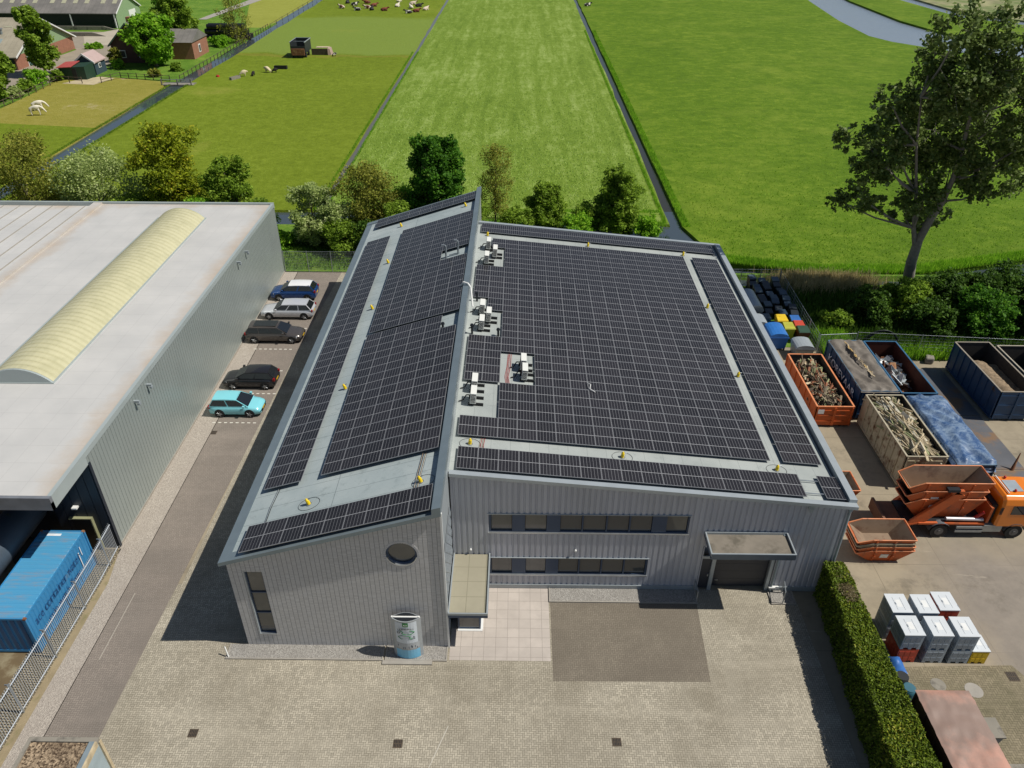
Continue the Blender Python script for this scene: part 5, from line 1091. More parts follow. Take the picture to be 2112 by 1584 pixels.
skip('lowest skip on the orange lorry, with a white plate', 26.35, 8.60, 1.15, L=4.6, Wd=1.55, H=1.5, plate=True, group='nested skips on the lorry', name='lorry_skip')
skip('middle skip on the orange lorry', 26.25, 8.60, 1.75, L=4.7, Wd=1.6, H=1.5, plate=True, group='nested skips on the lorry', name='lorry_skip')
skip('top skip on the orange lorry, open with a pale worn lining', 26.2, 8.58, 2.35, L=4.85, Wd=1.68, H=1.55, group='nested skips on the lorry', name='lorry_skip', mi=mat('skip_inside_pale', al('#98806a'), .7, .05, var=.18, vs=.8, dirt=(al('#6c5346'), .9, .5, .7)))

# ================================================================= PALLET BOXES
gy = mat('grey_plastic', al('#9ba5ad', 1.1), .5, var=.05); gyl = mat('pale_grey_lid', al('#c8ccce', 1.0), .5, var=.03); dkg = mat('darker_grey_plastic', hx('#868e96'), .6)  # dkg is a plain darker grey for panels, latches and bin bodies
redp = mat('red_plastic', hx('#b8402a'), .5, var=.08); yelp = mat('yellow_plastic_box', hx('#d8b51e'), .5, var=.06)
def pbox(label, x, y, z, col=None, w_=.98, d=1.18, h=1.0, lid=True):
    t = thing('pallet_box', label, 'crate', (x, y, z), 'lidded pallet boxes by the hedge'); col = col or gy
    MB().box(x, x + w_, y, y + d, z + .12, z + h - .05).build('body', col, t)
    mb = MB()
    for i in range(3):
        for (a, b) in ((.0, .34), (.5, .88)):
            xa = x + .07 + i * (w_ - .14) / 3; xb = xa + (w_ - .14) / 3 - .05
            mb.box(xa, xb, y - .012, y, z + .15 + a * (h - .25), z + .15 + b * (h - .25))
    for i in range(4):
        ya_ = y + .06 + i * (d - .12) / 4; mb.box(x - .012, x, ya_, ya_ + (d - .12) / 4 - .05, z + .18, z + h * .45).box(x - .012, x, ya_, ya_ + (d - .12) / 4 - .05, z + h * .52, z + h * .85)
    mb.build('panels', dkg if col is gy else col, t)
    mb = MB()
    for a in (0, w_ / 2 - .08, w_ - .16): mb.box(x + a, x + a + .16, y, y + d, z, z + .12)
    mb.build('feet', col, t)
    if lid:
        l_ = MB().box(x - .02, x + w_ + .02, y - .02, y + d + .02, z + h - .05, z + h).box(x + .3, x + .32, y + .15, y + d - .2, z + h, z + h + .012).box(x + .68, x + .70, y + .15, y + d - .2, z + h, z + h + .012).build('lid', gyl, t)
        MB().box(x + .36, x + .62, y + .35, y + .8, z + h, z + h + .006).build('label', M['white'], l_); MB().box(x + .30, x + .36, y + .5, y + .62, z + h, z + h + .02).box(x - .03, x - .01, y + .2, y + .35, z + h - .06, z + h + .01).box(x + w_ + .01, x + w_ + .03, y + .2, y + .35, z + h - .06, z + h + .01).build('latch', dkg, l_)
    return t
for (a, b, cl, cu, n1, n2) in ((22.55, -.62, redp, None, 'red pallet box at the bottom of the front left stack', 'grey lidded box on the red one, front left stack'),
        (23.93, -.64, None, None, 'grey box at the bottom of the front middle stack', 'grey lidded box on top of the front middle stack'),
        (25.2, -.66, None, None, 'grey box at the bottom of the front right stack beside the yellow one', 'grey lidded box on top of the front right stack'),
        (22.52, .78, None, None, 'dark grey box at the bottom of the rear left stack', 'grey lidded box on top of the rear left stack'),
        (23.84, .76, None, None, 'grey box at the bottom of the rear middle stack', 'grey lidded box on top of the rear middle stack'),
        (24.98, .95, redp, redp, 'red box at the bottom of the rear right stack', 'red box with grey lid on top of the rear right stack')):
    pbox(n1, a, b, 0, cl, lid=False); pbox(n2, a, b, 1.0, cu, h=1.08)
pbox('single yellow pallet box with grey lid at the right of the stacks', 26.22, -.66, 0, yelp, .85, 1.0, .95)
# hedge-side odds and ends
blp = mat('blue_plastic', hx('#2c62a6'), .5, var=.1); 
def barrel(label, x, y, r, h, m): t = thing('barrel', label, 'barrel', (x, y, 0), 'barrels by the hedge'); MB().lathe([(.001, 0), (r, 0), (r * 1.05, h * .3), (r * 1.05, h * .7), (r, h), (.001, h)], (x, y, 0), 14).build('drum', m, t); MB().cyl((x, y, h), (x, y, h + .03), r * .9, n=14).build('lid', m, t)
barrel('black barrel beside the hedge between blue bin and teal barrel', 22.15, -2.05, .3, .85, mat('black_plastic', hx('#1d2123'), .5)); barrel('teal barrel beside the hedge', 22.25, -2.65, .3, .8, mat('teal_plastic', hx('#2f5f6e'), .5))
P = [[(21.75 + .9 * i / 8, -1.7 + 1.0 * j / 8, .5 + .5 * math.sin(math.pi * i / 8) * math.sin(math.pi * j / 8) + .1 * mn.noise((i * .7, j * .7, 3))) for j in range(9)] for i in range(9)]
tb = MB().grid(P, 0, True); tb.box(21.75, 22.65, -1.7, -.7, .0, .52); tag(tb.build('covered_bin', blp), 'bin under a blue sheet beside the hedge, left of the red box', 'bin')
for k, (a, b, r_, lb) in enumerate(((22.9, -3.3, .38, 'knotted white bulk bag behind the pink-lidded container, left'), (23.7, -3.3, .36, 'white bulk bag behind the pink-lidded container, middle'), (24.4, -3.4, .33, 'white bulk bag behind the pink-lidded container, right'), (21.35, -4.1, .3, 'white bag squeezed between hedge and pink-lidded container'))):
    P = []
    for i in range(9):
        ph = math.pi * .5 * (1 - i / 8); P.append([(a + r_ * math.cos(ph) * math.cos(t) * (1 + .15 * mn.noise((i, t, k))), b + r_ * math.cos(ph) * math.sin(t), .02 + .9 * r_ * 2 * (1 - math.sin(ph)) ** .5 * .9) for t in [2 * math.pi * j / 14 for j in range(15)]] if False else [(a + r_ * (1 - .7 * (i / 8) ** 3) * math.cos(t) * (1 + .15 * mn.noise((i, t, k))), b + r_ * (1 - .7 * (i / 8) ** 3) * math.sin(t), .9 * i / 8 + .05 * mn.noise((t, i, k))) for t in [2 * math.pi * j / 14 for j in range(15)]])
    tag(MB().grid(P, 0, True).add(P[-1], [tuple(range(15))]).build('bulk_bag', M['white']), lb, 'bag', 'white bags by the container')
gb = thing('grey_bin', 'grey waste bin at the right side of the pink-lidded container', 'bin', (24.9, -4.8, 0)); MB().hexa([(24.5, -5.2, .05), (25.2, -5.2, .05), (25.2, -4.5, .05), (24.5, -4.5, .05)], [(24.45, -5.3, 1.0), (25.3, -5.3, 1.0), (25.3, -4.4, 1.0), (24.45, -4.4, 1.0)]).build('body', dkg, gb); MB().box(24.4, 25.35, -5.35, -4.35, 1.0, 1.08).build('lid', M['concrete'], gb)
gb = thing('grey_bin', 'grey waste bin at the bottom right edge of the yard', 'bin', (25.4, -7.0, 0)); MB().hexa([(24.9, -7.6, .05), (25.8, -7.6, .05), (25.8, -6.7, .05), (24.9, -6.7, .05)], [(24.85, -7.7, 1.0), (25.9, -7.7, 1.0), (25.9, -6.6, 1.0), (24.85, -6.6, 1.0)]).build('body', dkg, gb); MB().box(24.8, 25.95, -7.75, -6.55, 1.0, 1.08).build('lid', M['concrete'], gb)

# ================================================================= BIN ROW BEHIND THE HALL
def wbin(label, x, y, body, lid, w_=.6, d=.75, h=1.1, rz=0):
    t = thing('wheeled_bin', label, 'bin', (x, y, 0), 'waste bins in the row behind the hall'); T = Matrix.Translation((x, y, 0)) @ Matrix.Rotation(rz, 4, 'Z')
    mb = MB(); mb.T = T; mb.hexa([(-w_ * .4, -d * .36, .1), (w_ * .4, -d * .36, .1), (w_ * .4, d * .36, .1), (-w_ * .4, d * .36, .1)], [(-w_ / 2, -d / 2, h * .9), (w_ / 2, -d / 2, h * .9), (w_ / 2, d / 2, h * .95), (-w_ / 2, d / 2, h * .95)]); mb.build('body', body, t)
    mb = MB(); mb.T = T; mb.hexa([(-w_ * .53, -d * .55, h * .9), (w_ * .53, -d * .55, h * .9), (w_ * .53, d * .53, h * .95), (-w_ * .53, d * .53, h * .95)], [(-w_ * .5, -d * .5, h * .96), (w_ * .5, -d * .5, h * .96), (w_ * .45, d * .45, h * 1.04), (-w_ * .45, d * .45, h * 1.04)]); mb.build('lid', lid, t)
    mb = MB(); mb.T = T; mb.cyl((-w_ * .45, d * .4, .1), (-w_ * .38, d * .4, .1), .1, n=10).cyl((w_ * .38, d * .4, .1), (w_ * .45, d * .4, .1), .1, n=10); mb.build('wheels', M['black'], t); return t
dkb = mat('dark_bin', hx('#22282d'), .45, var=.1); dkb2 = mat('slate_bin', hx('#43515a'), .4, var=.1); dkb3 = mat('bluish_bin', hx('#2b3d4c'), .4, var=.1); grb = mat('green_lid', hx('#2c4a38'), .5)
pos = []
for k in range(8): pos.append((25.65 + (k % 2) * .1, 35.0 + k * .92)); pos.append((26.75 - (k % 3) * .08, 34.6 + k * .95))
for k in range(8): pos.append((27.75 + (k % 2) * .08, 34.5 + k * .93))
col_w = ['left', 'middle', 'right']
cnt = {0: 0, 1: 0, 2: 0}
for i, (a, b) in enumerate(pos):
    ci = 0 if a < 26 else 1 if a < 27.3 else 2
    wbin(f'dark wheeled bin, {ORD[cnt[ci]]} from the front in the {col_w[ci]} line behind the hall', a, b, dkb, random.choice([dkb, dkb2, dkb3]), .66, .7, 1.1 + .12 * (i % 3), random.uniform(-.15, .15)); cnt[ci] += 1
wbin('yellow bin, the farther of the two behind the hall', 26.25, 33.3, yelp, yelp, .9, 1.0, 1.35); wbin('yellow bin, the nearer of the two behind the hall', 26.5, 32.0, mat('yellow_green_bin', hx('#b8b02c'), .5), mat('yellow_green_lid', hx('#a9a83a'), .5), .9, 1.0, 1.3)
wbin('bin with blue lid right of the yellow bins', 27.55, 33.6, dkb, blp, .85, .9, 1.15); wbin('bin with red lid right of the yellow bins', 27.6, 32.65, dkb, redp, .85, .9, 1.15); wbin('bin with green lid and white plate, nearest in the right line', 27.65, 31.6, mat('red_brown_bin', hx('#5e2c22'), .5), grb, .95, 1.0, 1.2)
wbin('blue bin between the galvanised container and the dark bins', 25.15, 34.0, blp, dkb2, .7, .8, 1.1)
def big(label, x0, x1, y0, y1, h, m, lidm, name='waste_container', rnd=True):
    t = thing(name, label, 'container', ((x0 + x1) / 2, (y0 + y1) / 2, 0), 'large waste containers behind the hall')
    MB().hexa([(x0 + .1, y0 + .1, .15), (x1 - .1, y0 + .1, .15), (x1 - .1, y1 - .1, .15), (x0 + .1, y1 - .1, .15)], [(x0, y0, h * .8), (x1, y0, h * .8), (x1, y1, h * .8), (x0, y1, h * .8)]).build('body', m, t)
    xm = (x0 + x1) / 2; P = [(x0 - .03, h * .8)] + [(xm - (x1 - x0) / 2 * math.cos(math.pi * i / 8), h * .82 + h * .2 * math.sin(math.pi * i / 8)) for i in range(9)] + [(x1 + .03, h * .8)]
    MB().prism(P, y0 - .02, y1 + .02, 'y').build('lid', lidm, t)
    mb = MB(); [mb.box(xx, xx + .12, yy, yy + .12, 0, .16) for xx in (x0 + .1, x1 - .22) for yy in (y0 + .1, y1 - .22)]; mb.build('castors', M['black'], t)
    mb = MB(); mb.box(x0 - .05, x1 + .05, y0 - .04, y0, h * .72, h * .8); mb.build('rim', m, t)
big('large blue waste container beside the hall wall', 24.35, 25.9, 29.9, 31.9, 1.6, blp, mat('blue_lid', hx('#2f6cb2'), .35)); big('galvanised waste container with rounded lid in front of the blue one', 26.1, 27.6, 28.4, 29.9, 1.35, M['steel'], M['fascia_lt'])
big('long galvanised container with ridged lid beside the hall wall', 23.55, 24.9, 34.3, 37.6, 1.9, M['steel'], M['steel']); big('galvanised container with pale lid behind the large blue one', 23.5, 24.8, 32.1, 33.6, 1.5, M['steel'], M['fascia_lt'])
# yard fences
wirefence('galvanised barred gate panel behind the small waste containers', 28.2, 29.3, 31.3, 29.6, 1.9, 1, 'gate', 2, 22, M['steel'], .014)
wirefence('long mesh fence with a bright top rail between yard and bushes', 31.35, 29.6, 62, 27.2, 2.0, 6, bars=8, vert=60, r=.008)
wirefence('thin fence with mesh along the back of the bin row', 23.0, 42.0, 28.6, 42.0, 1.8, 3, bars=7, vert=24, r=.008)
wirefence('mesh fence at the right side of the bin row', 28.65, 42.0, 28.4, 30.0, 1.6, 5, bars=6, vert=30, r=.007)
mb = MB()
for k, (r_, dx) in enumerate(((1.55, 0), (1.45, .08), (1.35, .16))):
    mb.tube([(33.9 + dx + r_ * math.cos(t), 30.6 + k * .06, .1 + r_ * math.sin(t)) for t in [math.pi * i / 14 for i in range(15)]], .045, 6)
tag(mb.build('hose_coil', M['dkmetal']), 'big coil of dark pipe standing at the fence behind the containers', 'pipe coil')
mb = MB(); mb.box(41.5, 52, 28.3, 28.55, 0, 1.35); tag(mb.build('concrete_block_wall', M['concrete']), 'low concrete wall behind the containers at the right edge', 'wall')
mb = MB(); P = [(36.6, 28.0), (37.3, 27.9), (37.5, 28.5), (36.9, 28.7)]; mb.prism(P, 0, .55); tag(mb.build('boulder', M['concrete'], bevel=.12), 'dark boulder left of the dark blue soil container', 'boulder')
tag(MB().cyl((36.6, 14.6, .0), (36.9, 14.9, 1.2), .12, .03, 7).build('bent_stake', M['rust']), 'bent rusty stake on the steel plates at the right edge', 'stake')
# ================================================================= VEGETATION
def tree(label, cat, x, y, h, R_, name='tree', th=.2, lobes=14, n=6000, leaf=.3, mats=None, seed=1, shape=(1.0, .55), tr=.16, lobe_r=.36, dens=.75, trunk_m=None, group=None, lob=None, limbs=True, up=.35, zb=0):
    """lobes of leaf-sized faces round a tapered trunk with limbs"""
    rd = random.Random(seed); t = thing(name, label, cat, (x, y, zb), group); trunk_m = trunk_m or M['bark']
    if lob is None:
        lob = []
        for i in range(lobes):
            s_ = (i + .5) / lobes; z = h * (th + (1 - th) * (s_ ** .9)) ; rad = R_ * (math.sin(math.pi * min(1, (s_ * .82 + .14))) ** .7)
            a = i * 2.4 + rd.uniform(-.5, .5); d = rad * rd.uniform(.25, .8); lr = R_ * lobe_r * rd.uniform(.75, 1.25) * (1 - .25 * s_)
            lob.append((x + d * math.cos(a), y + d * math.sin(a), zb + min(z, h - lr * .8), lr))
    mb = MB(); top = Vector((x + rd.uniform(-.2, .2) * R_, y, zb + h * .8)); base = Vector((x, y, zb))
    pts = [base + (top - base) * s_ + Vector((rd.uniform(-.04, .04) * h * s_ * (1 - s_), rd.uniform(-.03, .03) * h * s_, 0)) for s_ in (0, .15, .35, .55, .8, 1)]
    mb.tube([tuple(p) for p in pts], [tr * 1.25, tr, tr * .85, tr * .6, tr * .35, tr * .12], 8)
    if limbs:
        for (a, b, c_, r_) in lob:
            s_ = max(.12, min(.9, (c_ - zb) / h - .22)); k = min(4, int(s_ * 5)); p = pts[k] + (pts[k + 1] - pts[k]) * (s_ * 5 - k) if s_ * 5 - k <= 1 else pts[k + 1]
            m_ = Vector((a * .5 + p.x * .5, b * .5 + p.y * .5, c_ * .4 + p.z * .6)); mb.tube([tuple(p), tuple(m_), (a, b, c_)], [tr * .35, tr * .22, tr * .06], 5)
            for q_ in range(3): mb.tube([(a, b, c_), (a + rd.uniform(-.8, .8) * r_, b + rd.uniform(-.8, .8) * r_, c_ + rd.uniform(-.3, .8) * r_)], [tr * .07, tr * .02], 4)
    mb.build('trunk', trunk_m, t)
    w_ = np.array([l[3] ** 2 for l in lob]); w_ = w_ / w_.sum(); idx = rng.choice(len(lob), n, p=w_); Lb = np.array(lob)[idx]
    # sub-clumps inside each lobe
    sub = rng.normal(size=(len(lob), 14, 3)); sub /= np.linalg.norm(sub, axis=2)[:, :, None]; sub *= rng.uniform(.45, .95, (len(lob), 14))[:, :, None]
    sc_ = sub[idx, rng.integers(0, 14, n)]; d = rng.normal(size=(n, 3)); d /= np.linalg.norm(d, axis=1)[:, None]; d *= (rng.uniform(0, 1, n) ** .5)[:, None] * (1 - dens + .25)
    c_ = Lb[:, :3] + (sc_ + d) * Lb[:, 3:4] * np.array([1, 1, .85]); c_[:, 2] = np.maximum(c_[:, 2], zb + .12)
    quads('crown', leafquads(c_, leaf, up), mats, t); return t
L_ = {}
L_['olive'] = leafmat('leaves_olive', al('#3d4418', 2.1), al('#75782e', 2.1), al('#958c46', 2.1), .5)
L_['bronze'] = leafmat('leaves_bronze', al('#42500f', 2.1), al('#77801c', 2.1), al('#9c8a2c', 2.1), .5)
L_['mid'] = leafmat('leaves_mid', al('#3a4e16', 2.1), al('#687e26', 2.1), al('#86973c', 2.1), .5)
L_['dark'] = leafmat('leaves_dark', al('#1e3a0e', 2.2), al('#3f641a', 2.2), al('#6a8a2c', 2.2), .5)
L_['silver'] = leafmat('leaves_silver', al('#4a5a2c', 2.1), al('#8b965c', 2.1), al('#b6b88c', 2.1), .5)
L_['bright'] = leafmat('leaves_bright', al('#3a5a14', 2.1), al('#6a8f22', 2.1), al('#98ac3c', 2.1), .5)
L_['big'] = leafmat('leaves_poplar', al('#3a4a1c', 1.6), al('#62723a', 1.6), al('#a5ab80', 1.5), .35)
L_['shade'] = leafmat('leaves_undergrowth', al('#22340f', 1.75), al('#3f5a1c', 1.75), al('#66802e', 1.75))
L_['yellow'] = leafmat('rape_flowers', al('#8a8a10', 1.55), al('#c2b81c', 1.55), al('#d8cc2c', 1.55))
L_['hedge'] = leafmat('leaves_hedge', al('#34420a', 1.0), al('#5a6c16', 1.2), al('#8f882e', 1.25), .0)
L_['reed'] = leafmat('reeds_dry', al('#8f8558', 1.2), al('#b3a67a', 1.2), al('#cbbf98', 1.2), .2)
G1 = 'trees in the row behind the buildings'
tree('olive brown loose tree at the left frame edge behind the warehouse', 'tree', -48.5, 53, 11.0, 5.4, n=17100, leaf=0.133, mats=L_['olive'], seed=1, dens=.5, group=G1, lobes=20, th=.1)
tree('pale green low tree second from the left behind the warehouse', 'tree', -41.0, 53, 9.2, 4.8, n=17100, leaf=0.133, mats=L_['silver'], seed=2, dens=.55, group=G1, lobes=18, th=.1)
tree('tall yellow-green tree with bronze tips behind the warehouse', 'tree', -33.3, 53.5, 12.0, 4.6, n=30400, leaf=0.154, mats=L_['bronze'], seed=33, group=G1, lobes=30, lobe_r=.38, th=.1)
tree('round green tree behind the right end of the warehouse', 'tree', -27.0, 53.0, 9.0, 3.6, n=20900, leaf=0.140, mats=L_['mid'], seed=4, group=G1, lobes=18, th=.1)
tree('whitish flowering bush-like tree right of the warehouse', 'tree', -18.0, 52.0, 6.4, 3.4, n=17100, leaf=0.119, mats=L_['silver'], seed=5, group=G1, lobes=16, th=.05)
tree('brownish sparse tree left of the dark green tree', 'tree', -12.4, 53.0, 8.4, 3.6, n=15200, leaf=0.119, mats=L_['olive'], seed=6, dens=.5, group=G1, lobes=18, th=.08)
tree('dense dark green tree, tallest behind the brick wing', 'tree', -5.3, 54.0, 10.9, 4.4, n=38000, leaf=0.168, mats=L_['dark'], seed=7, group=G1, lobes=24, lobe_r=.36, th=.06)
tree('thin spindly tree right of the ridge end', 'tree', .9, 55.0, 9.8, 2.3, n=6840, leaf=0.091, mats=L_['olive'], seed=8, dens=.45, group=G1, lobes=20, th=.2, tr=.1, lobe_r=.4)
tree('low rounded green tree behind the middle of the hall', 'tree', 6.4, 54.0, 6.0, 3.4, n=19000, leaf=0.133, mats=L_['mid'], seed=9, group=G1, lobes=16, th=.05)
tree('dark green tree on the pond bank behind the hall', 'tree', 14.0, 54.8, 7.4, 3.6, n=24700, leaf=0.147, mats=L_['mid'], seed=10, group=G1, lobes=18, th=.06)
for k, (x, y, h, r_, m_, lb) in enumerate(((-14.8, 49.5, 3.4, 2.6, 'mid', 'low green bush behind the lane fence, left'), (-11.0, 48.8, 3.6, 2.6, 'shade', 'dark bush behind the lane fence, right'), (-21.5, 50.5, 1.7, 1.6, 'bright', 'low bright bush beside the warehouse rear corner'), (-9.2, 50.5, 5.2, 3.0, 'mid', 'green bush at the rear left corner of the brick wing'), (9.8, 52.5, 3.2, 2.4, 'bright', 'small bright bush between two trees behind the hall'), (17.6, 54.5, 2.2, 1.8, 'bright', 'low bush on the pond edge behind the hall roof corner'), (3.2, 51.5, 4.2, 2.5, 'mid', 'green bush behind the hall right of the ridge'), (10.6, 54.6, 3.6, 2.6, 'mid', 'bush left of the dark pond tree behind the hall'), (-1.5, 52.0, 5.0, 2.8, 'mid', 'bush between the dark green tree and the spindly tree'), (-8.8, 55.5, 5.0, 2.8, 'bright', 'bright bush left behind the dark green tree'), (-37.5, 51, 5.5, 3.4, 'mid', 'green filler bush between the pale and the bronze tree'), (-45.0, 50.5, 5.5, 3.6, 'olive', 'olive bush low at the left behind the warehouse'), (-30.0, 50.5, 5.5, 3.0, 'bright', 'bright bush between the bronze tree and the round green tree'), (-24.0, 51.5, 4.0, 2.4, 'mid', 'bush at the foot of the round green tree'), (-15.8, 51.0, 4.6, 2.8, 'silver', 'greyish bush between the whitish and the brownish tree'))):
    tree(lb, 'bush', x, y, h, r_, 'bush', .0, 14, int(3200 * r_), .12, L_[m_], 30 + k, tr=.06, lobe_r=.42, group='bushes behind the plots')
# far tree line strip closing the ground behind the lane
def scatter(name, label, cat, x0, x1, y0, y1, z0, z1, n, leaf, m, up=.4, asp=.5, mask=None):
    c_ = np.stack([rng.uniform(x0, x1, n), rng.uniform(y0, y1, n), rng.uniform(z0, z1, n)], 1)
    if mask is not None: c_ = c_[mask(c_[:, 0], c_[:, 1])]
    o = quads(name, leafquads(c_, leaf, up, asp), m); return stuff(o, label, cat)
def blades(name, label, cat, pts, h, w_, m):
    """upright blades at ground points (n,3)"""
    n = len(pts); a = rng.uniform(0, 2 * math.pi, n); d = np.stack([np.cos(a), np.sin(a), np.zeros(n)], 1) * (w_ * rng.uniform(.6, 1.4, n))[:, None]
    hh = h * rng.uniform(.5, 1.2, n); lean = rng.normal(size=(n, 3)) * .22; lean[:, 2] = 1; tip = pts + lean * hh[:, None]
    P = np.stack([pts - d, pts + d, tip + d * .25, tip - d * .25], 1); return stuff(quads(name, P, m), label, cat)
def pts_rect(x0, x1, y0, y1, n, z=0): return np.stack([rng.uniform(x0, x1, n), rng.uniform(y0, y1, n), np.full(n, z)], 1)
scatter('yellow_flowers', 'yellow flowering weeds on the ditch bank right of the warehouse', 'flowers', -20.5, -17.5, 52.5, 55.5, .1, .8, 700, .14, L_['yellow'])
blades('bank_grass', 'long grass on the bank behind the lane fence', 'grass', pts_rect(-34, 20, 45.0, 54.0, 26000), .35, .025, L_['shade'])
blades('ditch_grass', 'taller grass lining the left field ditch', 'grass', np.concatenate([pts_rect(-20.9, -20.5, 62, 160, 5000), pts_rect(-19.7, -19.3, 62, 160, 5000), pts_rect(-21, 20, 61.3, 62.2, 6000)]), .18, .03, L_['bright'])
blades('ditch_grass', 'dark rough grass lining the right field ditch', 'grass', np.concatenate([pts_rect(20.0, 20.4, 58, 190, 9000), pts_rect(22.0, 22.9, 57, 190, 15000), pts_rect(-6, 20.2, 57.0, 58.6, 6000)]), .28, .035, L_['bright'])
blades('ditch_grass', 'grass lining the ditch beside the paddock', 'grass', np.concatenate([pts_rect(-59.6, -59.1, 62, 126, 5000), pts_rect(-62.9, -62.4, 62, 126, 5000)]), .2, .035, L_['mid'])
def diag(n, x0, x1, ya, yb, th): x = rng.uniform(x0, x1, n); return np.stack([x, ya + (yb - ya) * (x - x0) / (x1 - x0) + rng.uniform(-th, th, n), np.zeros(n)], 1)
blades('ditch_grass', 'rough grass at the near edge of the right field', 'grass', np.concatenate([diag(9000, 24.5, 33.5, 48, 45.6, .8), diag(9000, 33.5, 44, 45.6, 45.9, .8), diag(7000, 44, 58, 46, 50, .8)]), .5, .03, L_['bright'])
def gpts(cx, cy, sx, sy, n, z=0): return np.stack([rng.normal(cx, sx, n), rng.normal(cy, sy, n), np.full(n, z)], 1)
blades('dry_reeds', 'dry straw-coloured reeds between the bin row and the big tree', 'reeds', np.concatenate([gpts(31.5, 43.4, 1.6, .6, 3500, -.3), gpts(34.5, 43.2, 2.0, .7, 3500, -.3), gpts(30.5, 41.6, .9, .8, 1600), gpts(33.5, 41.2, 1.8, .6, 1600)]), 1.05, .03, L_['reed'])
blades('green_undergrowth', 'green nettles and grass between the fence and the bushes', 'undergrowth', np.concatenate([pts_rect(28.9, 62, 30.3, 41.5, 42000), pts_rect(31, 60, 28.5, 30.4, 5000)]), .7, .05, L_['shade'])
blades('green_undergrowth', 'bright grass tufts beside the barred gate panel', 'grass', np.concatenate([pts_rect(28.8, 31.5, 27.7, 32.5, 5200), pts_rect(34.0, 41, 28.5, 30, 2500)]), .8, .035, L_['bright'])
# ground cover texture of the fields nearer the camera
def tufts(name, label, x0, x1, y0, sc, n, h, m):
    y = y0 + rng.exponential(sc, n); x = rng.uniform(x0, x1, n); k = y < y0 + 5 * sc; return blades(name, label, 'grass', np.stack([x, y, np.zeros(n)], 1)[k], h, .05, m)
L_['t1'] = leafmat('tuft_mid', al('#7c9638', 1.5), al('#98ae58', 1.5), al('#bccb8c', 1.5), .3)
L_['t2'] = leafmat('tuft_right', al('#5d7a20', 1.6), al('#789a2c', 1.6), al('#8fa840', 1.6), .3)
tufts('field_grass', 'windswept pale grass of the middle field', -19, 19.6, 62.5, 26, 22000, .2, L_['t1'])
tufts('field_grass', 'green grass of the right field', 23.5, 95, 47, 18, 16000, .16, L_['t2'])
# big leaning poplar on the right
LOB = [(30.4, 37.9, 10.2, 0.9), (31.9, 37.1, 10.8, 1.5), (29.6, 37.1, 15.7, 1.2), (31.1, 36.1, 15.3, 1.9), (33.2, 36.2, 13.6, 2.4), (31.9, 36.3, 18.8, 1.2), (34.6, 39.1, 16.8, 2.4), (35.1, 37.9, 19.4, 2.1), (34.8, 37.0, 22.0, 1.6), (34.7, 34.1, 24.1, 2.1), (38.3, 35.6, 23.4, 2.3), (40.1, 34.8, 22.4, 2.5), (37.9, 34.7, 21.1, 2.9), (35.9, 34.7, 19.7, 2.7), (41.3, 35.5, 18.5, 3.0), (37.9, 39.5, 15.6, 3.0), (41.2, 39.0, 15.7, 3.4), (36.7, 39.6, 13.1, 2.7), (40.3, 39.8, 12.3, 2.9), (42.4, 36.8, 13.6, 2.8), (38.0, 38.2, 10.2, 2.1), (34.5, 38.4, 14.7, 1.6), (37.6, 40.5, 8.5, 1.5), (40.9, 41.3, 7.8, 1.4), (45.8, 39.7, 14.0, 2.4), (42.1, 36.9, 11.4, 1.4), (36.6, 36.5, 21.4, 2.2), (39.3, 40.6, 7.1, 1.2), (43.1, 36.5, 19.7, 2.6), (44.5, 36.0, 16.2, 2.7), (34.2, 39.1, 9.4, 1.1)]
bt_ = thing('poplar_tree', 'large leaning poplar with forked grey trunk at the right', 'tree', (41, 41.8, 0))
stem = [(41.0, 41.8, -0.2), (40.1, 40.9, 3.2), (39.8, 40.3, 5.6), (39.9, 39.7, 7.7), (40.2, 39.2, 9.7), (40.1, 38.6, 11.8), (39.7, 37.9, 14.5), (39.0, 37.1, 17.4), (38.1, 36.2, 20.8)]
st2 = [(39.9, 40.6, 4.6), (38.8, 39.9, 6.9), (37.6, 39.0, 10.4), (35.8, 37.8, 14.9), (34.5, 36.7, 18.9)]
mb = MB(); mb.tube(stem, [.55, .46, .38, .32, .27, .22, .17, .12, .05], 10).tube(st2, [.24, .2, .15, .1, .04], 8)
for k, (a, b, c_, r_) in enumerate(LOB):
    cand = [p for p in stem[3:] + st2[1:] if p[2] < c_ - .5] or [stem[2]]
    p = min(cand, key=lambda p: (p[0] - a) ** 2 + (p[2] - c_ + 2.5) ** 2); m_ = ((p[0] + a) / 2, (p[1] + b) / 2, (p[2] + c_) / 2 - .3)
    mb.tube([p, m_, (a, b, c_)], [.12, .08, .03], 6)
    for q_ in range(5): mb.tube([(a, b, c_), (a + random.uniform(-.8, .8) * r_, b + random.uniform(-.8, .8) * r_, c_ + random.uniform(-.5, .8) * r_)], [.03, .01], 4)
mb.build('trunk', mat('poplar_bark', al('#8a857b', .9), .9, var=.2, vs=3, bump=.5, bs=10), bt_)
n = 40000; w_ = np.array([l[3] ** 2.0 for l in LOB]); w_ /= w_.sum(); idx = rng.choice(len(LOB), n, p=w_); Lb = np.array(LOB)[idx]
K = 22; sub = rng.normal(size=(len(LOB), K, 3)); sub /= np.linalg.norm(sub, axis=2)[:, :, None]; sub *= (rng.uniform(.2, 1.05, (len(LOB), K)) ** .7)[:, :, None]
c_ = Lb[:, :3] + (sub[idx, rng.integers(0, K, n)] + rng.normal(size=(n, 3)) * .11) * Lb[:, 3:4]
quads('crown', leafquads(c_, .17, .2, .7), L_['big'], bt_)
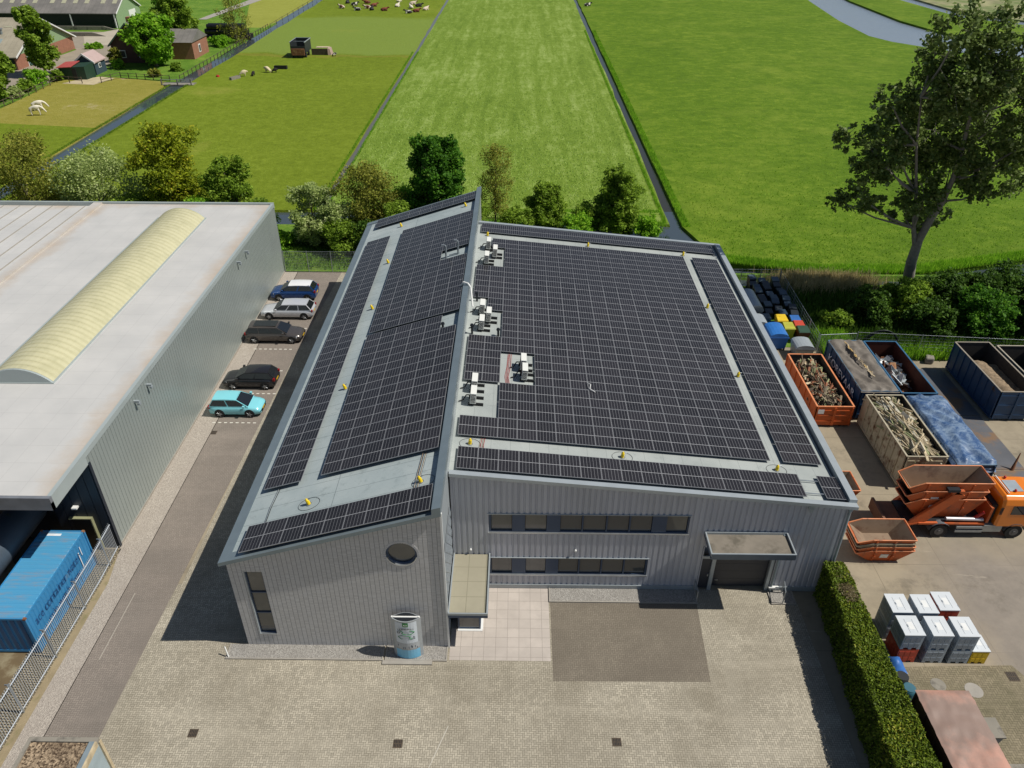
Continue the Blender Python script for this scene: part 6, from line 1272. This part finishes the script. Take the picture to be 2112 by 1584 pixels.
# bushes under and beside it
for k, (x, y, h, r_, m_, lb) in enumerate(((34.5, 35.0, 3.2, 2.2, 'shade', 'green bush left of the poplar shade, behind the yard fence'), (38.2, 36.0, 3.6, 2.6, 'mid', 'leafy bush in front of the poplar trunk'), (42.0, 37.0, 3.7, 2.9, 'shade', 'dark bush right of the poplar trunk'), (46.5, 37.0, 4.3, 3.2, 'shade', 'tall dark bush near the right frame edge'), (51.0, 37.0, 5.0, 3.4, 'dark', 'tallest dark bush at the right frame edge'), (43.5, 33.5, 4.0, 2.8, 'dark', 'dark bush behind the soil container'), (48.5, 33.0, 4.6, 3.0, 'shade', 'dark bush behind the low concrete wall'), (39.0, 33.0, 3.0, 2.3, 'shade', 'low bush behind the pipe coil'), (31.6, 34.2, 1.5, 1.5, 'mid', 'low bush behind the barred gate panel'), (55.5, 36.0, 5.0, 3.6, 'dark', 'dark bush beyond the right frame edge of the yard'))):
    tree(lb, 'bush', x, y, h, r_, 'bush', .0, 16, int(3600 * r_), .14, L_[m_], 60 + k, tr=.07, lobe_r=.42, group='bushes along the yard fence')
# clipped hedge
hg = thing('hedge', 'long clipped hedge between the forecourt and the recycling yard', 'hedge', (20, -3, 0))
def hedge_side(y): s_ = (3.9 - y) / 11.7; return 19.95 - .85 * s_, 20.98
HZ = 2.5; ya, yb = -14.0, 3.75
mb = MB(); lo = []; x0a, x1a = hedge_side(ya); x0b, x1b = hedge_side(yb); i_ = .12
mb.hexa([(x0a + i_, ya, 0), (x1a - i_, ya, 0), (x1b - i_, yb - i_, 0), (x0b + i_, yb - i_, 0)], [(x0a + i_, ya, HZ - i_), (x1a - i_, ya, HZ - i_), (x1b - i_, yb - i_, HZ - i_), (x0b + i_, yb - i_, HZ - i_)])
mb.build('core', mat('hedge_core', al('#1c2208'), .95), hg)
def hp(n, f):
    y = rng.uniform(ya, yb, n); s_ = (3.9 - y) / 11.7; xa = 19.95 - .85 * s_; xb = np.full(n, 20.98); return f(y, xa, xb, n)
bmp_ = lambda y, z: .05 * np.sin(y * 3.1 + z * 2) + .03 * np.sin(y * 8.3 + 1)
A_ = hp(30000, lambda y, xa, xb, n: np.stack([rng.uniform(0, 1, n) * (xb - xa) + xa, y, HZ + rng.normal(size=n) * .035 + bmp_(y, 0)], 1))
B_ = hp(16000, lambda y, xa, xb, n: (lambda z: np.stack([xa + rng.normal(size=n) * .035 + bmp_(y, z), y, z], 1))(rng.uniform(.05, HZ, n)))
C_ = hp(9000, lambda y, xa, xb, n: (lambda z: np.stack([xb + rng.normal(size=n) * .035, y, z], 1))(rng.uniform(.05, HZ, n)))
D_ = np.stack([rng.uniform(19.95, 20.98, 2500), yb + rng.normal(size=2500) * .04, rng.uniform(.05, HZ, 2500)], 1)
quads('foliage', leafquads(np.concatenate([A_, B_, C_, D_]), .055, .3, .6), L_['hedge'], hg)
quads('brown_patch', leafquads(np.stack([rng.normal(size=900) * .22 + 20.45, rng.normal(size=900) * .5 + 1.9, HZ + .05 + rng.uniform(0, .03, 900)], 1), .05, .4, .6), leafmat('dead_leaves', al('#5d5236'), al('#8b7e5c'), al('#b3a888')), hg)

# ================================================================= FARM
brk = mat('farm_brick', al('#9a6a54', .9), .85, var=.12, vs=1.5); brk_d = mat('dark_farm_brick', al('#5a4038', .9), .85, var=.15, vs=1.5)
grn_w = mat('sage_green_boards', al('#8aa27a', .9), .6, var=.05); dgrn = mat('dark_green_boards', hx('#1f3a2c'), .6, var=.1); dkgr = mat('barn_dark_green', hx('#1b241e'), .8, var=.1)
q = N('grey_sheet_roof'); x, y, z = q.sep(); c = q.mix(q.ramp(q.noise(.25, 5, .7), [(.35, 0.0), (.7, 1.0)]), al('#6c6964', .92), al('#85807a', .92)); c = q.mix(q.ma('MULTIPLY', q.ma('LESS_THAN', q.ma('FRACT', q.ma('MULTIPLY', x, .9)), .12), .25), c, al('#4c4a47')); slate = q.out(c, .7)
q = N('old_tan_roof'); x, y, z = q.sep(); c = q.mix(q.ramp(q.noise(.3, 6, .7), [(.35, 0.0), (.68, 1.0)]), al('#8d8572', .92), al('#a9a08b', .92)); c = q.mix(q.ma('MULTIPLY', q.ma('LESS_THAN', q.ma('FRACT', q.ma('MULTIPLY', x, 1.0)), .1), .2), c, al('#5d574a')); tanroof = q.out(c, .85)
def gable(t, x0, x1, y0, y1, eave, ridge, wall, roofm, th=.18, over=.4, gm=None, trim=None, yr=None):
    """house with ridge along X; gables at x0/x1"""
    ym = (y0 + y1) / 2 if yr is None else yr
    MB().prism([(y0, 0), (y1, 0), (y1, eave), (y0, eave)], x0, x1, 'x').build('wall', wall, t)
    MB().prism([(y0, eave), (y1, eave), (ym, ridge)], x0 + .02, x1 - .02, 'x').build('gable', gm or wall, t)
    s1 = (ridge - eave) / (ym - y0); s2 = (ridge - eave) / (y1 - ym)
    r = MB().prism([(y0 - over, eave - over * s1), (ym, ridge), (y1 + over, eave - over * s2), (y1 + over, eave - over * s2 + th), (ym, ridge + th), (y0 - over, eave - over * s1 + th)], x0 - over, x1 + over, 'x').build('roof', roofm, t)
    if trim: MB().prism([(y0 - over, eave - over * s1 - .05), (ym, ridge - .05), (y1 + over, eave - over * s2 - .05), (y1 + over, eave - over * s2 + th + .05), (ym, ridge + th + .05), (y0 - over, eave - over * s1 + th + .05)], x1 + over, x1 + over + .12, 'x').build('verge_trim', trim, r)
    return r
bn = thing('cattle_barn', 'big green cattle barn with grey roof and pale skylights, far left', 'barn', (-130, 197, 0))
r = gable(bn, -175, -100.6, 190, 204.5, 3.5, 7.2, dkgr, slate, gm=grn_w, trim=M['white'])
MB().box(-100.58, -100.5, 190, 204.5, 0, 3.5).build('end_wall', grn_w, bn)
s1 = (7.2 - 3.5) / 7.25
for k in range(12):
    xx = -138 + (k % 12) * 3.0 + (1.5 if k > 5 else 0) + (1.2 if k > 9 else 0); yy = 193.2
    MB().hexa([(xx, yy, 3.5 + s1 * (yy - 190) + .15), (xx + 1.1, yy, 3.5 + s1 * (yy - 190) + .15), (xx + 1.1, yy + 1.6, 3.5 + s1 * (yy + 1.6 - 190) + .15), (xx, yy + 1.6, 3.5 + s1 * (yy + 1.6 - 190) + .15)],
              [(xx, yy, 3.5 + s1 * (yy - 190) + .24), (xx + 1.1, yy, 3.5 + s1 * (yy - 190) + .24), (xx + 1.1, yy + 1.6, 3.5 + s1 * (yy + 1.6 - 190) + .24), (xx, yy + 1.6, 3.5 + s1 * (yy + 1.6 - 190) + .24)]).build('roof_light', mat('cream_skylight', al('#a8a68c', .95), .6), r)
for xx in (-112.3, -101.0, -124): MB().box(xx, xx + .25, 189.6, 189.9, 0, 3.5).build('post', M['white'], bn)
MB().box(-100.5, -100.4, 197.5, 201.5, 0, 3.2).build('sliding_door', M['white'], bn)
for k, (a, b, c_, d_, lb) in enumerate(((-116, -102.8, 186.8, .9, 'long low concrete wall in front of the green barn'), (-108, -101.4, 177.5, .9, 'short low concrete wall in front of the barn, nearer the farmhouse'))):
    tag(MB().box(a, b, c_, c_ + .3, 0, d_).hexa([(b, c_, 0), (b + 3, c_, 0), (b + 3, c_ + .3, 0), (b, c_ + .3, 0)], [(b, c_, d_), (b + 3, c_, .1), (b + 3, c_ + .3, .1), (b, c_ + .3, d_)]).build('silage_wall', M['concrete']), lb, 'wall', 'low concrete walls by the barn')
h2 = thing('farm_workshop', 'long brick farm building with sage green gable and tan roof', 'building', (-115, 149, 0))
r = gable(h2, -150, -98, 138.0, 161.5, 2.6, 7.9, brk, tanroof, gm=grn_w, trim=M['white'], over=.6)
for yy in (146.2, 147.9): w2 = MB().box(-98.0, -97.92, yy, yy + 1.1, .9, 2.4).build('window', M['white'], h2); MB().box(-97.93, -97.88, yy + .15, yy + .95, 1.05, 2.3).build('pane', M['glass'], w2)
MB().box(-98, -97.9, 142.2, 143.5, 0, 2.4).build('door', mat('blue_green_door', hx('#4d6a6a'), .5), h2); MB().box(-98, -97.94, 142.0, 142.2, 0, 2.6).box(-98, -97.94, 143.5, 143.7, 0, 2.6).box(-98, -97.94, 142.2, 143.5, 2.4, 2.6).build('door_frame', M['white'], h2)
MB().box(-104, -98.3, 137.9, 138.0, 0, 2.4).build('dark_door', dkgr, h2)
MB().cyl((-103.2, 144.6, 5.2), (-103.2, 144.6, 6.6), .3, n=8).cyl((-103.2, 144.6, 6.6), (-103.2, 144.6, 6.8), .5, n=8).build('chimney', M['steel'], r)
MB().hexa([(-103.5, 146.6, 6.45), (-101.8, 146.6, 6.45), (-101.8, 148.4, 6.85), (-103.5, 148.4, 6.85)], [(-103.5, 146.6, 6.75), (-101.8, 146.6, 6.75), (-101.8, 148.4, 7.15), (-103.5, 148.4, 7.15)]).build('roof_light', mat('cream_skylight2', al('#a8a68c', .95), .6), r)
MB().hexa([(-103.4, 141.6, 4.15), (-102.2, 141.6, 4.15), (-102.2, 143.0, 4.75), (-103.4, 143.0, 4.75)], [(-103.4, 141.6, 4.45), (-102.2, 141.6, 4.45), (-102.2, 143.0, 5.05), (-103.4, 143.0, 5.05)]).build('roof_light', mat('blue_skylight', al('#8e9a98', .95), .4), r)
h3 = thing('farmhouse', 'dark brick farmhouse with green eaves, half hidden by trees', 'house', (-74, 152, 0))
def gable_y(t, x0, x1, y0, y1, eave, ridge, wall, roofm, th=.18, over=.4, trim=None):
    xm = (x0 + x1) / 2; MB().prism([(x0, 0), (x1, 0), (x1, eave), (xm, ridge), (x0, eave)], y0, y1, 'y').build('wall', wall, t); s1 = (ridge - eave) / (xm - x0)
    r = MB().prism([(x0 - over, eave - over * s1), (xm, ridge), (x1 + over, eave - over * s1), (x1 + over, eave - over * s1 + th), (xm, ridge + th), (x0 - over, eave - over * s1 + th)], y0 - over, y1 + over, 'y').build('roof', roofm, t)
    if trim: MB().prism([(x0 - over, eave - over * s1 - .1), (xm, ridge - .1), (x1 + over, eave - over * s1 - .1), (x1 + over, eave - over * s1 + th + .06), (xm, ridge + th + .06), (x0 - over, eave - over * s1 + th + .06)], y0 - over - .15, y0 - over, 'y').build('verge_trim', trim, r)
    return r
r = gable_y(h3, -82.0, -73.5, 146, 160, 3.6, 7.6, brk_d, slate, trim=mat('green_verge', hx('#4f6a5c'), .5))
MB().box(-78.2, -77.2, 147.5, 148.5, 6.6, 8.6).build('chimney', brk, r)
MB().box(-73.5, -66.5, 150, 159, 0, 3.4).build('side_wing', brk, h3); MB().prism([(149.7, 3.4), (159.3, 3.4), (154.5, 5.4)], -73.5, -66.3, 'x').build('wing_roof', slate, h3)
w3 = MB().box(-66.5, -66.42, 153.2, 154.4, .9, 2.5).build('window', M['white'], h3); MB().box(-66.43, -66.38, 153.4, 154.2, 1.1, 2.3).build('pane', M['glass'], w3)
for xx in (-80.5, -76.5): w3 = MB().box(xx, xx + 1.3, 145.92, 146.0, 1.0, 2.5).build('window', M['white'], h3); MB().box(xx + .15, xx + 1.15, 145.88, 145.93, 1.15, 2.35).build('pane', M['glass'], w3)
s_ = thing('green_shed', 'small dark green shed with red lean-to roof by the paddock', 'shed', (-82.6, 131, 0))
MB().hexa([(-85.2, 129.8, 0), (-80.2, 129.8, 0), (-79.8, 132.8, 0), (-84.8, 132.8, 0)], [(-85.2, 129.8, 2.1), (-80.2, 129.8, 2.4), (-79.8, 132.8, 2.7), (-84.8, 132.8, 2.4)]).build('wall', dgrn, s_)
MB().hexa([(-85.4, 129.4, 2.15), (-82.6, 129.4, 2.3), (-82.4, 133, 2.75), (-85.2, 133, 2.55)], [(-85.4, 129.4, 2.25), (-82.6, 129.4, 2.4), (-82.4, 133, 2.85), (-85.2, 133, 2.65)]).build('roof', mat('red_roof', al('#b0504a', .9), .6, var=.1), s_)
MB().box(-82.7, -81.9, 129.7, 129.79, 0, 2.0).build('door_opening', M['black'], s_)
s_ = thing('blue_shed', 'small slate blue garden shed with pinkish gabled roof', 'shed', (-82, 136, 0))
gable_y(s_, -83.9, -80.2, 134.0, 138.4, 2.4, 3.8, mat('slate_blue_boards', hx('#3a4a55'), .6), mat('pink_tin_roof', al('#b8a09a', .9), .6, var=.06), over=.25, trim=M['white'])
w3 = MB().box(-80.2, -80.12, 135.4, 136.4, 1.1, 2.0).build('window', M['white'], s_); MB().box(-80.13, -80.08, 135.55, 136.25, 1.25, 1.85).build('pane', M['glass'], w3)
# farm trees
GF = 'trees around the farm'
tree('oval light green tree between workshop and sheds', 'tree', -90.0, 133.5, 12.2, 3.6, n=12000, leaf=.3, mats=L_['mid'], seed=41, th=.16, lobes=22, group=GF, shape=(1, .5), tr=.25, lobe_r=.42)
tree('broad spreading tree in front of the dark farmhouse', 'tree', -72.0, 143.0, 9.6, 6.0, n=17000, leaf=.33, mats=L_['bright'], seed=42, th=.14, lobes=26, group=GF, tr=.35, lobe_r=.34)
tree('tall upright willow behind the farmhouse', 'tree', -72.2, 158.0, 13.0, 5.2, n=17000, leaf=.3, mats=L_['mid'], seed=43, th=.15, lobes=26, group=GF, tr=.35, lobe_r=.36)
tree('tall tree half behind the willow, left of it', 'tree', -79, 172, 12.5, 4.2, n=9000, leaf=.32, mats=L_['dark'], seed=48, th=.15, lobes=20, group=GF, tr=.3)
tree('nearly bare tree beside the black silage bales', 'tree', -63.6, 170, 10.4, 4.4, n=2200, leaf=.2, mats=L_['olive'], seed=44, th=.1, lobes=30, group=GF, tr=.16, dens=.4, lobe_r=.3)
tree('dark green tree at the left frame edge by the paddock', 'tree', -88.0, 113, 9.8, 4.2, n=12000, leaf=.28, mats=L_['mid'], seed=45, th=.1, lobes=20, group=GF, tr=.25)
for k, (x, y, h, r_, m_, lb) in enumerate(((-88.2, 126.5, 2.6, 2.4, 'bright', 'round bright bush in front of the workshop door'), (-86.8, 120.5, 1.8, 2.0, 'mid', 'bush behind the paddock fence, middle'), (-86.4, 115.5, 1.8, 2.0, 'silver', 'greyish bush behind the paddock fence, left'), (-80.5, 143.6, 3.4, 1.8, 'olive', 'slim bush at the left corner of the farmhouse'), (-85.5, 129.0, 1.9, 1.4, 'mid', 'small bush beside the green shed'), (-66.0, 166, 2.2, 2.6, 'bright', 'bright bush at the farmhouse wing below the bales'), (-79.0, 141, 1.6, 1.5, 'bright', 'low hedge bush between track and farmhouse'), (-93.5, 162, 1.2, 2.2, 'bright', 'low round bush by the workshop corner'), (-66.0, 138.5, 1.6, 1.5, 'mid', 'bush at the near end of the farm garden'), (-68.5, 133.5, 1.3, 1.5, 'olive', 'scrubby bush beside the ditch bridge'))):
    tree(lb, 'bush', x, y, h, r_, 'bush', .0, 9, int(900 * r_), .24, L_[m_], 80 + k, tr=.05, lobe_r=.45, group='bushes around the farm', limbs=False)
# silage bales
bk = mat('black_wrap', hx('#17181a'), .35, var=.2)
b0 = MB().cyl((-.6, 0, .6), (.6, 0, .6), .62, n=14).build('silage_bale', bk)
k = 0
for lay in range(3):
    for i in range(9 - lay):
        for j in range(2):
            o = b0 if k == 0 else b0.copy()
            if k: C.objects.link(o)
            o.matrix_basis = Matrix.Translation((-72.6 + i * 1.27 + lay * .6, 175.2 + j * 1.3, lay * 1.05)); k += 1
            tag(o, f'black wrapped silage bale, {ORD[i]} from the left in the {["bottom", "middle", "top"][lay]} layer, {["front", "rear"][j]} row', 'silage bale', 'black silage bales stacked behind the farmhouse')
# fences of the paddock
def railfence(label, pts, h=1.2, step=2.6, rails=2, m=None, group='wooden fences of the paddock'):
    m = m or M['wood_dark']; t = thing('rail_fence', label, 'fence', (*pts[0], 0), group)
    for (a, b) in zip(pts, pts[1:]):
        a, b = Vector(a), Vector(b); n_ = max(1, round((b - a).length / step))
        for i in range(n_ + 1): p = a + (b - a) * i / n_; MB().cyl((p.x, p.y, 0), (p.x, p.y, h), .08, n=5).build('post', m, t)
        mb = MB()
        for r_ in range(rails): z = h * (.9 - .42 * r_); mb.cyl((a.x, a.y, z), (b.x, b.y, z), .05, n=4)
        mb.build('rail', m, t)
railfence('wooden rail fence along the left side of the paddock', [(-84.6, 104.0), (-84.3, 116.5), (-84.9, 127.5)])
railfence('short fence closing the shed yard towards the paddock', [(-84.9, 127.5), (-79.6, 126.6)]); railfence('small gate fence at the right of the sandy shed yard', [(-76.2, 127.2), (-74.3, 131.3)]); railfence('fence along the back of the paddock in front of the farmhouse', [(-74.3, 131.3), (-63.8, 129.0)], 1.1, 1.8, 3)
railfence('line of ditch-side fence posts from the bridge towards the bales', [(-61.6, 128.5), (-61.7, 190)], 1.25, 2.2, 1); railfence('thin fence continuing along the meadow ditch to the top edge', [(-61.7, 192), (-61.7, 300)], 1.0, 6, 1)
br = thing('ditch_bridge', 'small grey plank bridge with railing over the left ditch', 'bridge', (-61, 126.6, 0)); MB().box(-64.2, -58.2, 125.6, 127.6, -.1, .08).build('deck', M['concrete'], br); MB().tube([(-64, 125.7, 1.0), (-58.4, 125.7, 1.0)], .06, 5).tube([(-64, 125.7, .5), (-58.4, 125.7, .5)], .05, 5).build('railing', M['steel'], br)
MB().box(-64.2, -64.0, 125.6, 125.8, 0, 1.1).box(-61.2, -61.0, 125.6, 125.8, 0, 1.1).box(-58.6, -58.4, 125.6, 125.8, 0, 1.1).build('post', M['concrete'], br)
# ================================================================= ANIMALS
def skinned(name, verts, edges, radii, m, parent=None, sub=2):
    me = bpy.data.meshes.new(name); me.from_pydata(verts, edges, []); me.materials.append(m)
    o = bpy.data.objects.new(name, me); C.objects.link(o); sk = o.modifiers.new('skin', 'SKIN'); sk.use_smooth_shade = True
    for v, r_ in zip(me.skin_vertices[0].data, radii): v.radius = (r_, r_) if not isinstance(r_, tuple) else r_
    me.skin_vertices[0].data[0].use_root = True
    sb = o.modifiers.new('sub', 'SUBSURF'); sb.levels = sub; sb.render_levels = sub
    dg = bpy.context.evaluated_depsgraph_get(); dg.update(); m2 = bpy.data.meshes.new_from_object(o.evaluated_get(dg)); o.modifiers.clear(); o.data = m2
    if parent is not None: adopt(o, parent)
    return o
def hide(name, a, b, s_=1.3, lo=.48, hi=.52):
    q = N(name); n_ = q.noise(s_, 2, .4, src=q.mapv((1, 1, 1), loc=(random.uniform(0, 9), 2, 1))); return q.out(q.ramp(n_, [(lo, a), (hi, b)]), .7)
def cow_lying(label, m, L=2.1):
    V = [(-.55, 0, .45), (0, 0, .50), (.45, 0, .48), (.75, 0, .62), (.98, 0, .88), (1.18, 0, .86), (1.42, 0, .72), (-.9, 0, .40), (-1.02, .1, .2),
         (.45, .28, .25), (.75, .38, .12), (.5, .45, .08), (.45, -.28, .25), (.8, -.36, .12), (.55, -.42, .08), (-.5, .34, .28), (-.1, .5, .12), (-.45, .58, .07), (-.5, -.34, .28), (-.1, -.5, .12), (-.45, -.58, .07), (1.12, .16, .98), (1.12, -.16, .98)]
    E_ = [(0, 1), (1, 2), (2, 3), (3, 4), (4, 5), (5, 6), (0, 7), (7, 8), (2, 9), (9, 10), (10, 11), (2, 12), (12, 13), (13, 14), (0, 15), (15, 16), (16, 17), (0, 18), (18, 19), (19, 20), (5, 21), (5, 22)]
    r_ = [.40, .42, .36, .24, .17, .16, .10, .26, .04, .16, .09, .06, .16, .09, .06, .22, .12, .07, .22, .12, .07, .05, .05]
    o = skinned('cow', V, E_, r_, m); return o
CW = [('bw1', hide('hide_black_white', hx('#17130f'), hx('#cfc9bc'), 1.0, .52, .55)), ('w', hide('hide_white', hx('#d8d0c0'), hx('#c9bda8'))), ('bk', hide('hide_black', hx('#15120f'), hx('#24201c'))), ('br', hide('hide_brown', hx('#5a2818'), hx('#7a3c22'))), ('wb', hide('hide_white_brown', hx('#cbb9a6'), hx('#6a3824'), .9, .52, .55))]
cw = dict(CW)
cows = [(-50.1, 228.1, 'wb', 2.6, 'white and brown cow lying leftmost in the herd'), (-50.4, 239.1, 'bk', 1.5, 'black cow lying at the back left of the herd'), (-47.4, 234.4, 'bw1', .2, 'black cow with white flank, second row left'), (-44.6, 223.6, 'bw1', 2.9, 'small black and white cow in front, left half'), (-44.3, 238.8, 'br', 3.3, 'brown cow with white patch, back row middle'), (-42.3, 227.9, 'wb', 3.1, 'long white and brown cow touching a black calf'), (-41.1, 232.2, 'br', .4, 'dark brown cow behind the black calf'), (-40.5, 224.8, 'bk', 1.6, 'black calf beside the white and brown cow'), (-36.6, 223.4, 'br', .1, 'plain brown cow lying alone in the middle'), (-34.9, 243.3, 'w', 1.0, 'white cow at the top edge of the picture'), (-33.9, 232.0, 'w', 1.2, 'white cow below the one at the top edge'), (-29.8, 237.2, 'wb', .3, 'white cow with brown head at the right'), (-29.4, 228.9, 'w', 2.0, 'white cow in front of the brown-headed one'), (-27.4, 232.2, 'bk', .2, 'black cow with white head, right side'), (-28.9, 218.7, 'bw1', 3.3, 'black cow with white shoulder at the front right'), (-26.9, 221.2, 'br', .2, 'brown cow with white head at the front right'), (-24.6, 225.4, 'wb', .9, 'white and brown cow rightmost in the left field')]
protos = {}
for k, (x, y, c_, a, lb) in enumerate(cows):
    if c_ not in protos: o = cow_lying(lb, cw[c_]); protos[c_] = o
    else: o = protos[c_].copy(); C.objects.link(o)
    tag(o, lb, 'cow', 'cows resting in the far meadow'); place(o, (x, y, 0), a, 1.12)
o = protos['bw1'].copy(); C.objects.link(o); tag(o, 'lone white and black cow lying just right of the right ditch', 'cow', 'cows resting in the far meadow'); place(o, (24.2, 236, 0), .3, 1.1)
def sheep(label, m, x, y, a, s_=1):
    V = [(-.35, 0, .55), (0, 0, .58), (.3, 0, .56), (.5, 0, .62), (.68, 0, .5), (.28, .12, .3), (.28, .12, .03), (.28, -.12, .3), (.28, -.12, .03), (-.35, .12, .3), (-.38, .12, .03), (-.35, -.12, .3), (-.38, -.12, .03)]
    E_ = [(0, 1), (1, 2), (2, 3), (3, 4), (2, 5), (5, 6), (2, 7), (7, 8), (0, 9), (9, 10), (0, 11), (11, 12)]
    o = skinned('sheep', V, E_, [.24, .27, .23, .12, .08, .08, .04, .08, .04, .09, .04, .09, .04], m); tag(o, label, 'sheep', 'sheep by the feed troughs'); place(o, (x, y, 0), a, s_); return o
wool = mat('cream_wool', al('#c9bb98'), .9, var=.1, vs=5); bwool = mat('black_wool', hx('#1f1b18'), .9)
sheep('cream sheep at the end of the white trough', wool, -51.2, 133.8, .3, 1.5); sheep('black sheep standing between two cream sheep', bwool, -49.3, 134.2, 1.4, 1.1); sheep('cream sheep lying next to the black trough', wool, -47.2, 137.4, 2.8, 1.5); sheep('dark sheep beside the lying cream sheep', bwool, -45.9, 137.2, .1, 1.2)
def horse(label, x, y, a, s_=1.0):
    V = [(-.6, 0, 1.15), (-.2, 0, 1.12), (.25, 0, 1.12), (.6, 0, 1.2), (.95, 0, 1.0), (1.2, 0, .62), (1.36, 0, .4), (.42, .16, .75), (.42, .16, .42), (.44, .16, .04), (.42, -.16, .75), (.5, -.16, .42), (.48, -.16, .04), (-.62, .17, .8), (-.74, .17, .48), (-.68, .17, .04), (-.6, -.17, .8), (-.7, -.17, .48), (-.6, -.17, .04), (-.85, 0, 1.05), (-.95, 0, .5)]
    E_ = [(0, 1), (1, 2), (2, 3), (3, 4), (4, 5), (5, 6), (2, 7), (7, 8), (8, 9), (2, 10), (10, 11), (11, 12), (0, 13), (13, 14), (14, 15), (0, 16), (16, 17), (17, 18), (0, 19), (19, 20)]
    r_ = [.3, .31, .29, .2, .15, .12, .07, .13, .07, .05, .13, .07, .05, .15, .08, .05, .15, .08, .05, .06, .04]
    o = skinned('pony', V, E_, r_, mat('cream_coat', al('#d8d0bc'), .8, var=.06)); tag(o, label, 'pony', 'cream ponies in the paddock'); place(o, (x, y, 0), a, s_); return o
horse('nearer cream pony grazing in the paddock', -75.9, 103.4, .15, 1.15); horse('farther cream pony standing in the paddock', -77.2, 106.6, .3, 1.15)
def trough(label, x, y, a, L, Wd, H, m):
    t = thing('feed_trough', label, 'trough', (0, 0, 0), 'feed troughs in the left field'); mb = MB()
    mb.box(-L / 2, L / 2, -Wd / 2, -Wd / 2 + .06, 0, H).box(-L / 2, L / 2, Wd / 2 - .06, Wd / 2, 0, H).box(-L / 2, -L / 2 + .06, -Wd / 2 + .06, Wd / 2 - .06, 0, H).box(L / 2 - .06, L / 2, -Wd / 2 + .06, Wd / 2 - .06, 0, H).build('walls', m, t)
    MB().box(-L / 2 + .06, L / 2 - .06, -Wd / 2 + .06, Wd / 2 - .06, .05, H * .5).build('bottom', m, t); place(t, (x, y, 0), a)
trough('white feed trough by the cream sheep', -52.0, 131.3, 1.1, 2.4, .6, .5, M['concrete']); trough('black feed trough beyond the sheep', -45.6, 141.0, 0, 2.6, .8, .6, M['black'])
tl = thing('tipping_trailer', 'dark farm trailer with rusty front standing in the left field', 'trailer', (-44.8, 153, 0))
MB().box(-46.2, -43.0, 152.2, 152.3, 1.0, 2.4).box(-46.2, -43.0, 157.5, 157.6, 1.0, 3.2).box(-46.2, -46.1, 152.3, 157.5, 1.0, 3.2).box(-43.1, -43.0, 152.3, 157.5, 1.0, 3.2).box(-46.1, -43.1, 152.3, 157.5, .95, 1.05).build('body', mat('trailer_dark', hx('#23292a'), .6, var=.2), tl)
MB().box(-46.3, -42.9, 157.55, 157.7, 3.1, 3.3).box(-46.25, -46.1, 152.2, 157.5, 3.1, 3.25).box(-43.1, -42.95, 152.2, 157.5, 3.1, 3.25).box(-46.1, -43.1, 154.8, 154.9, 2.9, 3.0).build('rim', M['fascia_lt'], tl)
MB().box(-46.0, -43.2, 151.9, 152.2, .6, 1.9).build('front_frame', M['rust'], tl)
for xx in (-46.1, -43.4): MB().cyl((xx, 153.2, .5), (xx + .3, 153.2, .5), .5, n=14).build('wheel', M['tyre'], tl); MB().cyl((xx, 155.8, .5), (xx + .3, 155.8, .5), .5, n=14).build('wheel', M['tyre'], tl)
cr = thing('calf_hutch', 'brown board shelter with pale roof right of the farm trailer', 'shelter', (-40.6, 156.5, 0))
MB().box(-42.6, -39.0, 155.8, 155.9, 0, 1.3).box(-39.1, -39.0, 155.9, 158, 0, 1.3).build('wall', M['wood_dark'], cr); MB().box(-41.8, -39.0, 156.8, 158.2, 1.3, 1.4).build('roof', M['wood_pale'], cr); MB().hexa([(-39.0, 155.7, 0), (-38.3, 155.9, 0), (-38.3, 158, 0), (-39.0, 158, 0)], [(-39.0, 155.7, 1.35), (-38.6, 155.9, 1.3), (-38.6, 158, 1.3), (-39.0, 158, 1.35)]).build('side_board', mat('pinkish_board', al('#a58c80'), .8), cr)
sheep('small black and white animal right of the board shelter', hide('hide_lamb', hx('#17130f'), hx('#c9c2b4'), 3), -37.4, 154.5, .6, 1.0)
tag(MB().cyl((-56.0, 133.2, 0), (-56.0, 133.2, .3), .35, .3, 12).build('feed_tub', M['red']), 'small red feed tub left of the white trough', 'tub')
# ================================================================= HAZE
